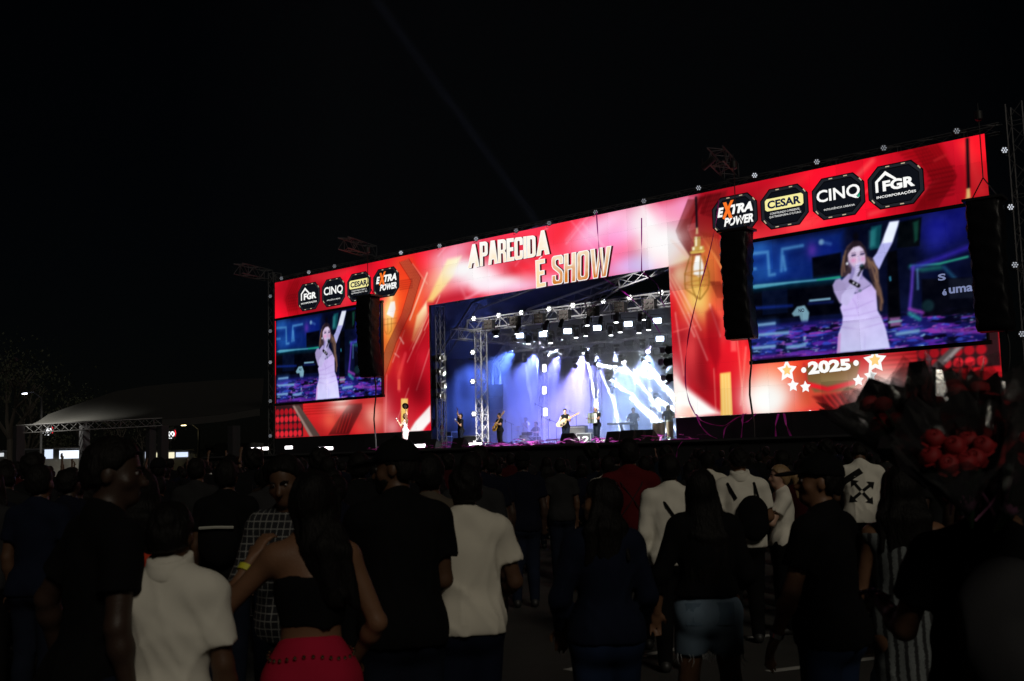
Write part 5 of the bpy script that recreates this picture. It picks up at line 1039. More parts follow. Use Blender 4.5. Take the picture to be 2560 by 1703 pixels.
        if dress['face'] == 'beard':
            F = Field(s.hc-V3(.16, .16, .1), s.hc+V3(.16, .18, .16), .008); F.ell(s.Hd(0, .03, .03), (.062*k, .068*k, .066*k), .02, .004*k, s.Rh); F.ell(s.Hd(0, .07, -.003), (.032*k, .028*k, .026*k), .02, .004, s.Rh); F.clip(s.Hd(0, .03, .036), s.Rh@unit(V3(0, -.15, 1))); F.clip(s.Hd(0, 0, 0), s.Rh@V3(0, -1, 0)); F.noise(.0015, 3, 160, 160); obj('beard', F.mesh(HAIRM), root)
    hs = dress.get('hair', 'short')
    if hs and hs != 'bald':
        hm = hair_mesh(s, hs, .009 if vox < .013 else min(vox, .012), hairm or HAIRM, seed); obj('hair', hm, root)
    if dress.get('cap'): obj('cap', cap_mesh(s, min(vox, .012), dress['cap'], dress.get('capback', False)), root)
    root['_top'] = tp or ''
    return root
def place(o, px, dep, face=0.0, label=None, group=None, z=0.0, cat='person', pt=None):
    p = D(px, 1148, dep) if pt is None else np.asarray(pt, float); o.location = (p[0], p[1], z); o.rotation_euler = (0, 0, -YAW+face)
    if '_top' in o: del o['_top']
    return tag(o, label, cat, group)
# ================================================================ the people nearest the camera
K_BLK = cloth('black_cotton', (.0045, .0045, .005)); K_WHT = cloth('off_white_cotton', (.80, .77, .68)); K_TEE = cloth('ecru_cotton', (.74, .70, .60)); K_RED = cloth('red_crepe', (.46, .014, .045)); K_JEAN = cloth('blue_denim', (.012, .024, .06), var=.35, scale=9)
K_DKJ = cloth('dark_denim', (.008, .011, .022), var=.35, scale=9); K_SHORT = cloth('washed_denim', (.17, .24, .32), var=.4, scale=8); K_NAVY = cloth('navy_cotton', (.006, .009, .022)); K_TAN = cloth('tan_cotton', (.09, .072, .055)); K_DRED = cloth('dark_red_cotton', (.085, .006, .008)); K_GREY = cloth('grey_cotton', (.02, .02, .021))  # grey and dark red darkened to imitate weaker light further back
SH_W = mat('white_shoe', (.6, .6, .6), .5)
def plaid():
    m = bpy.data.materials.new('plaid_flannel'); m.use_nodes = True; t = m.node_tree; b = t.nodes['Principled BSDF']; b.inputs['Roughness'].default_value = .9
    tc = t.nodes.new('ShaderNodeTexCoord'); acc = None
    for rot in ((0, 0, 0), (0, PI/2, 0)):
        mp = t.nodes.new('ShaderNodeMapping'); mp.inputs['Rotation'].default_value = rot; w = t.nodes.new('ShaderNodeTexWave'); w.inputs['Scale'].default_value = 9; t.links.new(tc.outputs['Object'], mp.inputs[0]); t.links.new(mp.outputs[0], w.inputs[0])
        r = t.nodes.new('ShaderNodeValToRGB'); r.color_ramp.elements[0].position = .93; r.color_ramp.elements[1].position = .99; t.links.new(w.outputs['Fac'], r.inputs[0])
        if acc is None: acc = r.outputs[0]
        else:
            mx = t.nodes.new('ShaderNodeMath'); mx.operation = 'MAXIMUM'; t.links.new(acc, mx.inputs[0]); t.links.new(r.outputs[0], mx.inputs[1]); acc = mx.outputs[0]
    mc = t.nodes.new('ShaderNodeMix'); mc.data_type = 'RGBA'; mc.inputs['A'].default_value = (.015, .016, .02, 1); mc.inputs['B'].default_value = (.26, .26, .25, 1); t.links.new(acc, mc.inputs['Factor']); t.links.new(mc.outputs['Result'], b.inputs['Base Color']); return m
def zigzag():
    m = bpy.data.materials.new('black_white_print'); m.use_nodes = True; t = m.node_tree; b = t.nodes['Principled BSDF']; b.inputs['Roughness'].default_value = .85
    tc = t.nodes.new('ShaderNodeTexCoord'); mp = t.nodes.new('ShaderNodeMapping'); mp.inputs['Scale'].default_value = (40, 40, 26); v = t.nodes.new('ShaderNodeTexVoronoi'); t.links.new(tc.outputs['Object'], mp.inputs[0]); t.links.new(mp.outputs[0], v.inputs['Vector'])
    w = t.nodes.new('ShaderNodeTexWave'); w.inputs['Scale'].default_value = 8; w.inputs['Distortion'].default_value = 1.5; t.links.new(tc.outputs['Object'], w.inputs[0])
    mu = t.nodes.new('ShaderNodeMath'); mu.operation = 'MULTIPLY'; t.links.new(v.outputs['Distance'], mu.inputs[0]); t.links.new(w.outputs['Fac'], mu.inputs[1])
    r = t.nodes.new('ShaderNodeValToRGB'); r.color_ramp.elements[0].position = .16; r.color_ramp.elements[0].color = (.012, .013, .015, 1); r.color_ramp.elements[1].position = .22; r.color_ramp.elements[1].color = (.16, .18, .185, 1); t.links.new(mu.outputs[0], r.inputs[0]); t.links.new(r.outputs[0], b.inputs['Base Color']); return m
NEAR = []
def near(px, dep, face, label, s, dress, **k):
    NEAR.append((px, dep)); o = figure(s, dress, **{**dict(vox=.0115, fold=.009), **k}); place(o, px, dep, face, label); return o, s
DOWN = lambda sx, out=.14, fw=.25: ((sx*out, -.06, -1), (sx*.02, fw, -1), .5)
# 1 tall man in profile
near(245, 3.95, -.85, 'tall man with short dark hair in black t-shirt, face in profile, at far left', Skel(1.735, 'm', [((-.62, -.25, -.9), (-.35, .35, -.9), .5), DOWN(1)], head=(-.55, -.08, 0), lean=.06), dict(top='tee', bottom='jeans', hair='short', face=1), tone='dark', top=K_BLK, bottom=K_DKJ, seed=21, vox=.0085)
# 2 boy in white polo
near(428, 3.9, -.06, 'boy in plain off-white polo shirt with raised collar', Skel(1.50, 'm', [((-.10, .06, -1), (.05, .35, -1), .5), ((.17, .02, -1), (.06, .3, -1), .5)], bulk=.84), dict(top='polo', bottom='jeans', hair='short', tinf=.026), tone='brown', top=K_WHT, bottom=K_DKJ, seed=5, fold=.014)
# 3 woman dancing, red skirt, bead belt, wristband
_k3 = Skel(1.60, 'f', [((-.62, .18, -.62), (.42, .45, .78), .5), ((.42, .02, -1), (-.35, .55, -.62), .5)], head=(-.35, .05, .2), stance=.09); _k3.hshift = .125
w3, s3_ = near(775, 4.2, .12, 'woman with bare back and long dark hair in black tube top and red skirt', _k3, dict(top='tube', bottom='skirt', hair='long'), tone='tan', top=K_BLK, bottom=K_RED, seed=9)
a = s3_.el[0]*.22+s3_.wr[0]*.78; d_ = unit(s3_.wr[0]-s3_.el[0])
MB().lathe([(.031, -.013), (.034, -.012), (.034, .012), (.031, .013)], tuple(a), n=18, M=Vector(d_).to_track_quat('Z', 'Y').to_matrix()).build('wristband', mat('yellow_paper', (.62, .60, .03), .6), w3, True)
bl = MB()
for q in range(30):
    t_ = 2*PI*q/30; M_ = (.172*math.cos(t_)*s3_.k, (.148*math.sin(t_)-.012)*s3_.k, s3_.hip[2]+.095+.010*math.sin(3*t_))
    MB().lathe([(.001, -.008), (.007, -.004), (.007, .004), (.001, .008)], M_, n=8).build('belt_bead', mat('gold_bead', (.75, .62, .4), .2, 1.0, var=.1), w3, True)
# 4 man in cap, black tee
near(1000, 5.0, .35, 'broad man in black t-shirt and dark cap, face turned left beside the red skirt', Skel(1.715, 'm', [((-.2, .5, -.9), (-.3, .9, -.1), .6), ((.12, .2, -1), (-.3, .8, -.4), .5)], head=(.95, -.05, 0), lean=.08, bulk=1.02), dict(top='tee', bottom='jeans', hair='crop', cap=K_BLK, tinf=.024, face='beard'), tone='brown', vox=.0095, top=K_BLK, bottom=K_DKJ, seed=4)
# 5 man in plaid shirt facing the camera
near(725, 5.3, PI-.35, 'man in dark plaid shirt facing the camera behind the bare-backed woman', Skel(1.67, 'm', [((-.25, .3, -1), (.3, .8, .5), .6), ((.25, .25, -1), (-.2, .9, -.2), .5)], head=(.2, -.35, .1)), dict(top='shirt', bottom='jeans', hair='short', face=1), tone='brown', vox=.0085, top=plaid(), bottom=K_DKJ, seed=31)
# 6 white t-shirt
near(1160, 5.5, .14, 'young man in plain off-white t-shirt and dark trousers seen from behind, mid crowd', Skel(1.60, 'm', [((-.18, .1, -1), (.05, .5, -.9), .5), ((.3, .12, -1), (-.25, .8, -.35), .5)], head=(.1, .1, 0), bulk=1.0), dict(top='tee', bottom='jeans', hair='short', tinf=.024, thigh=.885), tone='brown', top=K_TEE, bottom=K_NAVY, seed=13, fold=.015)
# 7 tan shirt behind
near(1072, 6.2, .0, 'person in tan t-shirt half hidden behind the capped man', Skel(1.66, 'm', bulk=1.1), dict(top='tee', bottom='jeans', hair='short'), tone='brown', top=K_TAN, bottom=K_DKJ, seed=14, vox=.015)
# 8 woman in navy jacket and jeans
near(1500, 5.3, .12, 'woman in dark navy jacket and blue jeans, long hair, head turned left', Skel(1.52, 'f', [((-.3, .1, -1), (.1, .6, -.7), .5), ((.3, .1, -1), (-.1, .6, -.6), .5)], head=(.95, 0, 0), bulk=1.06), dict(top='jacket', bottom='tight', hair='longmid', thigh=.9, face=1), tone='tan', vox=.0095, top=K_NAVY, bottom=K_JEAN, hairm=HAIRM, seed=17)
# 9 woman in denim shorts
w9, s9 = near(1752, 6.0, -.05, 'woman with long dark hair in frayed denim shorts and loose black top', Skel(1.54, 'f', [((-.42, .0, -1), (-.1, .35, -1), .5), ((.3, .1, -1), (-.2, .7, -.5), .5)], head=(-.3, .1, 0), bulk=1.08, stance=.135), dict(top='sleeve34', bottom='denimshorts', hair='longwaist', tinf=.024, thigh=1.02), tone='tan', top=K_BLK, bottom=K_SHORT, seed=23)
for sx in (-1, 1):
    c_ = s9.hip+V3(sx*.085, 0, -.01)*s9.k; Vp = []
    for j in range(4):
        for i in range(4):
            x_ = c_[0]+(i-1.5)*.034; z_ = c_[2]+(1.5-j)*.038; yy = -(.172*s9.k*math.sqrt(max(.05, 1-((x_-sx*.075*s9.k)/(.125*s9.k))**2*.8-((z_-c_[2]+.02)/(.16*s9.k))**2*.6)))+.004; Vp.append((x_, yy, z_))
    pk = obj('back_pocket', mkmesh(Vp, [(j*4+i, j*4+i+1, (j+1)*4+i+1, (j+1)*4+i) for j in range(3) for i in range(3)], cloth('pocket_denim', (.12, .18, .25), var=.4, scale=8), True), w9)
rr = random.Random(3)
for q in range(46):
    i = q % 2; t_ = rr.random()*2*PI; c = s9.hj[i]*.62+s9.kn[i]*.38; r0 = .093; p0 = V3(c[0]+r0*math.cos(t_), c[1]+r0*math.sin(t_), .595); L_ = rr.uniform(.025, .07)
    MB().tube([p0, p0+V3(rr.uniform(-.012, .012), rr.uniform(-.012, .012), -L_*.6), p0+V3(rr.uniform(-.02, .02), rr.uniform(-.02, .02), -L_)], [.0022, .0018, .0008], 4).build('fray_thread', mat('white_thread', (.6, .62, .64), .9), w9)
# 10 white polo with backpack
def strap(o, pts, mt, r=.012, n='strap'): return MB().tube(pts, r, 6).build(n, mt, o, True)
def backpack(o, s, mt, zc=1.2, name='backpack', w=.30, h=.42, d=.16):
    F = Field(V3(-.3, -.5, .7)*s.k, V3(.3, .1, 1.7)*s.k, .014); c = s.T(0, -.19, zc); F.ell(c, (w*.55, d*.55, h*.55), .03); F.ell(c+V3(0, -.05, -.08), (w*.42, d*.45, h*.3), .03); F.clip(c+V3(w*.48, 0, 0), V3(1, 0, 0)); F.clip(c-V3(w*.48, 0, 0), V3(-1, 0, 0)); F.noise(.005, 8)
    return obj(name, F.mesh(mt), o)
o, s_ = near(1848, 9.8, -.15, 'man in white polo shirt with black drawstring bag on his back', Skel(1.66, 'm', [DOWN(-1), ((.25, .2, -1), (-.2, .8, -.2), .5)], head=(.35, -.2, 0), lean=.06, bulk=1.05), dict(top='polo', bottom='jeans', hair='short', tinf=.022), tone='tan', top=K_WHT, bottom=K_BLK, seed=25, fold=.012)
bp = backpack(o, s_, K_BLK, 1.12, 'drawstring_bag', .26, .36, .12); bp.location = (.09, 0, 0)
for sx in (-1, 1): strap(o, [s_.T(sx*.10+.05, -.16, 1.30), s_.T(sx*.12, -.10, 1.44), s_.T(sx*.12, .02, 1.475), s_.T(sx*.13, .12, 1.36)], K_BLK)
strap(o, [s_.T(-.17, -.02, 1.12), s_.T(-.08, -.15, 1.02), s_.T(.05, -.19, .96)], K_BLK)
# 11 man in cap in profile, wrist watch
o, s_ = near(2050, 5.0, .85, 'man in dark cap and black t-shirt walking left with a wrist watch', Skel(1.60, 'm', [((-.2, .25, -1), (.05, .45, -1), .5), ((.1, -.1, -1), (0, .3, -1), .5)], head=(.45, 0, 0), bulk=1.08), dict(top='tee', bottom='jeans', hair='crop', cap=K_BLK, face=1), tone='tan', vox=.0095, top=K_BLK, bottom=K_JEAN, seed=27)
a = s_.el[0]*.1+s_.wr[0]*.9; d_ = unit(s_.wr[0]-s_.el[0]); MB().lathe([(.029, -.011), (.033, -.01), (.033, .01), (.029, .011)], tuple(a), n=16, M=Vector(d_).to_track_quat('Z', 'Y').to_matrix()).build('wrist_watch', mat('watch_steel', (.6, .6, .62), .2, 1), o, True)
# 12 white tee with arrows print
o, s_ = near(2150, 12.2, -.25, 'man in white t-shirt with crossed arrows print on the back', Skel(1.72, 'm', [((-.3, .2, -1), (0, .9, -.3), .5), ((.35, .15, -1), (-.1, .8, -.4), .5)], head=(0, -.5, 0), lean=.16, bulk=1.12), dict(top='tee', bottom='jeans', hair='short', tinf=.024), tone='brown', top=K_WHT, bottom=K_BLK, shoes=SH_W, seed=33, fold=.012)
def print_on_back(o, s, polys, mt, cz, w, name='arrow_print'):
    me = poly_mesh(polys, mt); bm = bmesh.new(); bm.from_mesh(me); bmesh.ops.triangulate(bm, faces=bm.faces[:]); bmesh.ops.subdivide_edges(bm, edges=bm.edges[:], cuts=2, use_grid_fill=True); bm.to_mesh(me); bm.free()
    shirt = [c for c in o.children if c.name.startswith('t_shirt')][0]; dg = bpy.context.evaluated_depsgraph_get()
    from mathutils.bvhtree import BVHTree
    sm = shirt.data; bv = BVHTree.FromPolygons([v.co for v in sm.vertices], [p.vertices for p in sm.polygons])
    for v in me.vertices:
        x, z = v.co.x*w, v.co.y*w; p = s.T(0, 0, cz)+s.Rb@V3(x, -.5, z); dr = Vector(s.Rb@V3(0, 1, 0)); h = bv.ray_cast(Vector(p), dr)
        v.co = (h[0]-dr*.005) if h[0] is not None else Vector(p)+dr*.36
    return obj(name, me, shirt)
def arrow_polys():
    ps = [[(-.42, .42), (.28, .42), (.28, .64), (-.42, .64)]]
    for a_ in range(4):
        t_ = PI/4+a_*PI/2; c_, n_ = math.cos(t_), math.sin(t_); rot = lambda x, y: (x*c_-y*n_, x*n_+y*c_-.12)
        ps.append([rot(.05, -.05), rot(.33, -.05), rot(.33, -.16), rot(.53, 0), rot(.33, .16), rot(.33, .05), rot(.05, .05)])
    return [[(x*math.cos(t_)-y*math.sin(t_)+(.0 if i else .05), x*math.sin(t_)+y*math.cos(t_)) for x, y in q] for i, q in enumerate(ps) for t_ in [.55 if i == 0 else -.12]]
print_on_back(o, s_, arrow_polys(), cloth('black_print', (.015, .015, .015), bump=0), 1.22, .33)
# 13 fair woman in white top facing left
near(1948, 10.2, 1.5, 'fair-haired woman in white top looking left between the capped man and the white polo', Skel(1.50, 'f', [((-.2, .5, -.8), (.5, .5, .6), .6), ((.2, .5, -.8), (-.4, .7, .4), .6)], head=(.1, 0, 0)), dict(top='tee', bottom='jeans', hair='pony', face=1), tone='fair', top=K_WHT, bottom=K_BLK, hairm=HAIRBL, seed=35)
# 14 red shirt with crossed straps
o, s_ = near(1572, 9.6, .05, 'tall person in dark red shirt with thin crossed straps on the back', Skel(1.76, 'm', bulk=1.15), dict(top='tee', bottom='jeans', hair='short'), tone='brown', top=K_DRED, bottom=K_BLK, seed=37)
for sx in (-1, 1): strap(o, [s_.T(sx*.13, .0, 1.47), s_.T(sx*.08, -.135, 1.38), s_.T(-sx*.03, -.15, 1.22), s_.T(-sx*.12, -.13, 1.1)], K_GREY, .004)
# 15 flower seller
fs, sf = near(2448, 3.55, -.1, 'flower seller dressed in black carrying wrapped bouquets at far right', Skel(1.62, 'm', [((-.25, .35, -.9), (-.1, .9, .25), .7), ((.15, .55, -.5), (-.05, .6, .8), .7)], bulk=1.12), dict(top='tee', bottom='jeans', hair='short'), tone='brown', top=K_BLK, bottom=K_BLK, seed=41)
backpack(fs, sf, cloth('charcoal_nylon', (.03, .03, .033), rough=.7), 1.17)
for sx in (-1, 1): strap(fs, [sf.T(sx*.11, -.16, 1.36), sf.T(sx*.13, -.08, 1.46), sf.T(sx*.13, .05, 1.45), sf.T(sx*.14, .13, 1.3)], K_BLK, .018)
# 16 woman in patterned dress
near(2248, 5.0, -.2, 'woman in long black and white patterned dress beside the flower seller', Skel(1.55, 'f', [((-.2, .2, -1), (.2, .8, -.3), .5), ((.2, .2, -1), (-.2, .8, -.3), .5)], bulk=1.1), dict(top='dress', bottom=None, hair='longmid', hem=.2), tone='tan', top=zigzag(), seed=43)
# 17 backpack with pale stripe
o, s_ = near(566, 8.2, .0, 'person in dark shirt wearing a backpack with a pale stripe', Skel(1.66, 'm'), dict(top='tee', bottom='jeans', hair='short'), tone='brown', top=K_BLK, bottom=K_DKJ, seed=45, vox=.015)
backpack(o, s_, K_BLK, 1.2); MB().tube([s_.T(-.13, -.285, 1.27), s_.T(0, -.305, 1.275), s_.T(.13, -.285, 1.27)], .011, 6).build('pale_stripe', cloth('pale_tape', (.45, .45, .4)), o, True)
# 18 white shirt with strap
o, s_ = near(1672, 8.6, .0, 'person in white long shirt with dark shoulder strap behind the woman in shorts', Skel(1.62, 'm', bulk=1.0), dict(top='shirt', bottom='jeans', hair='short'), tone='brown', top=K_WHT, bottom=K_BLK, seed=47, vox=.015)
strap(o, [s_.T(-.12, .0, 1.47), s_.T(-.05, -.13, 1.35), s_.T(.08, -.15, 1.15), s_.T(.17, -.1, .98)], K_BLK, .012)
# 19 arm and orange-red shirt glimpsed between man and boy
near(352, 5.6, .2, 'person in bright orange-red shirt glimpsed between the tall man and the boy', Skel(1.62, 'f', bulk=1.0), dict(top='tee', bottom='jeans', hair='longmid'), tone='tan', top=cloth('orange_red_cotton', (.55, .05, .02)), bottom=K_DKJ, seed=49, vox=.015)
for px, dp, H, mt_, lb in [(1519, 13, 1.62, K_WHT, 'person in pale shirt in front of the stage edge, left of the red shirt'), (1612, 13.5, 1.6, K_GREY, 'person in pale grey shirt just right of the red shirt'), (1768, 13, 1.64, K_TEE, 'person in ecru shirt standing beyond the woman in shorts'), (2215, 14, 1.66, K_GREY, 'person in pale patterned shirt behind the arrows t-shirt'), (1400, 15, 1.6, K_GREY, 'person in grey t-shirt beyond the woman in navy jacket'), (492, 11, 1.7, K_GREY, 'person in dark grey shirt behind the boy'), (100, 7.5, 1.66, K_NAVY, 'person in navy shirt behind the tall man at far left')]:
    near(px, dp, random.uniform(-.2, .2), lb, Skel(H, 'm'), dict(top='tee', bottom='jeans', hair='short'), tone='brown', top=mt_, bottom=K_DKJ, vox=.018, seed=int(px))

# ---------------------------------------------------------------- wrapped bouquets
M_CELLO = bpy.data.materials.new('cellophane'); M_CELLO.use_nodes = True; t = M_CELLO.node_tree; t.nodes.clear()
gl = t.nodes.new('ShaderNodeBsdfGlossy'); gl.inputs['Roughness'].default_value = .16; tr = t.nodes.new('ShaderNodeBsdfTransparent'); tr.inputs[0].default_value = (.84, .84, .85, 1); lw = t.nodes.new('ShaderNodeLayerWeight'); lw.inputs[0].default_value = .32
nz = t.nodes.new('ShaderNodeTexNoise'); nz.inputs['Scale'].default_value = 11; bp_ = t.nodes.new('ShaderNodeBump'); bp_.inputs['Strength'].default_value = .12; bp_.inputs['Distance'].default_value = .02; t.links.new(nz.outputs['Fac'], bp_.inputs['Height']); t.links.new(bp_.outputs[0], gl.inputs['Normal']); t.links.new(bp_.outputs[0], lw.inputs['Normal'])
mx = t.nodes.new('ShaderNodeMixShader'); mm = t.nodes.new('ShaderNodeMath'); mm.operation = 'MULTIPLY_ADD'; mm.inputs[1].default_value = .7; mm.inputs[2].default_value = .22; t.links.new(lw.outputs['Facing'], mm.inputs[0]); t.links.new(mm.outputs[0], mx.inputs[0]); t.links.new(tr.outputs[0], mx.inputs[1]); t.links.new(gl.outputs[0], mx.inputs[2]); df = t.nodes.new('ShaderNodeBsdfTranslucent'); df.inputs[0].default_value = (.6, .6, .62, 1); m2_ = t.nodes.new('ShaderNodeMixShader'); m2_.inputs[0].default_value = .035; t.links.new(mx.outputs[0], m2_.inputs[1]); t.links.new(df.outputs[0], m2_.inputs[2]); oo = t.nodes.new('ShaderNodeOutputMaterial'); t.links.new(m2_.outputs[0], oo.inputs[0])
M_ROSE = mat('rose_petal', (.30, .008, .012), .7, var=.35, scale=30); M_LEAF = mat('rose_leaf', (.02, .06, .02), .5, var=.3); M_RIB = mat('pink_ribbon', (.55, .2, .4), .35)
def rose_mesh():
    V, Fc = [], []
    for ring in range(4):
        n = 5; r = .012+.009*ring
        for q in range(n):
            a0 = 2*PI*q/n+ring*.6; b = len(V); 
            for v in range(3):
                for u in range(4):
                    a = a0+(u/3-.5)*1.9; rad = r*(.55+.5*v/2)*(1+.12*math.sin(u*2+ring)); V.append((rad*math.cos(a), rad*math.sin(a), .045*(v/2)*(1.1-.12*ring)-.006*(v == 2)*ring))
            for v in range(2):
                for u in range(3): Fc.append((b+v*4+u, b+v*4+u+1, b+(v+1)*4+u+1, b+(v+1)*4+u))
    b = len(V); n = 10
    for j, (r, z) in enumerate([(.004, -.004), (.03, .004), (.037, .02), (.03, .04), (.016, .048), (.004, .044)]):
        for q in range(n): a = 2*PI*q/n+j*.3; rr_ = r*(1+.08*math.sin(q*3+j)); V.append((rr_*math.cos(a), rr_*math.sin(a), z))
    Fc += [(b+j*n+q, b+j*n+(q+1) % n, b+(j+1)*n+(q+1) % n, b+(j+1)*n+q) for j in range(5) for q in range(n)]
    return mkmesh(V, Fc, M_ROSE, True, name='rose')
ROSE = rose_mesh()
def leafm(): return mkmesh([(0, 0, 0), (.014, .02, .004), (0, .05, 0), (-.014, .02, .004), (0, .024, -.003)], [(0, 1, 4), (1, 2, 4), (2, 3, 4), (3, 0, 4)], M_LEAF, True, name='leaf')
LEAFM = leafm()
def bouquet(label, px, py, dep, axis, L, seed):
    r_ = random.Random(seed); base = D(px, py, dep); T = thing('bouquet', label, 'bouquet', tuple(base), group='wrapped bouquets held by the flower seller'); T.rotation_euler = Vector(axis).to_track_quat('Z', 'Y').to_euler()
    nu, nv = 26, 6
    for sh in range(2):
        V = []
        for j in range(nv):
            v = j/(nv-1); r0 = (.02+.145*v**1.1)*(1+.12*sh)
            for i in range(nu):
                a = 2*PI*i/nu; pl = math.sin(a*6+seed+sh*1.3); cr = 1+v*(.10*pl+.05*math.sin(a*11+seed*2+v*3)+.03*math.sin(a*17+v*9)); zz = L*(v*(1.0-.06*sh))+(.055*abs(math.sin(a*3+seed+sh))-.02+.018*math.sin(a*9+seed))*v**6
                V.append((r0*cr*math.cos(a), r0*cr*math.sin(a), zz))
        RB = T.rotation_euler.to_matrix(); far = lambda i: (RB @ Vector((math.cos(2*PI*(i+.5)/nu), math.sin(2*PI*(i+.5)/nu), 0))).dot(Vector(FWH)) > -.12
        obj('cellophane_wrap' if sh == 0 else 'paper_wrap', mkmesh(V, [(j*nu+i, j*nu+(i+1) % nu, (j+1)*nu+(i+1) % nu, (j+1)*nu+i) for j in range(nv-1) for i in range(nu) if sh == 0 or far(i)], M_CELLO if sh == 0 else mat('dark_wrapping_paper', (.012, .010, .012), .35, var=.3), False), T)
    for q in range(9):
        a = 2*PI*q/8+seed; rr_ = r_.uniform(.05, .085) if q else 0; h = L*r_.uniform(.58, .86); x, y = rr_*math.cos(a), rr_*math.sin(a)
        st = MB().tube([(0, 0, -.08), (x*.5, y*.5, h*.5), (x, y, h)], .0035, 5).build('stem', M_LEAF, T)
        ro = obj('rose', ROSE, T, (x, y, h)); ro.rotation_euler = (r_.uniform(-.3, .3), r_.uniform(-.3, .3), a); ro.scale = (.85,)*3
        for w in range(2):
            lf = obj('leaf', LEAFM, T, (x*.7, y*.7, h*.7)); lf.rotation_euler = (r_.uniform(-.5, .5), r_.uniform(-.4, .4), a+w*2.4)
    MB().lathe([(.022, -.012), (.026, 0), (.022, .012)], (0, 0, .02), n=12).build('ribbon', M_RIB, T, True)
    for sx in (-1, 1): MB().tube([(0, .02, .02), (sx*.03, .04, .05), (sx*.05, .03, .0), (sx*.06, .035, -.06)], .004, 4).build('ribbon_tail', M_RIB, T)
for i, (px, py, dep, ax, L, lb) in enumerate([(2330, 1215, 3.35, (-.42, .0, .9), .33, 'leftmost wrapped bouquet, leaning over the LED wall corner'), (2385, 1225, 3.45, (-.12, .1, 1), .35, 'upright wrapped bouquet, second from the left'), (2440, 1225, 3.3, (.05, -.1, 1), .33, 'front middle wrapped bouquet with crumpled cellophane'), (2490, 1235, 3.45, (.22, .15, 1), .34, 'wrapped bouquet, second from the right'), (2550, 1240, 3.3, (.45, .1, .9), .33, 'rightmost wrapped bouquet, cut by the picture edge'), (2420, 1270, 3.2, (-.3, -.5, .7), .27, 'low front wrapped bouquet tipping towards the camera'), (2520, 1280, 3.2, (.3, -.5, .7), .27, 'low right wrapped bouquet tipping towards the camera'), (2360, 1180, 3.6, (-.2, .3, 1), .3, 'rear wrapped bouquet at the back left of the bunch'), (2470, 1180, 3.65, (.15, .3, 1), .32, 'rear wrapped bouquet at the back right of the bunch')]):
    d3 = _rt*ax[0]+FWH*ax[1]+np.array([0, 0, 1.0])*ax[2]; bouquet(lb, px, py, dep, d3, L, i+1)
# ================================================================ on the stage: speaker arrays, band, instruments, gear, streamers
def line_array(label, top, bottom, rz, wdt=.98, dpt=.72, sway=.5):
    top, bottom = Vector(top), Vector(bottom); T = thing('line_array', label, 'speaker array', tuple(top), group='tarp-covered speaker arrays'); n = 26; m = 28; V = []
    ca, sa = math.cos(rz), math.sin(rz)
    for j in range(n):
        t_ = j/(n-1); c = (bottom-top)*t_; c.y += sway*(t_*t_-t_)
        fl = 1+.05*math.sin(t_*9)+(.05 if j in (0,) else 0)
        for i in range(m):
            a = 2*PI*i/m; ex = 5; x = math.copysign(abs(math.cos(a))**(2/ex), math.cos(a)); y = math.copysign(abs(math.sin(a))**(2/ex), math.sin(a))
            w_ = .012*math.sin(i*2.3+j*.9)+.016*math.sin(i*1.1-j*1.7)+.012*math.sin(j*2.9+i*.4); x, y = x*(wdt/2*fl+w_), y*(dpt/2*fl+w_)
            V.append((c.x+x*ca-y*sa, c.y+x*sa+y*ca, c.z))
    f = [(j*m+i, j*m+(i+1) % m, (j+1)*m+(i+1) % m, (j+1)*m+i) for j in range(n-1) for i in range(m)]+[tuple(range(m)), tuple((n-1)*m+i for i in range(m))[::-1]]
    me = mkmesh(V, f, M_TARP, True); bm = bmesh.new(); bm.from_mesh(me); bmesh.ops.recalc_face_normals(bm, faces=bm.faces); bm.to_mesh(me); bm.free(); obj('tarp_cover', me, T)
    MB().box((0, 0, .06), (1.15, .8, .08), rz=rz).build('rigging_frame', M_PAINT, T)
    for sx in (-1, 1): MB().tube([(sx*.4*ca, sx*.4*sa, .08), (0, 0, .75)], .02, 5).build('bridle', M_PAINT, T)
    MB().tube([(0, 0, .75), (0, 0, ZT+.55-top.z)], .018, 5).build('chain', M_PAINT, T); MB().lathe([(.06, -.16), (.12, -.12), (.12, .12), (.06, .16)], (0, 0, ZT+.15-top.z), n=12).build('hoist', M_DARK, T, True)
    b = bottom-top; pts = [(b.x+.3, b.y-.1, b.z)]+[(b.x+.3+.05*math.sin(q*1.3), b.y-.1+.04*math.sin(q), b.z-(b.z+top.z-FZ)*q/7) for q in range(1, 8)]
    MB().tube(pts, .035, 6).build('cable', M_PAINT, T, True); return T
line_array('tarp-covered speaker array hanging in front of the left giant screen', U(920, 745, -1.8), U(930, 943, -1.8), .1)
line_array('tarp-covered speaker array hanging between stage opening and right screen', U(1842, 582, -2.2), U(1856, 848, -2.2), .1)
line_array('tarp-covered speaker array hanging at the right end of the wall', U(2462, 505, -1.6), U(2492, 828, -1.6), .1)
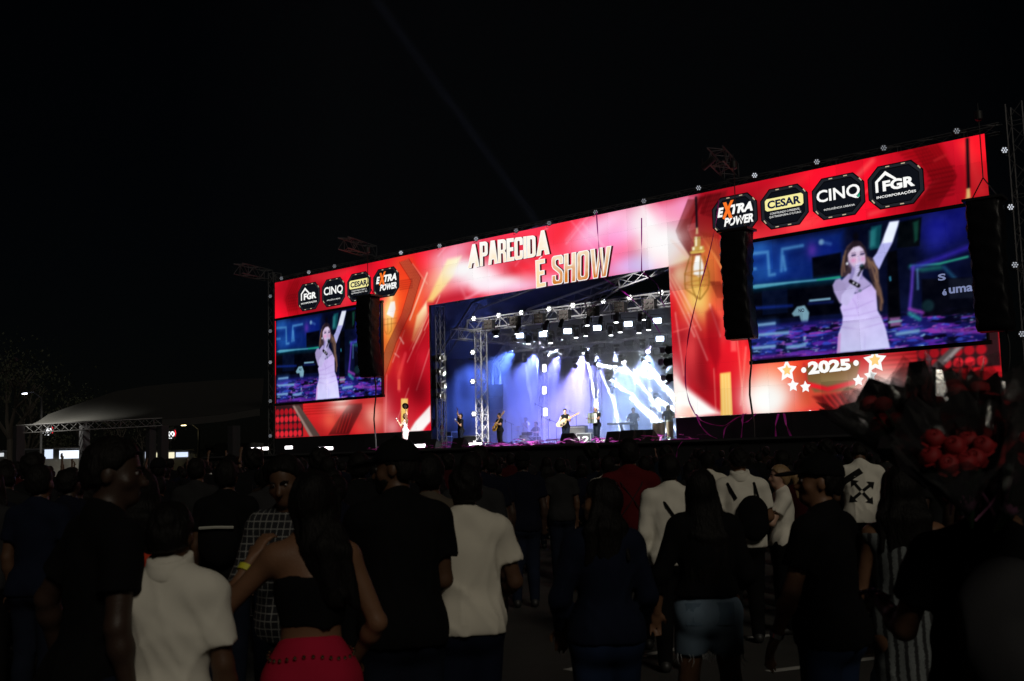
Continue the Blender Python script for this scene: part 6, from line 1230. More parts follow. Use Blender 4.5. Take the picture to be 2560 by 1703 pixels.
# ---- ribbons thrown over the set
M_STREAM = mat('magenta_streamer', (.80, .08, .70), .45, var=.2)
_t = M_STREAM.node_tree; _tl = _t.nodes.new('ShaderNodeBsdfTranslucent'); _tl.inputs[0].default_value = (.75, .12, .7, 1); _mx = _t.nodes.new('ShaderNodeMixShader'); _mx.inputs[0].default_value = .5; _om = _t.nodes['Material Output']; _t.links.new(_t.nodes['Principled BSDF'].outputs[0], _mx.inputs[1]); _t.links.new(_tl.outputs[0], _mx.inputs[2]); _t.links.new(_mx.outputs[0], _om.inputs[0])
def ribbon(label, pts, w=.055):
    P_ = [Vector(p) for p in pts]; Q = []
    for i in range(len(P_)-1):
        for q in range(5): t_ = q/5; Q.append(P_[i].lerp(P_[i+1], t_))
    Q.append(P_[-1])
    for _ in range(3): Q = [Q[0]]+[(Q[i-1]+Q[i]*2+Q[i+1])/4 for i in range(1, len(Q)-1)]+[Q[-1]]
    V = []
    for i, p in enumerate(Q):
        a = i*.35; s_ = Vector((math.cos(a), .5*math.sin(a), .35*math.sin(a*1.7))).normalized()*w/2; n = Vector((0, -1, 0))*.004; V += [p-s_, p+s_, p+s_+n, p-s_+n]
    f = []
    for i in range(len(Q)-1):
        b = i*4; f += [(b, b+1, b+5, b+4), (b+1, b+2, b+6, b+5), (b+2, b+3, b+7, b+6), (b+3, b, b+4, b+7)]
    return tag(obj('streamer', mkmesh(V, f, M_STREAM)), label, 'streamer', 'magenta streamers')
def rb(label, l, y0=-.25, y1=None, **k): n = len(l); ribbon(label, [U(x, y, y0+((y1 if y1 is not None else y0)-y0)*i/(n-1)) for i, (x, y) in enumerate(l)], **k)
rb('magenta streamer hanging across the title lettering', [(1491, 530), (1495, 590), (1500, 650), (1506, 690)]); rb('magenta streamer slanting from the title down past the strobes', [(1511, 697), (1540, 716), (1572, 740), (1601, 768), (1632, 800), (1662, 855)], -.2, 5.0, w=.07)
rb('thin magenta streamer hanging left of the right lamp column', [(1604, 545), (1604, 620), (1604, 678)]); rb('magenta streamer fluttering onto the truss at upper right of opening', [(1605, 680), (1640, 706), (1652, 728), (1650, 745), (1662, 765)], -.2, 3.2, w=.08)
rb('long magenta streamer looping down the right lamp column', [(1797, 500), (1790, 560), (1772, 640), (1745, 735), (1722, 830), (1713, 905), (1713, 960), (1722, 1005), (1740, 1040)], -.3)
rb('magenta streamer draped along the black fascia', [(1740, 1035), (1752, 1052), (1780, 1062), (1812, 1066), (1840, 1045), (1866, 1034)], -.3); rb('magenta streamer trailing to the deck below the lamp column', [(1742, 1042), (1752, 1066), (1772, 1088), (1796, 1098)], -.3)
rb('forked magenta streamer hanging on the fascia', [(1866, 1034), (1840, 1050), (1812, 1068), (1808, 1097)], -.35); rb('short magenta streamer right of the fork', [(1860, 1036), (1852, 1055), (1862, 1058), (1875, 1050), (1890, 1034)], -.35); rb('vertical magenta streamer on the fascia', [(1858, 1034), (1856, 1065), (1853, 1097)], -.35)
rb('left of two pale streamers under the right wall', [(1946, 1035), (1938, 1065), (1940, 1092)], -.35, w=.08); rb('right of two pale streamers under the right wall', [(1960, 1034), (1966, 1065), (1978, 1092)], -.35, w=.08); rb('thin magenta streamer falling over the stage edge', [(1706, 1104), (1694, 1120), (1690, 1150)], -3.6)
# litter of streamers on the deck
V, Fc = [], []; r_ = random.Random(5)
for q in range(900):
    x = r_.uniform(11, 27); y = r_.uniform(-3.3, 2.5) if r_.random() < .8 else r_.uniform(2.5, 6); a = r_.random()*PI; L_ = r_.uniform(.15, .7); b = len(V); z = FZ+.006+r_.random()**2*.24*(1 if math.sin(x*1.7)+math.sin(x*.6) > -.2 else .3); d_ = Vector((math.cos(a), math.sin(a), r_.uniform(-.15, .15)))*L_/2; s_ = Vector((-math.sin(a), math.cos(a), r_.uniform(-.6, .6))).normalized()*.03
    c = Vector((x, y, z+.03)); V += [c-d_-s_, c-d_+s_, c+Vector((0, 0, .04*r_.random()))+s_, c+Vector((0, 0, .03))-s_, c+d_+s_, c+d_-s_]; Fc += [(b, b+1, b+2, b+3), (b+3, b+2, b+4, b+5)]
tag(obj('streamer_litter', mkmesh(V, Fc, M_STREAM)), 'magenta streamers littering the stage deck', kind='stuff')
# ---- gear
def wedge(label, px, py, y, rz=0.0, w=.62):
    p = U(px, py, y); T = thing('monitor_wedge', label, 'monitor', (p[0], p[1], FZ+.005), rz, group='floor monitors'); MB().add([(-w/2, .28, 0), (w/2, .28, 0), (w/2, -.24, 0), (-w/2, -.24, 0), (-w/2, .12, .42), (w/2, .12, .42), (w/2, -.2, .16), (-w/2, -.2, .16)], [(0, 1, 2, 3), (0, 4, 5, 1), (4, 7, 6, 5), (7, 3, 2, 6), (0, 3, 7, 4), (1, 5, 6, 2)]).build('cabinet', M_DARK, T)
    MB().box((0, -.05, .305), (w*.86, .36, .012), rx=.68).build('grille', mat('steel_grille', (.06, .06, .065), .4, .5), T)
for i, (px, py, y, rz) in enumerate([(1575, 1115, -2.8, PI), (1598, 1116, -2.6, PI), (1622, 1112, -2.4, PI), (1152, 1128, -2.6, PI), (1425, 1120, -2.2, PI), (1540, 1117, -2.0, PI), (1018, 1118, -2.9, PI), (1085, 1124, -2.6, PI)]): wedge(['monitor wedge before the keyboard player', 'low monitor wedge right of the keyboard wedge', 'tall monitor wedge near the percussion', 'monitor wedge before the singing man', 'monitor wedge before the guitarist', 'monitor wedge before the accordion player', 'monitor wedge in front of the woman singer', 'monitor wedge left of the singing man'][i], px, py, y, rz)
M_FLB = emat('floor_blinder', (1, .95, .98), 9)
def floor_light(label, px, py, y, w=.75, h=.13, on=True):
    p = U(px, py, y); T = thing('floor_light', label, 'floor light', (p[0], p[1], max(FZ, p[2]-h)), .5, group='floor lights along the stage front'); z = p[2]-max(FZ, p[2]-h)
    MB().box((0, .06, z), (w+.1, .1, h+.08)).build('housing', M_DARK, T); MB().box((0, 0, z), (w, .015, h)).build('lit_face', M_FLB, T)
    for sx in (-1, 1): MB().box((sx*w*.35, .06, (z-h/2-.04)/2), (.06, .06, max(.02, z-h/2-.04))).build('foot', M_DARK, T)
for i, a_ in enumerate([(649, 1122, -2.6, .95), (722, 1119, -2.8, .38), (808, 1121, -2.6, .4), (822, 1121, -2.6, .4), (1044, 1115, -2.4, .95), (1175, 1112, -1.6, 1.05)]): floor_light(['wide white floor light at the far left stage corner', 'small white floor light below the left screen', 'left of a pair of small floor lights', 'right of a pair of small floor lights', 'wide white floor light behind the woman singer', 'wide white floor light by the truss tower foot'][i], a_[0], a_[1], a_[2], a_[3])
def crate(label, px, y, w, h, d, zoff=0, txt=None):
    p = U(px, 1100, y); T = thing('flight_case', label, 'flight case', (p[0], p[1], FZ+zoff+.005), .2); MB().box((0, 0, h/2), (w, d, h)).build('case', M_DARK, T)
    for zz in (.02, h-.02): MB().box((0, 0, zz), (w+.02, d+.02, .035)).build('metal_edge', M_ALU, T)
    for sx in (-1, 1): MB().box((sx*w/2, -d/2, h/2), (.03, .03, h)).build('metal_corner', M_ALU, T)
    if txt: obj('lettering', fit(text_mesh(txt, mat('white_print', (.8, .8, .8), .6), .03), rect(-w*.42, h*.25, w*.42, h*.75)), T, (0, -d/2-.012, 0))
for a_ in [('flight case left of the truss tower with metal edges', 1180, 6.5, 1.0, .75, .6), ('tall flight case behind the singing man', 1125, 7.5, .6, 1.05, .6), ('low flight case at the left stage wall', 1112, 7.0, .6, .8, .6), ('flight case lettered uma behind the guitarist', 1395, 9.0, 1.1, .5, .5, 0, 'uma'), ('black case with white 12 between guitarist and accordion player', 1465, 6.2, .75, .62, .5, 0, '12'), ('case lettered uga right of the accordion player', 1516, 6.0, .8, .35, .4, 0, 'uga'), ('equipment case on top of cases behind the accordion player', 1475, 8.5, .9, .9, .5)]: crate(*a_)
p = U(1447, 1090, 6.6); T = thing('guitar_amp', 'black guitar amplifier with grey grille behind the guitarist', 'amplifier', (p[0], p[1], FZ+.005), .35); MB().box((0, 0, .5), (.85, .35, 1.0)).build('cabinet', M_DARK, T); MB().box((-.0, -.18, .46), (.76, .02, .84)).build('grille', mat('silver_grille_cloth', (.22, .22, .2), .7), T); MB().box((0, -.185, .93), (.74, .015, .07)).build('control_panel', M_ALU, T)
p = U(1240, 1000, 10.5); T = thing('side_fill', 'black stacked speaker column behind the bass player', 'speaker', (p[0], p[1], FZ+.005), .4)
for q in range(5): MB().box((.02*q, 0, .42+.75*q*.98), (.95, .6, .7)).build('cabinet', M_DARK, T)
p = U(1105, 1080, 6.2); T = thing('fire_extinguisher', 'red fire extinguisher standing on a case at stage left', 'extinguisher', (p[0], p[1], FZ+.81)); MB().lathe([(.09, 0), (.1, .03), (.1, .5), (.07, .58), (.03, .62)], n=14).build('cylinder', mat('extinguisher_red', (.55, .02, .02), .35), T, True); MB().box((0, 0, .66), (.06, .12, .08)).build('valve', M_DARK, T); MB().lathe([(.102, .2), (.102, .36)], n=14).build('paper_band', M_WHITE, T)
def mic_stand(label, px, y, h=1.5, boom=None):
    p = U(px, 1110, y); T = thing('mic_stand', label, 'mic stand', (p[0], p[1], FZ), group='microphone stands'); MB().tube([(0, 0, .1), (0, 0, h)], .012, 6).build('pole', M_PAINT, T)
    for q in range(3): MB().tube([(0, 0, .12), (.28*math.cos(q*2.1), .28*math.sin(q*2.1), .01)], .01, 5).build('leg', M_PAINT, T)
    b = Vector(boom or (-.25, -.2, .15)); MB().tube([Vector((0, 0, h))-b*.4, Vector((0, 0, h))+b], .01, 5).build('boom', M_PAINT, T); MB().lathe([(.012, -.1), (.018, 0), (.026, .03), (.02, .06)], tuple(Vector((0, 0, h))+b), n=8).build('microphone', M_DARK, T, True)
for a_ in [('mic stand left of the drum kit', 1280, 7.0, 1.3), ('tall overhead mic stand above the drums', 1356, 7.4, 2.1), ('mic stand right of the drums', 1372, 6.8, 1.4), ('mic stand left of the guitarist', 1392, 6.2, 1.2), ('mic stand on the amplifier side', 1443, 7.2, 1.6), ('mic stand left of the congas', 1628, 6.6, 1.5), ('mic stand between the congas', 1648, 6.6, 1.5)]: mic_stand(*a_)
# ---- players
def player(label, px, y, rz, s, dress, z=FZ, **k):
    p = U(px, 1100, y); o = figure(s, dress, **{**dict(vox=.016), **k}); o.location = (p[0], p[1], z); o.rotation_euler = (0, 0, rz); del o['_top']; tag(o, label, 'person'); return o, s
K_LIL = cloth('pale_pink_satin', (.72, .52, .56), rough=.45); K_PALE = cloth('pale_stage_shirt', (.4, .38, .42))
sg, ss = player('woman singer in long pale pink outfit holding a microphone, hat raised', 1013, -1.5, PI*.5+.55, Skel(1.66, 'f', [((-.15, .55, -.75), (.25, .55, .85), .9), ((.35, -.05, 1), (-.15, .1, 1), .8)], head=(-.1, .1, 0)), dict(top='gown', bottom=None, hair='long'), tone='fair', top=K_LIL, hairm=HAIRB, vox=.014, seed=3)
def held_mic(s, i, label): 
    p = s.wr[i]+s.hd[i]*.09; o = thing('microphone', label, 'microphone'); R = Vector(unit(V3(0, .5, .8))).to_track_quat('Z', 'Y').to_matrix(); MB().lathe([(.012, -.14), (.016, .04)], tuple(p), n=8, M=R).build('handle', M_DARK, o); MB().lathe([(.016, .04), (.028, .06), (.028, .085), (.015, .105)], tuple(p), n=10, M=R).build('mesh_head', M_ALU, o, True); return o
def attach(o, who): o.location = who.location; o.rotation_euler = who.rotation_euler; return o
attach(held_mic(ss, 0, 'microphone in the hand of the woman singer'), sg)
hp = ss.wr[1]+ss.hd[1]*.16; HT = thing('hat', 'dark wide hat raised in the air by the woman singer', 'hat', cat='hat') if 0 else thing('hat', 'dark wide hat raised in the air by the woman singer', 'hat'); RH = Matrix.Rotation(1.1, 3, 'Y')
MB().lathe([(.01, .12), (.06, .115), (.075, .08), (.08, 0), (.15, -.015), (.158, .01), (.15, .0), (.075, .012), (.068, .07), (.01, .10)], tuple(hp+V3(0, 0, .02)), n=22, M=RH).build('crown_and_brim', mat('dark_felt', (.02, .015, .015), .9), HT, True); MB().lathe([(.082, .008), (.082, .035)], tuple(hp+V3(0, 0, .02)), n=22, M=RH).build('hat_band', M_WHITE, HT); attach(HT, sg)
mn, sm = player('man singing in black with one arm raised and a microphone', 1152, 3.6, PI-.35, Skel(1.78, 'm', [((-.25, .45, -.9), (.45, .5, .75), .9), ((.25, .05, 1), (.02, .1, 1), .9)], head=(.25, .25, 0)), dict(top='tee', bottom='jeans', hair='short'), tone='tan', top=K_BLK, bottom=K_DKJ, seed=4); attach(held_mic(sm, 0, 'microphone of the man with raised arm'), mn)
def guitar(who, s, col, label, L=1.05, bass=False, tilt=.55):
    T = thing('bass_guitar' if bass else 'electric_guitar', label, 'guitar'); outline = []
    for q in range(40):
        a = 2*PI*q/40; r = .19+.035*math.cos(2*a)+.02*math.sin(3*a+.5)-.05*math.exp(-((a-PI/2)/.35)**2)-.05*math.exp(-((a-3*PI/2)/.35)**2); outline.append((r*1.25*math.cos(a), r*math.sin(a)))
    b = MB().prism(outline, -.022, .022).build('body', mat(label[:12]+'_lacquer', col, .25), T); MB().box((.22+.3, -.026, 0), (.66 if not bass else .8, .018, .05)).build('neck', mat('maple_neck', (.45, .28, .12), .4), T); MB().prism([(.8 if not bass else .88, -.045), (1.0 if not bass else 1.1, -.06), (1.02 if not bass else 1.13, .03), (.8 if not bass else .88, .035)], -.03, -.008).build('headstock', mat('maple_neck'), T) if 0 else MB().prism([(.8 if not bass else .88, -.045), (1.0 if not bass else 1.1, -.06), (1.02 if not bass else 1.13, .03), (.8 if not bass else .88, .035)], -.03, -.008).build('headstock', mat('maple_neck', (.45, .28, .12)), T)
    MB().prism([(-.12, -.10), (.12, -.11), (.15, -.02), (.0, .02), (-.1, -.02)], -.03, -.0235).build('pickguard', M_DARK, T); MB().box((0, -.028, 0), (.03, .012, .08)).build('bridge', M_ALU, T)
    # local frame: guitar x axis along the neck; face looks away from the player's belly
    M4 = Matrix.Translation(Vector(s.T(.12, .19, 1.08))) @ Matrix.Rotation(PI, 4, 'Z') @ Matrix.Rotation(-tilt, 4, 'Y'); W_ = Matrix.Translation(who.location) @ Matrix.Rotation(who.rotation_euler.z, 4, 'Z'); T.matrix_world = W_ @ M4
    MB().tube([s.T(.12, .19, 1.08)*1.0, s.T(.14, -.02, 1.48), s.T(-.06, -.13, 1.3), s.T(-.17, .05, 1.2), s.T(-.25, .2, 1.22)], .014, 5).build('strap', K_TAN, who, True)
PLAY = [((-.3, .5, -.75), (.45, .75, .35), .8), ((.3, .3, -.9), (-.65, .65, -.25), .8)]
o, s_ = player('bass player in black t-shirt and dark beard holding a yellow bass', 1250, 5.0, PI-.2, Skel(1.75, 'm', PLAY, head=(-.5, 0, 0)), dict(top='tee', bottom='jeans', hair='short'), tone='tan', top=K_BLK, bottom=K_BLK, seed=6); guitar(o, s_, (.72, .42, .05), 'yellow bass guitar held by the bearded player', bass=True, tilt=.75)
o, s_ = player('guitarist in black tank top playing a cream guitar', 1415, 5.0, PI+.35, Skel(1.77, 'm', PLAY, head=(.35, -.1, 0), bulk=1.06), dict(top='tank', bottom='jeans', hair='short'), tone='fair', top=K_BLK, bottom=K_DKJ, seed=7); guitar(o, s_, (.62, .5, .3), 'cream electric guitar held by the tank top player', tilt=.5)
o, s_ = player('accordion player in black with white hair and dark beard', 1493, 4.6, PI-.15, Skel(1.78, 'm', [((-.35, .45, -.8), (.35, .85, .1), .8), ((.35, .45, -.8), (-.35, .85, .15), .8)], head=(-.4, .05, 0)), dict(top='tee', bottom='jeans', hair='short'), tone='tan', top=K_BLK, bottom=K_DKJ, hairm=mat('white_hair', (.6, .6, .62), .6), seed=8)
T = thing('accordion', 'black accordion with piano keys strapped on the white-haired player', 'accordion', o.location, o.rotation_euler.z); c = s_.T(0, .24, 1.22); MB().box(tuple(c+V3(.16, 0, 0)), (.16, .2, .48)).build('bass_side', M_DARK, T); MB().box(tuple(c+V3(-.16, 0, 0)), (.14, .2, .48)).build('treble_side', M_DARK, T)
for q in range(9): MB().box(tuple(c+V3(-.085+.021*q, 0, 0)), (.012, .2 if q % 2 else .185, .45 if q % 2 else .42)).build('bellows_fold', M_PAINT, T)
for q in range(14): MB().box(tuple(c+V3(-.245, .05, -.2+.03*q)), (.045, .11, .026)).build('key', M_WHITE, T)
o, s_ = player('drummer in black seated behind the drum kit', 1341, 8.6, PI-.1, Skel(1.75, 'm', [((-.35, .5, -.7), (.15, .9, .1), .9), ((.35, .5, -.7), (-.15, .9, .1), .9)], sit=True), dict(top='tee', bottom='jeans', hair='short'), tone='fair', top=K_BLK, bottom=K_BLK, seed=9)
T = thing('drum_stool', 'round stool under the drummer', 'stool', tuple(o.location)); MB().lathe([(.16, .36), (.17, .38), (.17, .42), (.15, .44)], n=16).build('seat', M_DARK, T, True)
for q in range(3): MB().tube([(0, 0, .37), (.22*math.cos(q*2.1), .22*math.sin(q*2.1), .01)], .012, 5).build('leg', M_ALU, T)
p = U(1318, 1108, 7.4); KT = thing('drum_kit', 'black drum kit with script lettering on the bass drum', 'drum kit', (p[0], p[1], FZ), .25); M_SHELL = mat('black_drum_shell', (.02, .02, .022), .15, var=.1); M_HEADS = mat('drum_head', (.55, .55, .55), .6); M_BRASS = mat('brass_cymbal', (.6, .42, .18), .3, 1.0, var=.2)
def drum(name, c, r, h, axis='Z', parent=KT, head=M_HEADS):
    d_ = MB().lathe([(r, -h/2), (r, h/2)], c, axis, 22).build(name, M_SHELL, parent, True); MB().lathe([(r*.97, -.004), (r*.97, .004)], tuple(Vector(c)+Vector((0, -h/2-.004, 0) if axis == 'Y' else (0, 0, h/2+.004))), axis, 22).build('drum_head', head, d_)
    for s_ in (-1, 1): MB().lathe([(r*.985, -.012), (r*1.03, -.012), (r*1.03, .012), (r*.985, .012)], tuple(Vector(c)+(Vector((0, s_*h/2, 0)) if axis == 'Y' else Vector((0, 0, s_*h/2)))), axis, 22).build('hoop', M_ALU, d_); 
    return d_
bd = drum('bass_drum', (0, 0, .29), .28, .42, 'Y', head=mat('black_drum_head', (.015, .015, .016), .3)); obj('script_lettering', fit(text_mesh('Jeh&Davi', mat('white_print', (.8, .8, .8), .6), .0, .4), rect(-.19, .23, .19, .37)), bd, (0, -.225, 0))
drum('tom', (-.16, .0, .74), .14, .2); drum('tom', (.16, .0, .74), .15, .22); drum('floor_tom', (.48, .25, .4), .2, .38); drum('snare_drum', (-.42, .3, .62), .17, .14)
for q, (x, y, z) in enumerate([(-.55, .1, 1.12), (.52, .05, 1.35), (-.7, .35, .95), (.75, .4, 1.2)]):
    cy_ = MB().lathe([(.21, 0), (.2, .006), (.06, .02), (.02, .035)], (x, y, z), n=22).build('cymbal', M_BRASS, KT, True); MB().tube([(x, y, 0), (x, y, z+.05)], .012, 6).build('cymbal_stand', M_ALU, KT)
    for w in range(3): MB().tube([(x, y, .3), (x+.2*math.cos(w*2.1), y+.2*math.sin(w*2.1), .01)], .01, 5).build('stand_leg', M_ALU, KT)
player('backing singer in pale shirt standing behind the drum kit', 1316, 10.2, PI-.1, Skel(1.72, 'm', [((-.3, .4, -.8), (.4, .6, .6), .8), DOWN(1)]), dict(top='tee', bottom='jeans', hair='short'), tone='tan', top=K_PALE, bottom=K_BLK, seed=10)
o, s_ = player('keyboard player silhouetted in pale smoke', 1586, 7.6, PI+.5, Skel(1.76, 'm', [((-.3, .5, -.8), (.1, .95, -.05), .4), ((.3, .5, -.8), (-.1, .95, -.05), .4)], head=(.3, -.2, 0)), dict(top='tee', bottom='jeans', hair='short'), tone='tan', top=K_NAVY, bottom=K_BLK, seed=11)
T = thing('keyboard', 'dark keyboard on a slanted stand before the silhouetted player', 'keyboard', tuple(Vector(o.location)+Vector((-.35, -.55, 0))), .55); MB().box((0, 0, 1.02), (1.3, .34, .1)).build('case', M_DARK, T)
for q in range(24): MB().box((-.56+.048*q, -.08, 1.075), (.042, .15, .012)).build('key', M_WHITE, T)
MB().box((.12, .0, .5), (.14, .08, 1.02), M=Matrix.Rotation(-.3, 3, 'Y')).build('stand_column', M_DARK, T); MB().box((.28, 0, .03), (.16, .7, .05)).build('stand_foot', M_DARK, T)
o, s_ = player('percussionist with long dark hair behind the congas', 1674, 6.6, PI+.5, Skel(1.74, 'm', [((-.3, .5, -.8), (.2, .9, -.1), .4), ((.3, .5, -.8), (-.2, .9, -.1), .4)], head=(.6, -.1, 0)), dict(top='tee', bottom='jeans', hair='longmid'), tone='brown', top=K_NAVY, bottom=K_JEAN, seed=12)
for i, (px, y, h) in enumerate([(1676, 5.6, .78), (1641, 6.0, .72), (1655, 6.2, .74)]):
    p = U(px, 1100, y); T = thing('conga_drum', ['tall conga drum nearest the right LED column', 'pale conga drum left of the percussionist', 'pale conga drum in the middle of the set'][i], 'conga', (p[0], p[1], FZ+.25)); MB().lathe([(.12, 0), (.15, .25), (.155, .45), (.14, h-.02)], n=18).build('shell', mat('pale_wood_shell', (.45, .3, .2), .4), T, True); MB().lathe([(.142, h-.02), (.142, h)], n=18).build('skin', M_HEADS, T); MB().lathe([(.15, h-.08), (.155, h-.06), (.155, h-.03), (.15, h-.02)], n=18).build('rim', M_ALU, T, True)
    for q in range(3): MB().tube([(.12*math.cos(q*2.1), .12*math.sin(q*2.1), .1), (.2*math.cos(q*2.1), .2*math.sin(q*2.1), -.245)], .012, 5).build('leg', M_ALU, T)
# added profile spots for front light on the players and deck edge
for i, (px, y, e) in enumerate([(1292, 4.6, (1160, 1085, 3.6)), (1363, 4.6, (1255, 1080, 5)), (1468, 4.6, (1415, 1075, 5)), (1540, 4.6, (1490, 1070, 4.6)), (1400, 4.6, (1300, 1122, -1.6)), (1500, 4.6, (1450, 1120, -1.8)), (1600, 4.6, (1600, 1116, -1.8))]):
    s = Vector(U(px, 826-(i if i < 4 else i-3)*8, 1.6)); e = Vector(U(e[0], e[1], e[2])); T = thing('added_profile_spot', ORD[i]+' added profile spot from the left on the front pipe, lighting the players', 'added spotlight', tuple(s), group='added profile spots'); R = (e-s).to_track_quat('Z', 'Y').to_matrix(); MB().lathe([(.08, -.4), (.1, -.36), (.1, -.02), (.08, -.01)], M=R, n=10).build('barrel', M_DARK, T, True); MB().box((0, 0, .12), (.05, .05, .25)).build('clamp', M_PAINT, T); spot(T, s, e, KEYPOW, (1, .95, .92), 22, .06, .6, const=False)

# added unseen lamps on the rear of the wall header to brighten the truss rig, and an assumed follow spot on the right outrigger for the singer
for i, (s, e, pw, dg_) in enumerate([((14.2, .75, 9.3), (13.0, 4.2, 7.8), 1.0, 75), ((18.6, .75, 9.3), (17.6, 4.2, 7.9), 1.0, 75), ((23.0, .75, 9.3), (22.2, 4.2, 7.9), 1.0, 75), ((13.4, .75, 8.95), (11.5, 4.1, 4.4), .9, 50)]):
    s, e = Vector(s), Vector(e); T = thing('added_rig_lamp', ORD[i]+' added unseen lamp from the left behind the wall header', 'added lamp', tuple(s), group='added lamps behind the wall header'); R = (e-s).to_track_quat('Z', 'Y').to_matrix(); MB().box(tuple(-(e-s).normalized()*.12), (.24, .16, .14), M=R).build('housing', M_DARK, T); MB().lathe([(.07, -.05), (.07, -.04)], M=R, n=10).build('lens', emat('spot_lens', (1, .97, .95), 6), T); MB().box((0, -.1, .12), (.05, .05, .22)).build('clamp', M_PAINT, T); spot(T, s, e, pw*RIGPOW, (1, .96, .93), dg_, .06, .9, const=False)
s = Vector((28.9, -2.3, 11.75)); e = Vector((12.05, -1.5, 3.1)); T = thing('assumed_follow_spot', 'assumed follow spot clamped to the right outrigger truss aimed at the singer', 'added spotlight', tuple(s)); R = (e-s).to_track_quat('Z', 'Y').to_matrix(); MB().lathe([(.1, -.6), (.12, -.55), (.12, -.03), (.1, -.02)], M=R, n=12).build('barrel', M_DARK, T, True); MB().lathe([(.09, -.026), (.09, -.02)], M=R, n=12).build('lens', emat('spot_lens', (1, .97, .95), 6), T); MB().box((0, 0, .2), (.05, .05, .3)).build('clamp', M_PAINT, T); spot(T, s, e, 60000, (1, .95, .9), 5.5, .05, .5, const=False)
# ================================================================ the crowd further on: figure types, then individuals copied from them
M_OC = cloth('crowd_shirt', objcol=True); CB = [K_BLK, K_DKJ, cloth('dim_denim', (.009, .014, .03))]  # crowd denim darkened as well, standing in for light falloff
UPB = ((-.35, .25, 1), (.1, .15, 1), .2); UPR = ((.35, .25, 1), (-.1, .15, 1), .2); PHL = ((-.2, .7, .1), (.35, .5, .8), .7); PHR = ((.2, .7, .1), (-.35, .5, .8), .7)
TYPES = [('man with short hair', Skel(1.74, 'm'), dict(top='tee', bottom='jeans', hair='short'), 'brown'), ('woman with long hair', Skel(1.62, 'f'), dict(top='tee', bottom='tight', hair='long'), 'tan'), ('person in a cap', Skel(1.73, 'm', bulk=1.08), dict(top='tee', bottom='jeans', hair='crop', cap=K_BLK), 'brown'),
  ('woman with a ponytail', Skel(1.60, 'f', [DOWN(-1), ((.3, .2, -1), (-.2, .8, .2), .5)]), dict(top='tank', bottom='tight', hair='pony'), 'tan'), ('man with both arms raised', Skel(1.74, 'm', [UPB, UPR]), dict(top='tee', bottom='jeans', hair='short'), 'tan'), ('woman with one arm raised', Skel(1.64, 'f', [DOWN(-1), UPR]), dict(top='tee', bottom='tight', hair='longmid'), 'tan'),
  ('person holding up both hands', Skel(1.7, 'm', [PHL, PHR]), dict(top='polo', bottom='jeans', hair='short'), 'brown'), ('tall man with curly hair', Skel(1.8, 'm', bulk=1.05), dict(top='shirt', bottom='jeans', hair='afro'), 'dark'), ('stocky man with cropped hair', Skel(1.68, 'm', bulk=1.2), dict(top='tee', bottom='shorts', hair='crop'), 'brown'), ('woman with hair in a bun', Skel(1.58, 'f'), dict(top='tee', bottom='tight', hair='bun'), 'tan')]
PROTO = [figure(s, d, vox=.023, tone='dark' if tn != 'tan' else 'brown', top=M_OC, bottom=CB[i % 3], seed=60+i, fold=.008) for i, (n, s, d, tn) in enumerate(TYPES)]  # skin tones taken darker to imitate light fading with distance
DIM_TOPS = [((.006, .006, .007), 'black'), ((.005, .006, .014), 'navy'), ((.012, .012, .013), 'charcoal'), ((.025, .025, .027), 'grey'), ((.035, .004, .005), 'dark red'), ((.006, .011, .02), 'blue'), ((.07, .069, .064), 'white'), ((.02, .012, .008), 'brown')]  # top colours dimmed to imitate lamp light falling off across the crowd
SW = [44, 20, 14, 4, 3, 5, 3, 7]; TW = [22, 18, 10, 10, 3, 4, 4, 7, 12, 10]; R7 = random.Random(77); used7 = [False]*10; spots = []; CNT = [0]
def zone(px):
    return ['below the tent', 'below left screen', 'before the singer', 'before the drum kit', 'before the keyboards', 'below right screen', 'behind the bouquets'][0 if px < 620 else 1 if px < 930 else 2 if px < 1150 else 3 if px < 1480 else 4 if px < 1700 else 5 if px < 2280 else 6]
CROWD = []
def crowd_one(px, dep, ti=None, si=None, sc=None):
    ti = R7.choices(range(10), TW)[0] if ti is None else ti; si = R7.choices(range(8), SW)[0] if si is None else si
    o = PROTO[ti] if not used7[ti] else copy_tree(PROTO[ti]); used7[ti] = True
    band = 'close' if dep < 13 else 'midway' if dep < 24 else 'far off'
    place(o, px, dep, R7.gauss(0, .22), None, 'spectators in the crowd'); o['category'] = 'person'; CROWD.append((px, '%s, %s top, %s, %s' % (TYPES[ti][0], DIM_TOPS[si][1], zone(px), band), o)); o.scale = (1, 1, sc or R7.uniform(.95, 1.03)) if 0 else (sc or R7.uniform(.93, 1.0),)*3
    for c in [o]+list(o.children): c.color = (*DIM_TOPS[si][0], 1)
    CNT[0] += 1
def ok(px, dep, gap):
    p = D(px, 1148, dep)[:2]
    if any((p[0]-q[0])**2+(p[1]-q[1])**2 < gap*gap for q in spots): return False
    for nx, nd in NEAR:
        q = D(nx, 1148, nd)[:2]
        if (p[0]-q[0])**2+(p[1]-q[1])**2 < .45: return False
        if nd > dep and abs(px-nx) < 150*6/dep*1.2 : return False
    if D(px, 1148, dep)[1] > -5.2 and px > 640: return False
    spots.append(p); return True
for lo, hi, n, gap in [(7.5, 13, 46, .62), (13, 24, 96, .62), (24, 52, 128, .7)]:
    k = 0; tries = 0
    while k < n and tries < 9000:
        tries += 1; dep = math.sqrt(R7.uniform(lo*lo, hi*hi)); px = R7.uniform(-40, 2600)
        if ok(px, dep, gap):
            ti = None
            if px > 700 or dep < 14: ti = R7.choices([0, 1, 2, 3, 7, 8, 9], [22, 18, 10, 10, 7, 12, 10])[0]
            crowd_one(px, dep, ti); k += 1
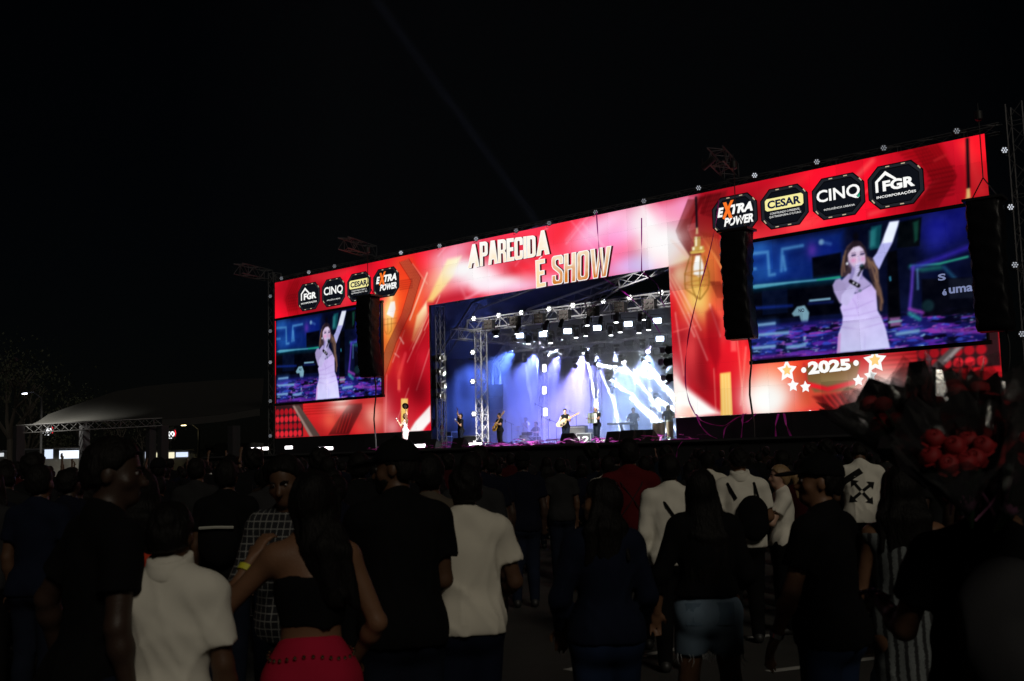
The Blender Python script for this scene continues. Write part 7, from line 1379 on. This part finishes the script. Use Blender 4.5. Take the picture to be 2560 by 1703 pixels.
for px, dep, ti in [(125, 26, 4), (165, 30, 5), (185, 24, 6), (540, 30, 4), (625, 26, 4), (870, 34, 5), (1625, 36, 5), (560, 34, 6)]: crowd_one(px, dep, ti, 0)
for i, u in enumerate(used7):
    if not u: crowd_one(300+i*200, 40, i)

by = {}
for px, lb, o in sorted(CROWD, key=lambda c: c[0]): by.setdefault(lb, []).append(o)
for lb, os_ in by.items():
    for i, o in enumerate(os_): o['label'] = lb if len(os_) == 1 else lb+', '+(ORD[i] if i < 20 else 'last')+' from left'

# ================================================================ left background: tent, trees, kiosks, truck, lamps, glowing signs
M_TENT = mat('dimmed_tent_membrane', (.016, .016, .016), .75, var=.15, scale=2); DT = 62  # pale membrane coloured near black, standing in for light lost over distance
def dp(px, py, dep): return Vector(D(px, py, dep))
T = thing('canopy_tent', 'large pale membrane tent with truss edge at far left', 'tent', tuple(D(300, 1148, DT)*np.array([1, 1, 0])))
org = Vector(T.location)
front = [(40, 1068, DT-3), (110, 1062, DT-2), (205, 1053, DT-1), (300, 1050, DT), (405, 1047, DT), (470, 1044, DT), (560, 1035, DT), (650, 1020, DT)]
back_ = [(120, 1036, DT+1), (205, 1006, DT+6), (290, 978, DT+10), (360, 966, DT+14), (440, 958, DT+16), (520, 952, DT+18), (600, 948, DT+18), (660, 946, DT+18)]
V = []; nf = len(front); nvv = 7
for i in range(nf):
    a, b = dp(*front[i]), dp(*back_[i])
    for j in range(nvv):
        t_ = j/(nvv-1); p = a.lerp(b, t_); p.z -= .5*math.sin(PI*t_)*(.4+.1*i); V.append(p-org)
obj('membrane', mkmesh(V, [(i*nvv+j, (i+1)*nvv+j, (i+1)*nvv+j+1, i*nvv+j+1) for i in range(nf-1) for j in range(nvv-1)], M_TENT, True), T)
V = []
for i in range(4, nf):
    a = dp(*front[i]); V += [a-org-Vector((0, 0, .02)), a-org-Vector((0, 0, .42))]
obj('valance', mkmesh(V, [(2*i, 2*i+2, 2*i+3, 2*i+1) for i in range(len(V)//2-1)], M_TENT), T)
ta, tb = dp(40, 1074, DT-3), dp(405, 1055, DT); truss('tent_edge', '', ta-org, tb-org, .42, parent=T, r=.03, step=.45, mt=M_TRD)
for i, (ch_) in enumerate([c for c in T.children if c.name.startswith(('chord', 'lacing'))]): ch_.location = ta-org
for px, dpp, w_ in [(48, DT-3, .45), (212, DT-1, .42), (378, DT, .42), (408, DT, .45), (585, DT, .5)]:
    p = dp(px, 1060, dpp)-org; MB().box((p.x, p.y, p.z/2-.05), (w_, w_, p.z-.1)).build('column', mat('dark_column', (.03, .03, .035), .6), T)
def street_lamp(label, px, py, dep, col, power, r=.16, arm=1.2):
    p = dp(px, py, dep); L = thing('street_lamp', label, 'street lamp', (p.x, p.y, 0)); MB().tube([(arm*.6, arm*.6, 0), (arm*.6, arm*.6, p.z-.3), (arm*.3, arm*.3, p.z+.1), (0, 0, p.z+.06)], [.09, .07, .05, .04], 8).build('pole', M_BLACK, L, True)
    MB().box((0, 0, p.z+.06), (.42, .24, .08)).build('lamp_head', M_DARK, L); MB().box((0, 0, p.z-.01), (.34, .18, .04)).build('lamp_glass', emat('lamp_glass_'+label[:4], col, 12), L)
    d = bpy.data.lights.new('lamp_light', 'POINT'); d.energy = power; d.color = col; d.shadow_soft_size = .12; o = bpy.data.objects.new('lamp_light', d); COL.objects.link(o); o.parent = L; o.location = (0, 0, p.z-.2)
street_lamp('cool white street lamp glowing among the branches at far left', 62, 984, 66, (.8, .85, 1), 4)
street_lamp('warm yellow lamp shining under the tent edge', 459, 1063, 74, (1, .82, .4), 25)
p = dp(150, 1020, DT-4); d = bpy.data.lights.new('lamp_light', 'SPOT'); 
# assumed unseen floodlight, placed high to brighten the tent's left corner
FL = thing('assumed_flood_lamp', 'small assumed unseen floodlight above the tent corner, lighting the membrane tip', 'floodlight', tuple(dp(40, 900, DT-5))); MB().lathe([(.05, .2), (.1, .12), (.14, 0), (.13, 0)], n=12, M=(dp(160, 1040, DT)-dp(40, 900, DT-5)).to_track_quat('-Z', 'Y').to_matrix()).build('lamp_body', M_DARK, FL, True)
d.energy = 9000; d.color = (1, .95, .8); d.spot_size = math.radians(60); d.spot_blend = 1; d.shadow_soft_size = .1; o = bpy.data.objects.new('lamp_light', d); COL.objects.link(o); o.parent = FL; v = (dp(125, 1048, DT-1)-dp(40, 900, DT-5)); o.location = v.normalized()*.2+Vector((0, 0, .35)); o.rotation_euler = v.to_track_quat('-Z', 'Y').to_euler()
# trees
M_BARK = mat('bark', (.06, .052, .045), .9, var=.4, bump=.6, bscale=20); M_FOL = mat('night_foliage', (.03, .036, .018), .7, var=.4, scale=3)
def tree(label, px, dep, h, spread, seed, nl, leaf=.22):
    r_ = random.Random(seed); p = dp(px, 1148, dep); T = thing('tree', label, 'tree', (p.x, p.y, 0), group='trees at the left'); tm = MB(); tips = []
    def grow(a, d, L, r, lv):
        b = a+d*L; m = (a+b)/2+Vector((r_.uniform(-.06, .06), r_.uniform(-.06, .06), 0))*L; 
        (MB() if lv == 0 else lm).tube([a, m, b], [r, r*.85, r*.68], 6 if lv < 2 else 4) if lv else tm.tube([a, m, b], [r*1.25, r, r*.8], 8)
        if lv >= 3: tips.append(b); return
        for q in range(3 if lv else 4):
            nd = (d+Vector((r_.uniform(-1, 1), r_.uniform(-1, 1), r_.uniform(-.1, .5)))*(.85 if lv else .7)).normalized(); grow(b, nd, L*r_.uniform(.55, .78), r*.6, lv+1)
    lm = MB(); grow(Vector((0, 0, -.1)), Vector((r_.uniform(-.08, .08), r_.uniform(-.08, .08), 1)).normalized(), h*.36, h*.022, 0)
    tr_ = tm.build('trunk', M_BARK, T, True); lm.build('limbs', M_BARK, T, True); V = []; Fc = []
    for q in range(nl):
        c = tips[q % len(tips)]+Vector((r_.gauss(0, 1), r_.gauss(0, 1), r_.gauss(0, .7)))*spread*.16; n1_ = Vector((r_.gauss(0, 1), r_.gauss(0, 1), r_.gauss(0, 1))).normalized(); n2_ = n1_.orthogonal().normalized(); s_ = leaf*r_.uniform(.5, 1.1); b = len(V)
        V += [c, c+n1_*s_*.5+n2_*s_*.3, c+n1_*s_, c+n1_*s_*.5-n2_*s_*.3]; Fc.append((b, b+1, b+2, b+3))
    obj('crown', mkmesh(V, Fc, M_FOL), T)
for i, a in enumerate([('leafy tree at the picture edge holding the street lamp glow', 25, 72, 10.5, 7, 3, 1500), ('bare-branched tree behind the first tent column', 62, 80, 7.5, 5, 5, 260), ('sparse tree seen under the tent between its columns', 300, 84, 6.2, 6, 8, 240), ('pale-branched small tree left of the truck', 372, 88, 5.4, 4, 12, 120), ('dark tree rising behind the tent membrane', 205, 96, 9.5, 6, 15, 700), ('low bushy tree beside the glowing left sign', 130, 90, 5.2, 5, 19, 800)]): tree(*a)
# kiosks with lit openings
M_KIOSK = mat('white_kiosk_wall', (.5, .5, .48), .6, var=.15)
def kiosk(label, px0, px1, top, dep, wins, roof=True):
    a, b = dp(px0, top, dep), dp(px1, top, dep); h = a.z; d = (b-a); L = Vector((d.x, d.y, 0)).length; K = thing('kiosk', label, 'kiosk', (a.x, a.y, 0), math.atan2(d.y, d.x))
    MB().box((L/2, 1.4, h/2), (L, 2.4, h)).build('wall', M_KIOSK, K)
    if roof: MB().box((L/2, 1.0, h+.06), (L+.3, 3.4, .1)).build('roof', mat('grey_sheet_roof', (.12, .12, .13), .5), K)
    for w0, w1, y0, y1, col, st in wins:
        x0, x1 = (w0-px0)/(px1-px0)*L, (w1-px0)/(px1-px0)*L; z1_, z0_ = dp(w0, y0, dep).z, max(.3, dp(w0, y1, dep).z)
        wn = MB().box(((x0+x1)/2, .185, (z0_+z1_)/2), (x1-x0, .02, z1_-z0_)).build('window', emat('lit_window_%s_%s' % (st, col[2]), col, st), K)
        for xx in (x0, x1): MB().box((xx, .16, (z0_+z1_)/2), (.07, .06, z1_-z0_+.1)).build('window_frame', M_WHITE, wn)
        MB().box(((x0+x1)/2, .16, z1_+.03), (x1-x0+.14, .06, .06)).build('window_frame', M_WHITE, wn)
kiosk('white kiosk with bluish lit counters behind raised arms at far left', 55, 205, 1126, 78, [(62, 90, 1139, 1148, (.85, .9, 1), 1.2), (108, 132, 1124, 1147, (.7, .8, 1), 1.1), (145, 200, 1127, 1147, (.8, .88, 1), 1.4)])
kiosk('long white kiosk with warm lit windows left of the truck', 355, 490, 1130, 80, [(360, 372, 1130, 1146, (.85, .9, 1), 1.1), (384, 398, 1132, 1146, (1, .93, .6), .9), (414, 436, 1131, 1146, (1, .92, .65), 1), (437, 470, 1131, 1143, (.9, .95, 1), 1.1)])
kiosk('small white kiosk cut by the left picture edge', -40, 12, 1131, 76, [(-20, 9, 1133, 1142, (.9, .95, 1), .7)])
# truck
p0_, p1_ = dp(502, 1110, 72), dp(640, 1108, 72); d = p1_-p0_; L = Vector((d.x, d.y, 0)).length; K = thing('box_truck', 'white refrigerated box truck parked left of the stage', 'truck', (p0_.x, p0_.y, 0), math.atan2(d.y, d.x)); hz = p0_.z
M_TR = mat('white_truck_body', (.32, .33, .33), .45, var=.1)
MB().box((L*.62, 1.25, hz*.5+.45), (L*.72, 2.4, hz-.9)).build('cargo_box', M_TR, K); MB().box((L*.12, 1.25, 1.35), (L*.22, 2.2, 1.7)).build('cab', M_TR, K); MB().box((L*.13, 1.25, hz-.35), (L*.2, 1.6, .5)).build('fridge_unit', M_TR, K); MB().box((L*.13, .44, hz-.35), (L*.15, .02, .2)).build('fridge_grille', M_DARK, K); MB().box((L*.008, 1.25, 1.75), (.03, 1.9, .7)).build('windscreen', M_DARK, K)
for xx in np.linspace(L*.3, L*.95, 7): MB().box((xx, .035, hz*.5+.45), (.05, .02, hz-1.0)).build('side_rib', M_TR, K)
for xx in (L*.14, L*.75, L*.88):
    for yy in (.2, 2.3): MB().lathe([(.3, -.13), (.46, -.12), (.46, .12), (.3, .13)], (xx, yy, .46), 'Y', 16).build('wheel', M_DARK, K, True)
# glowing signs on poles
def sign(label, px, py, dep, body, w, h):
    p = dp(px, py, dep); K = thing('glowing_sign', label, 'sign', (p.x, p.y, 0), -YAW); MB().tube([(0, .15, 0), (0, .15, p.z)], .06, 6).build('pole', M_PAINT, K)
    me = text_mesh(body, emat('sign_white', (.95, .97, 1), 1.6), .04); fit(me, rect(-w/2, -h*.3, w/2*.9, h*.5)); obj('lettering', me, K, (0, 0, p.z)); MB().box((0, .06, p.z+h*.05), (w*1.25, .08, h*1.1)).build('board', M_DARK, K)
    fit_ = fit(poly_mesh([[(0, 0), (.5, .5), (0, 1), (.4, 1), (1, .5), (.4, 0)]], emat('sign_red', (1, .03, .05), 1.3)), rect(w*.44, -h*.3, w*.6, h*.42)); obj('red_mark', fit_, K, (0, -.01, p.z))
    m2 = text_mesh('MEGA', emat('sign_white'), 0) if 0 else poly_mesh([[(0, 0), (1, 0), (1, 1), (0, 1)]], emat('sign_white', (1, 1, 1))); obj('underline', fit(m2, rect(-w*.3, -h*.5, w*.2, -h*.42)), K, (0, 0, p.z))
sign('glowing white and red letter sign left of the tent column', 117, 1077, 90, 'Lelo', .95, .75); sign('glowing white and red letter sign under the tent right half', 425, 1085, 90, 'iko', .85, .75)
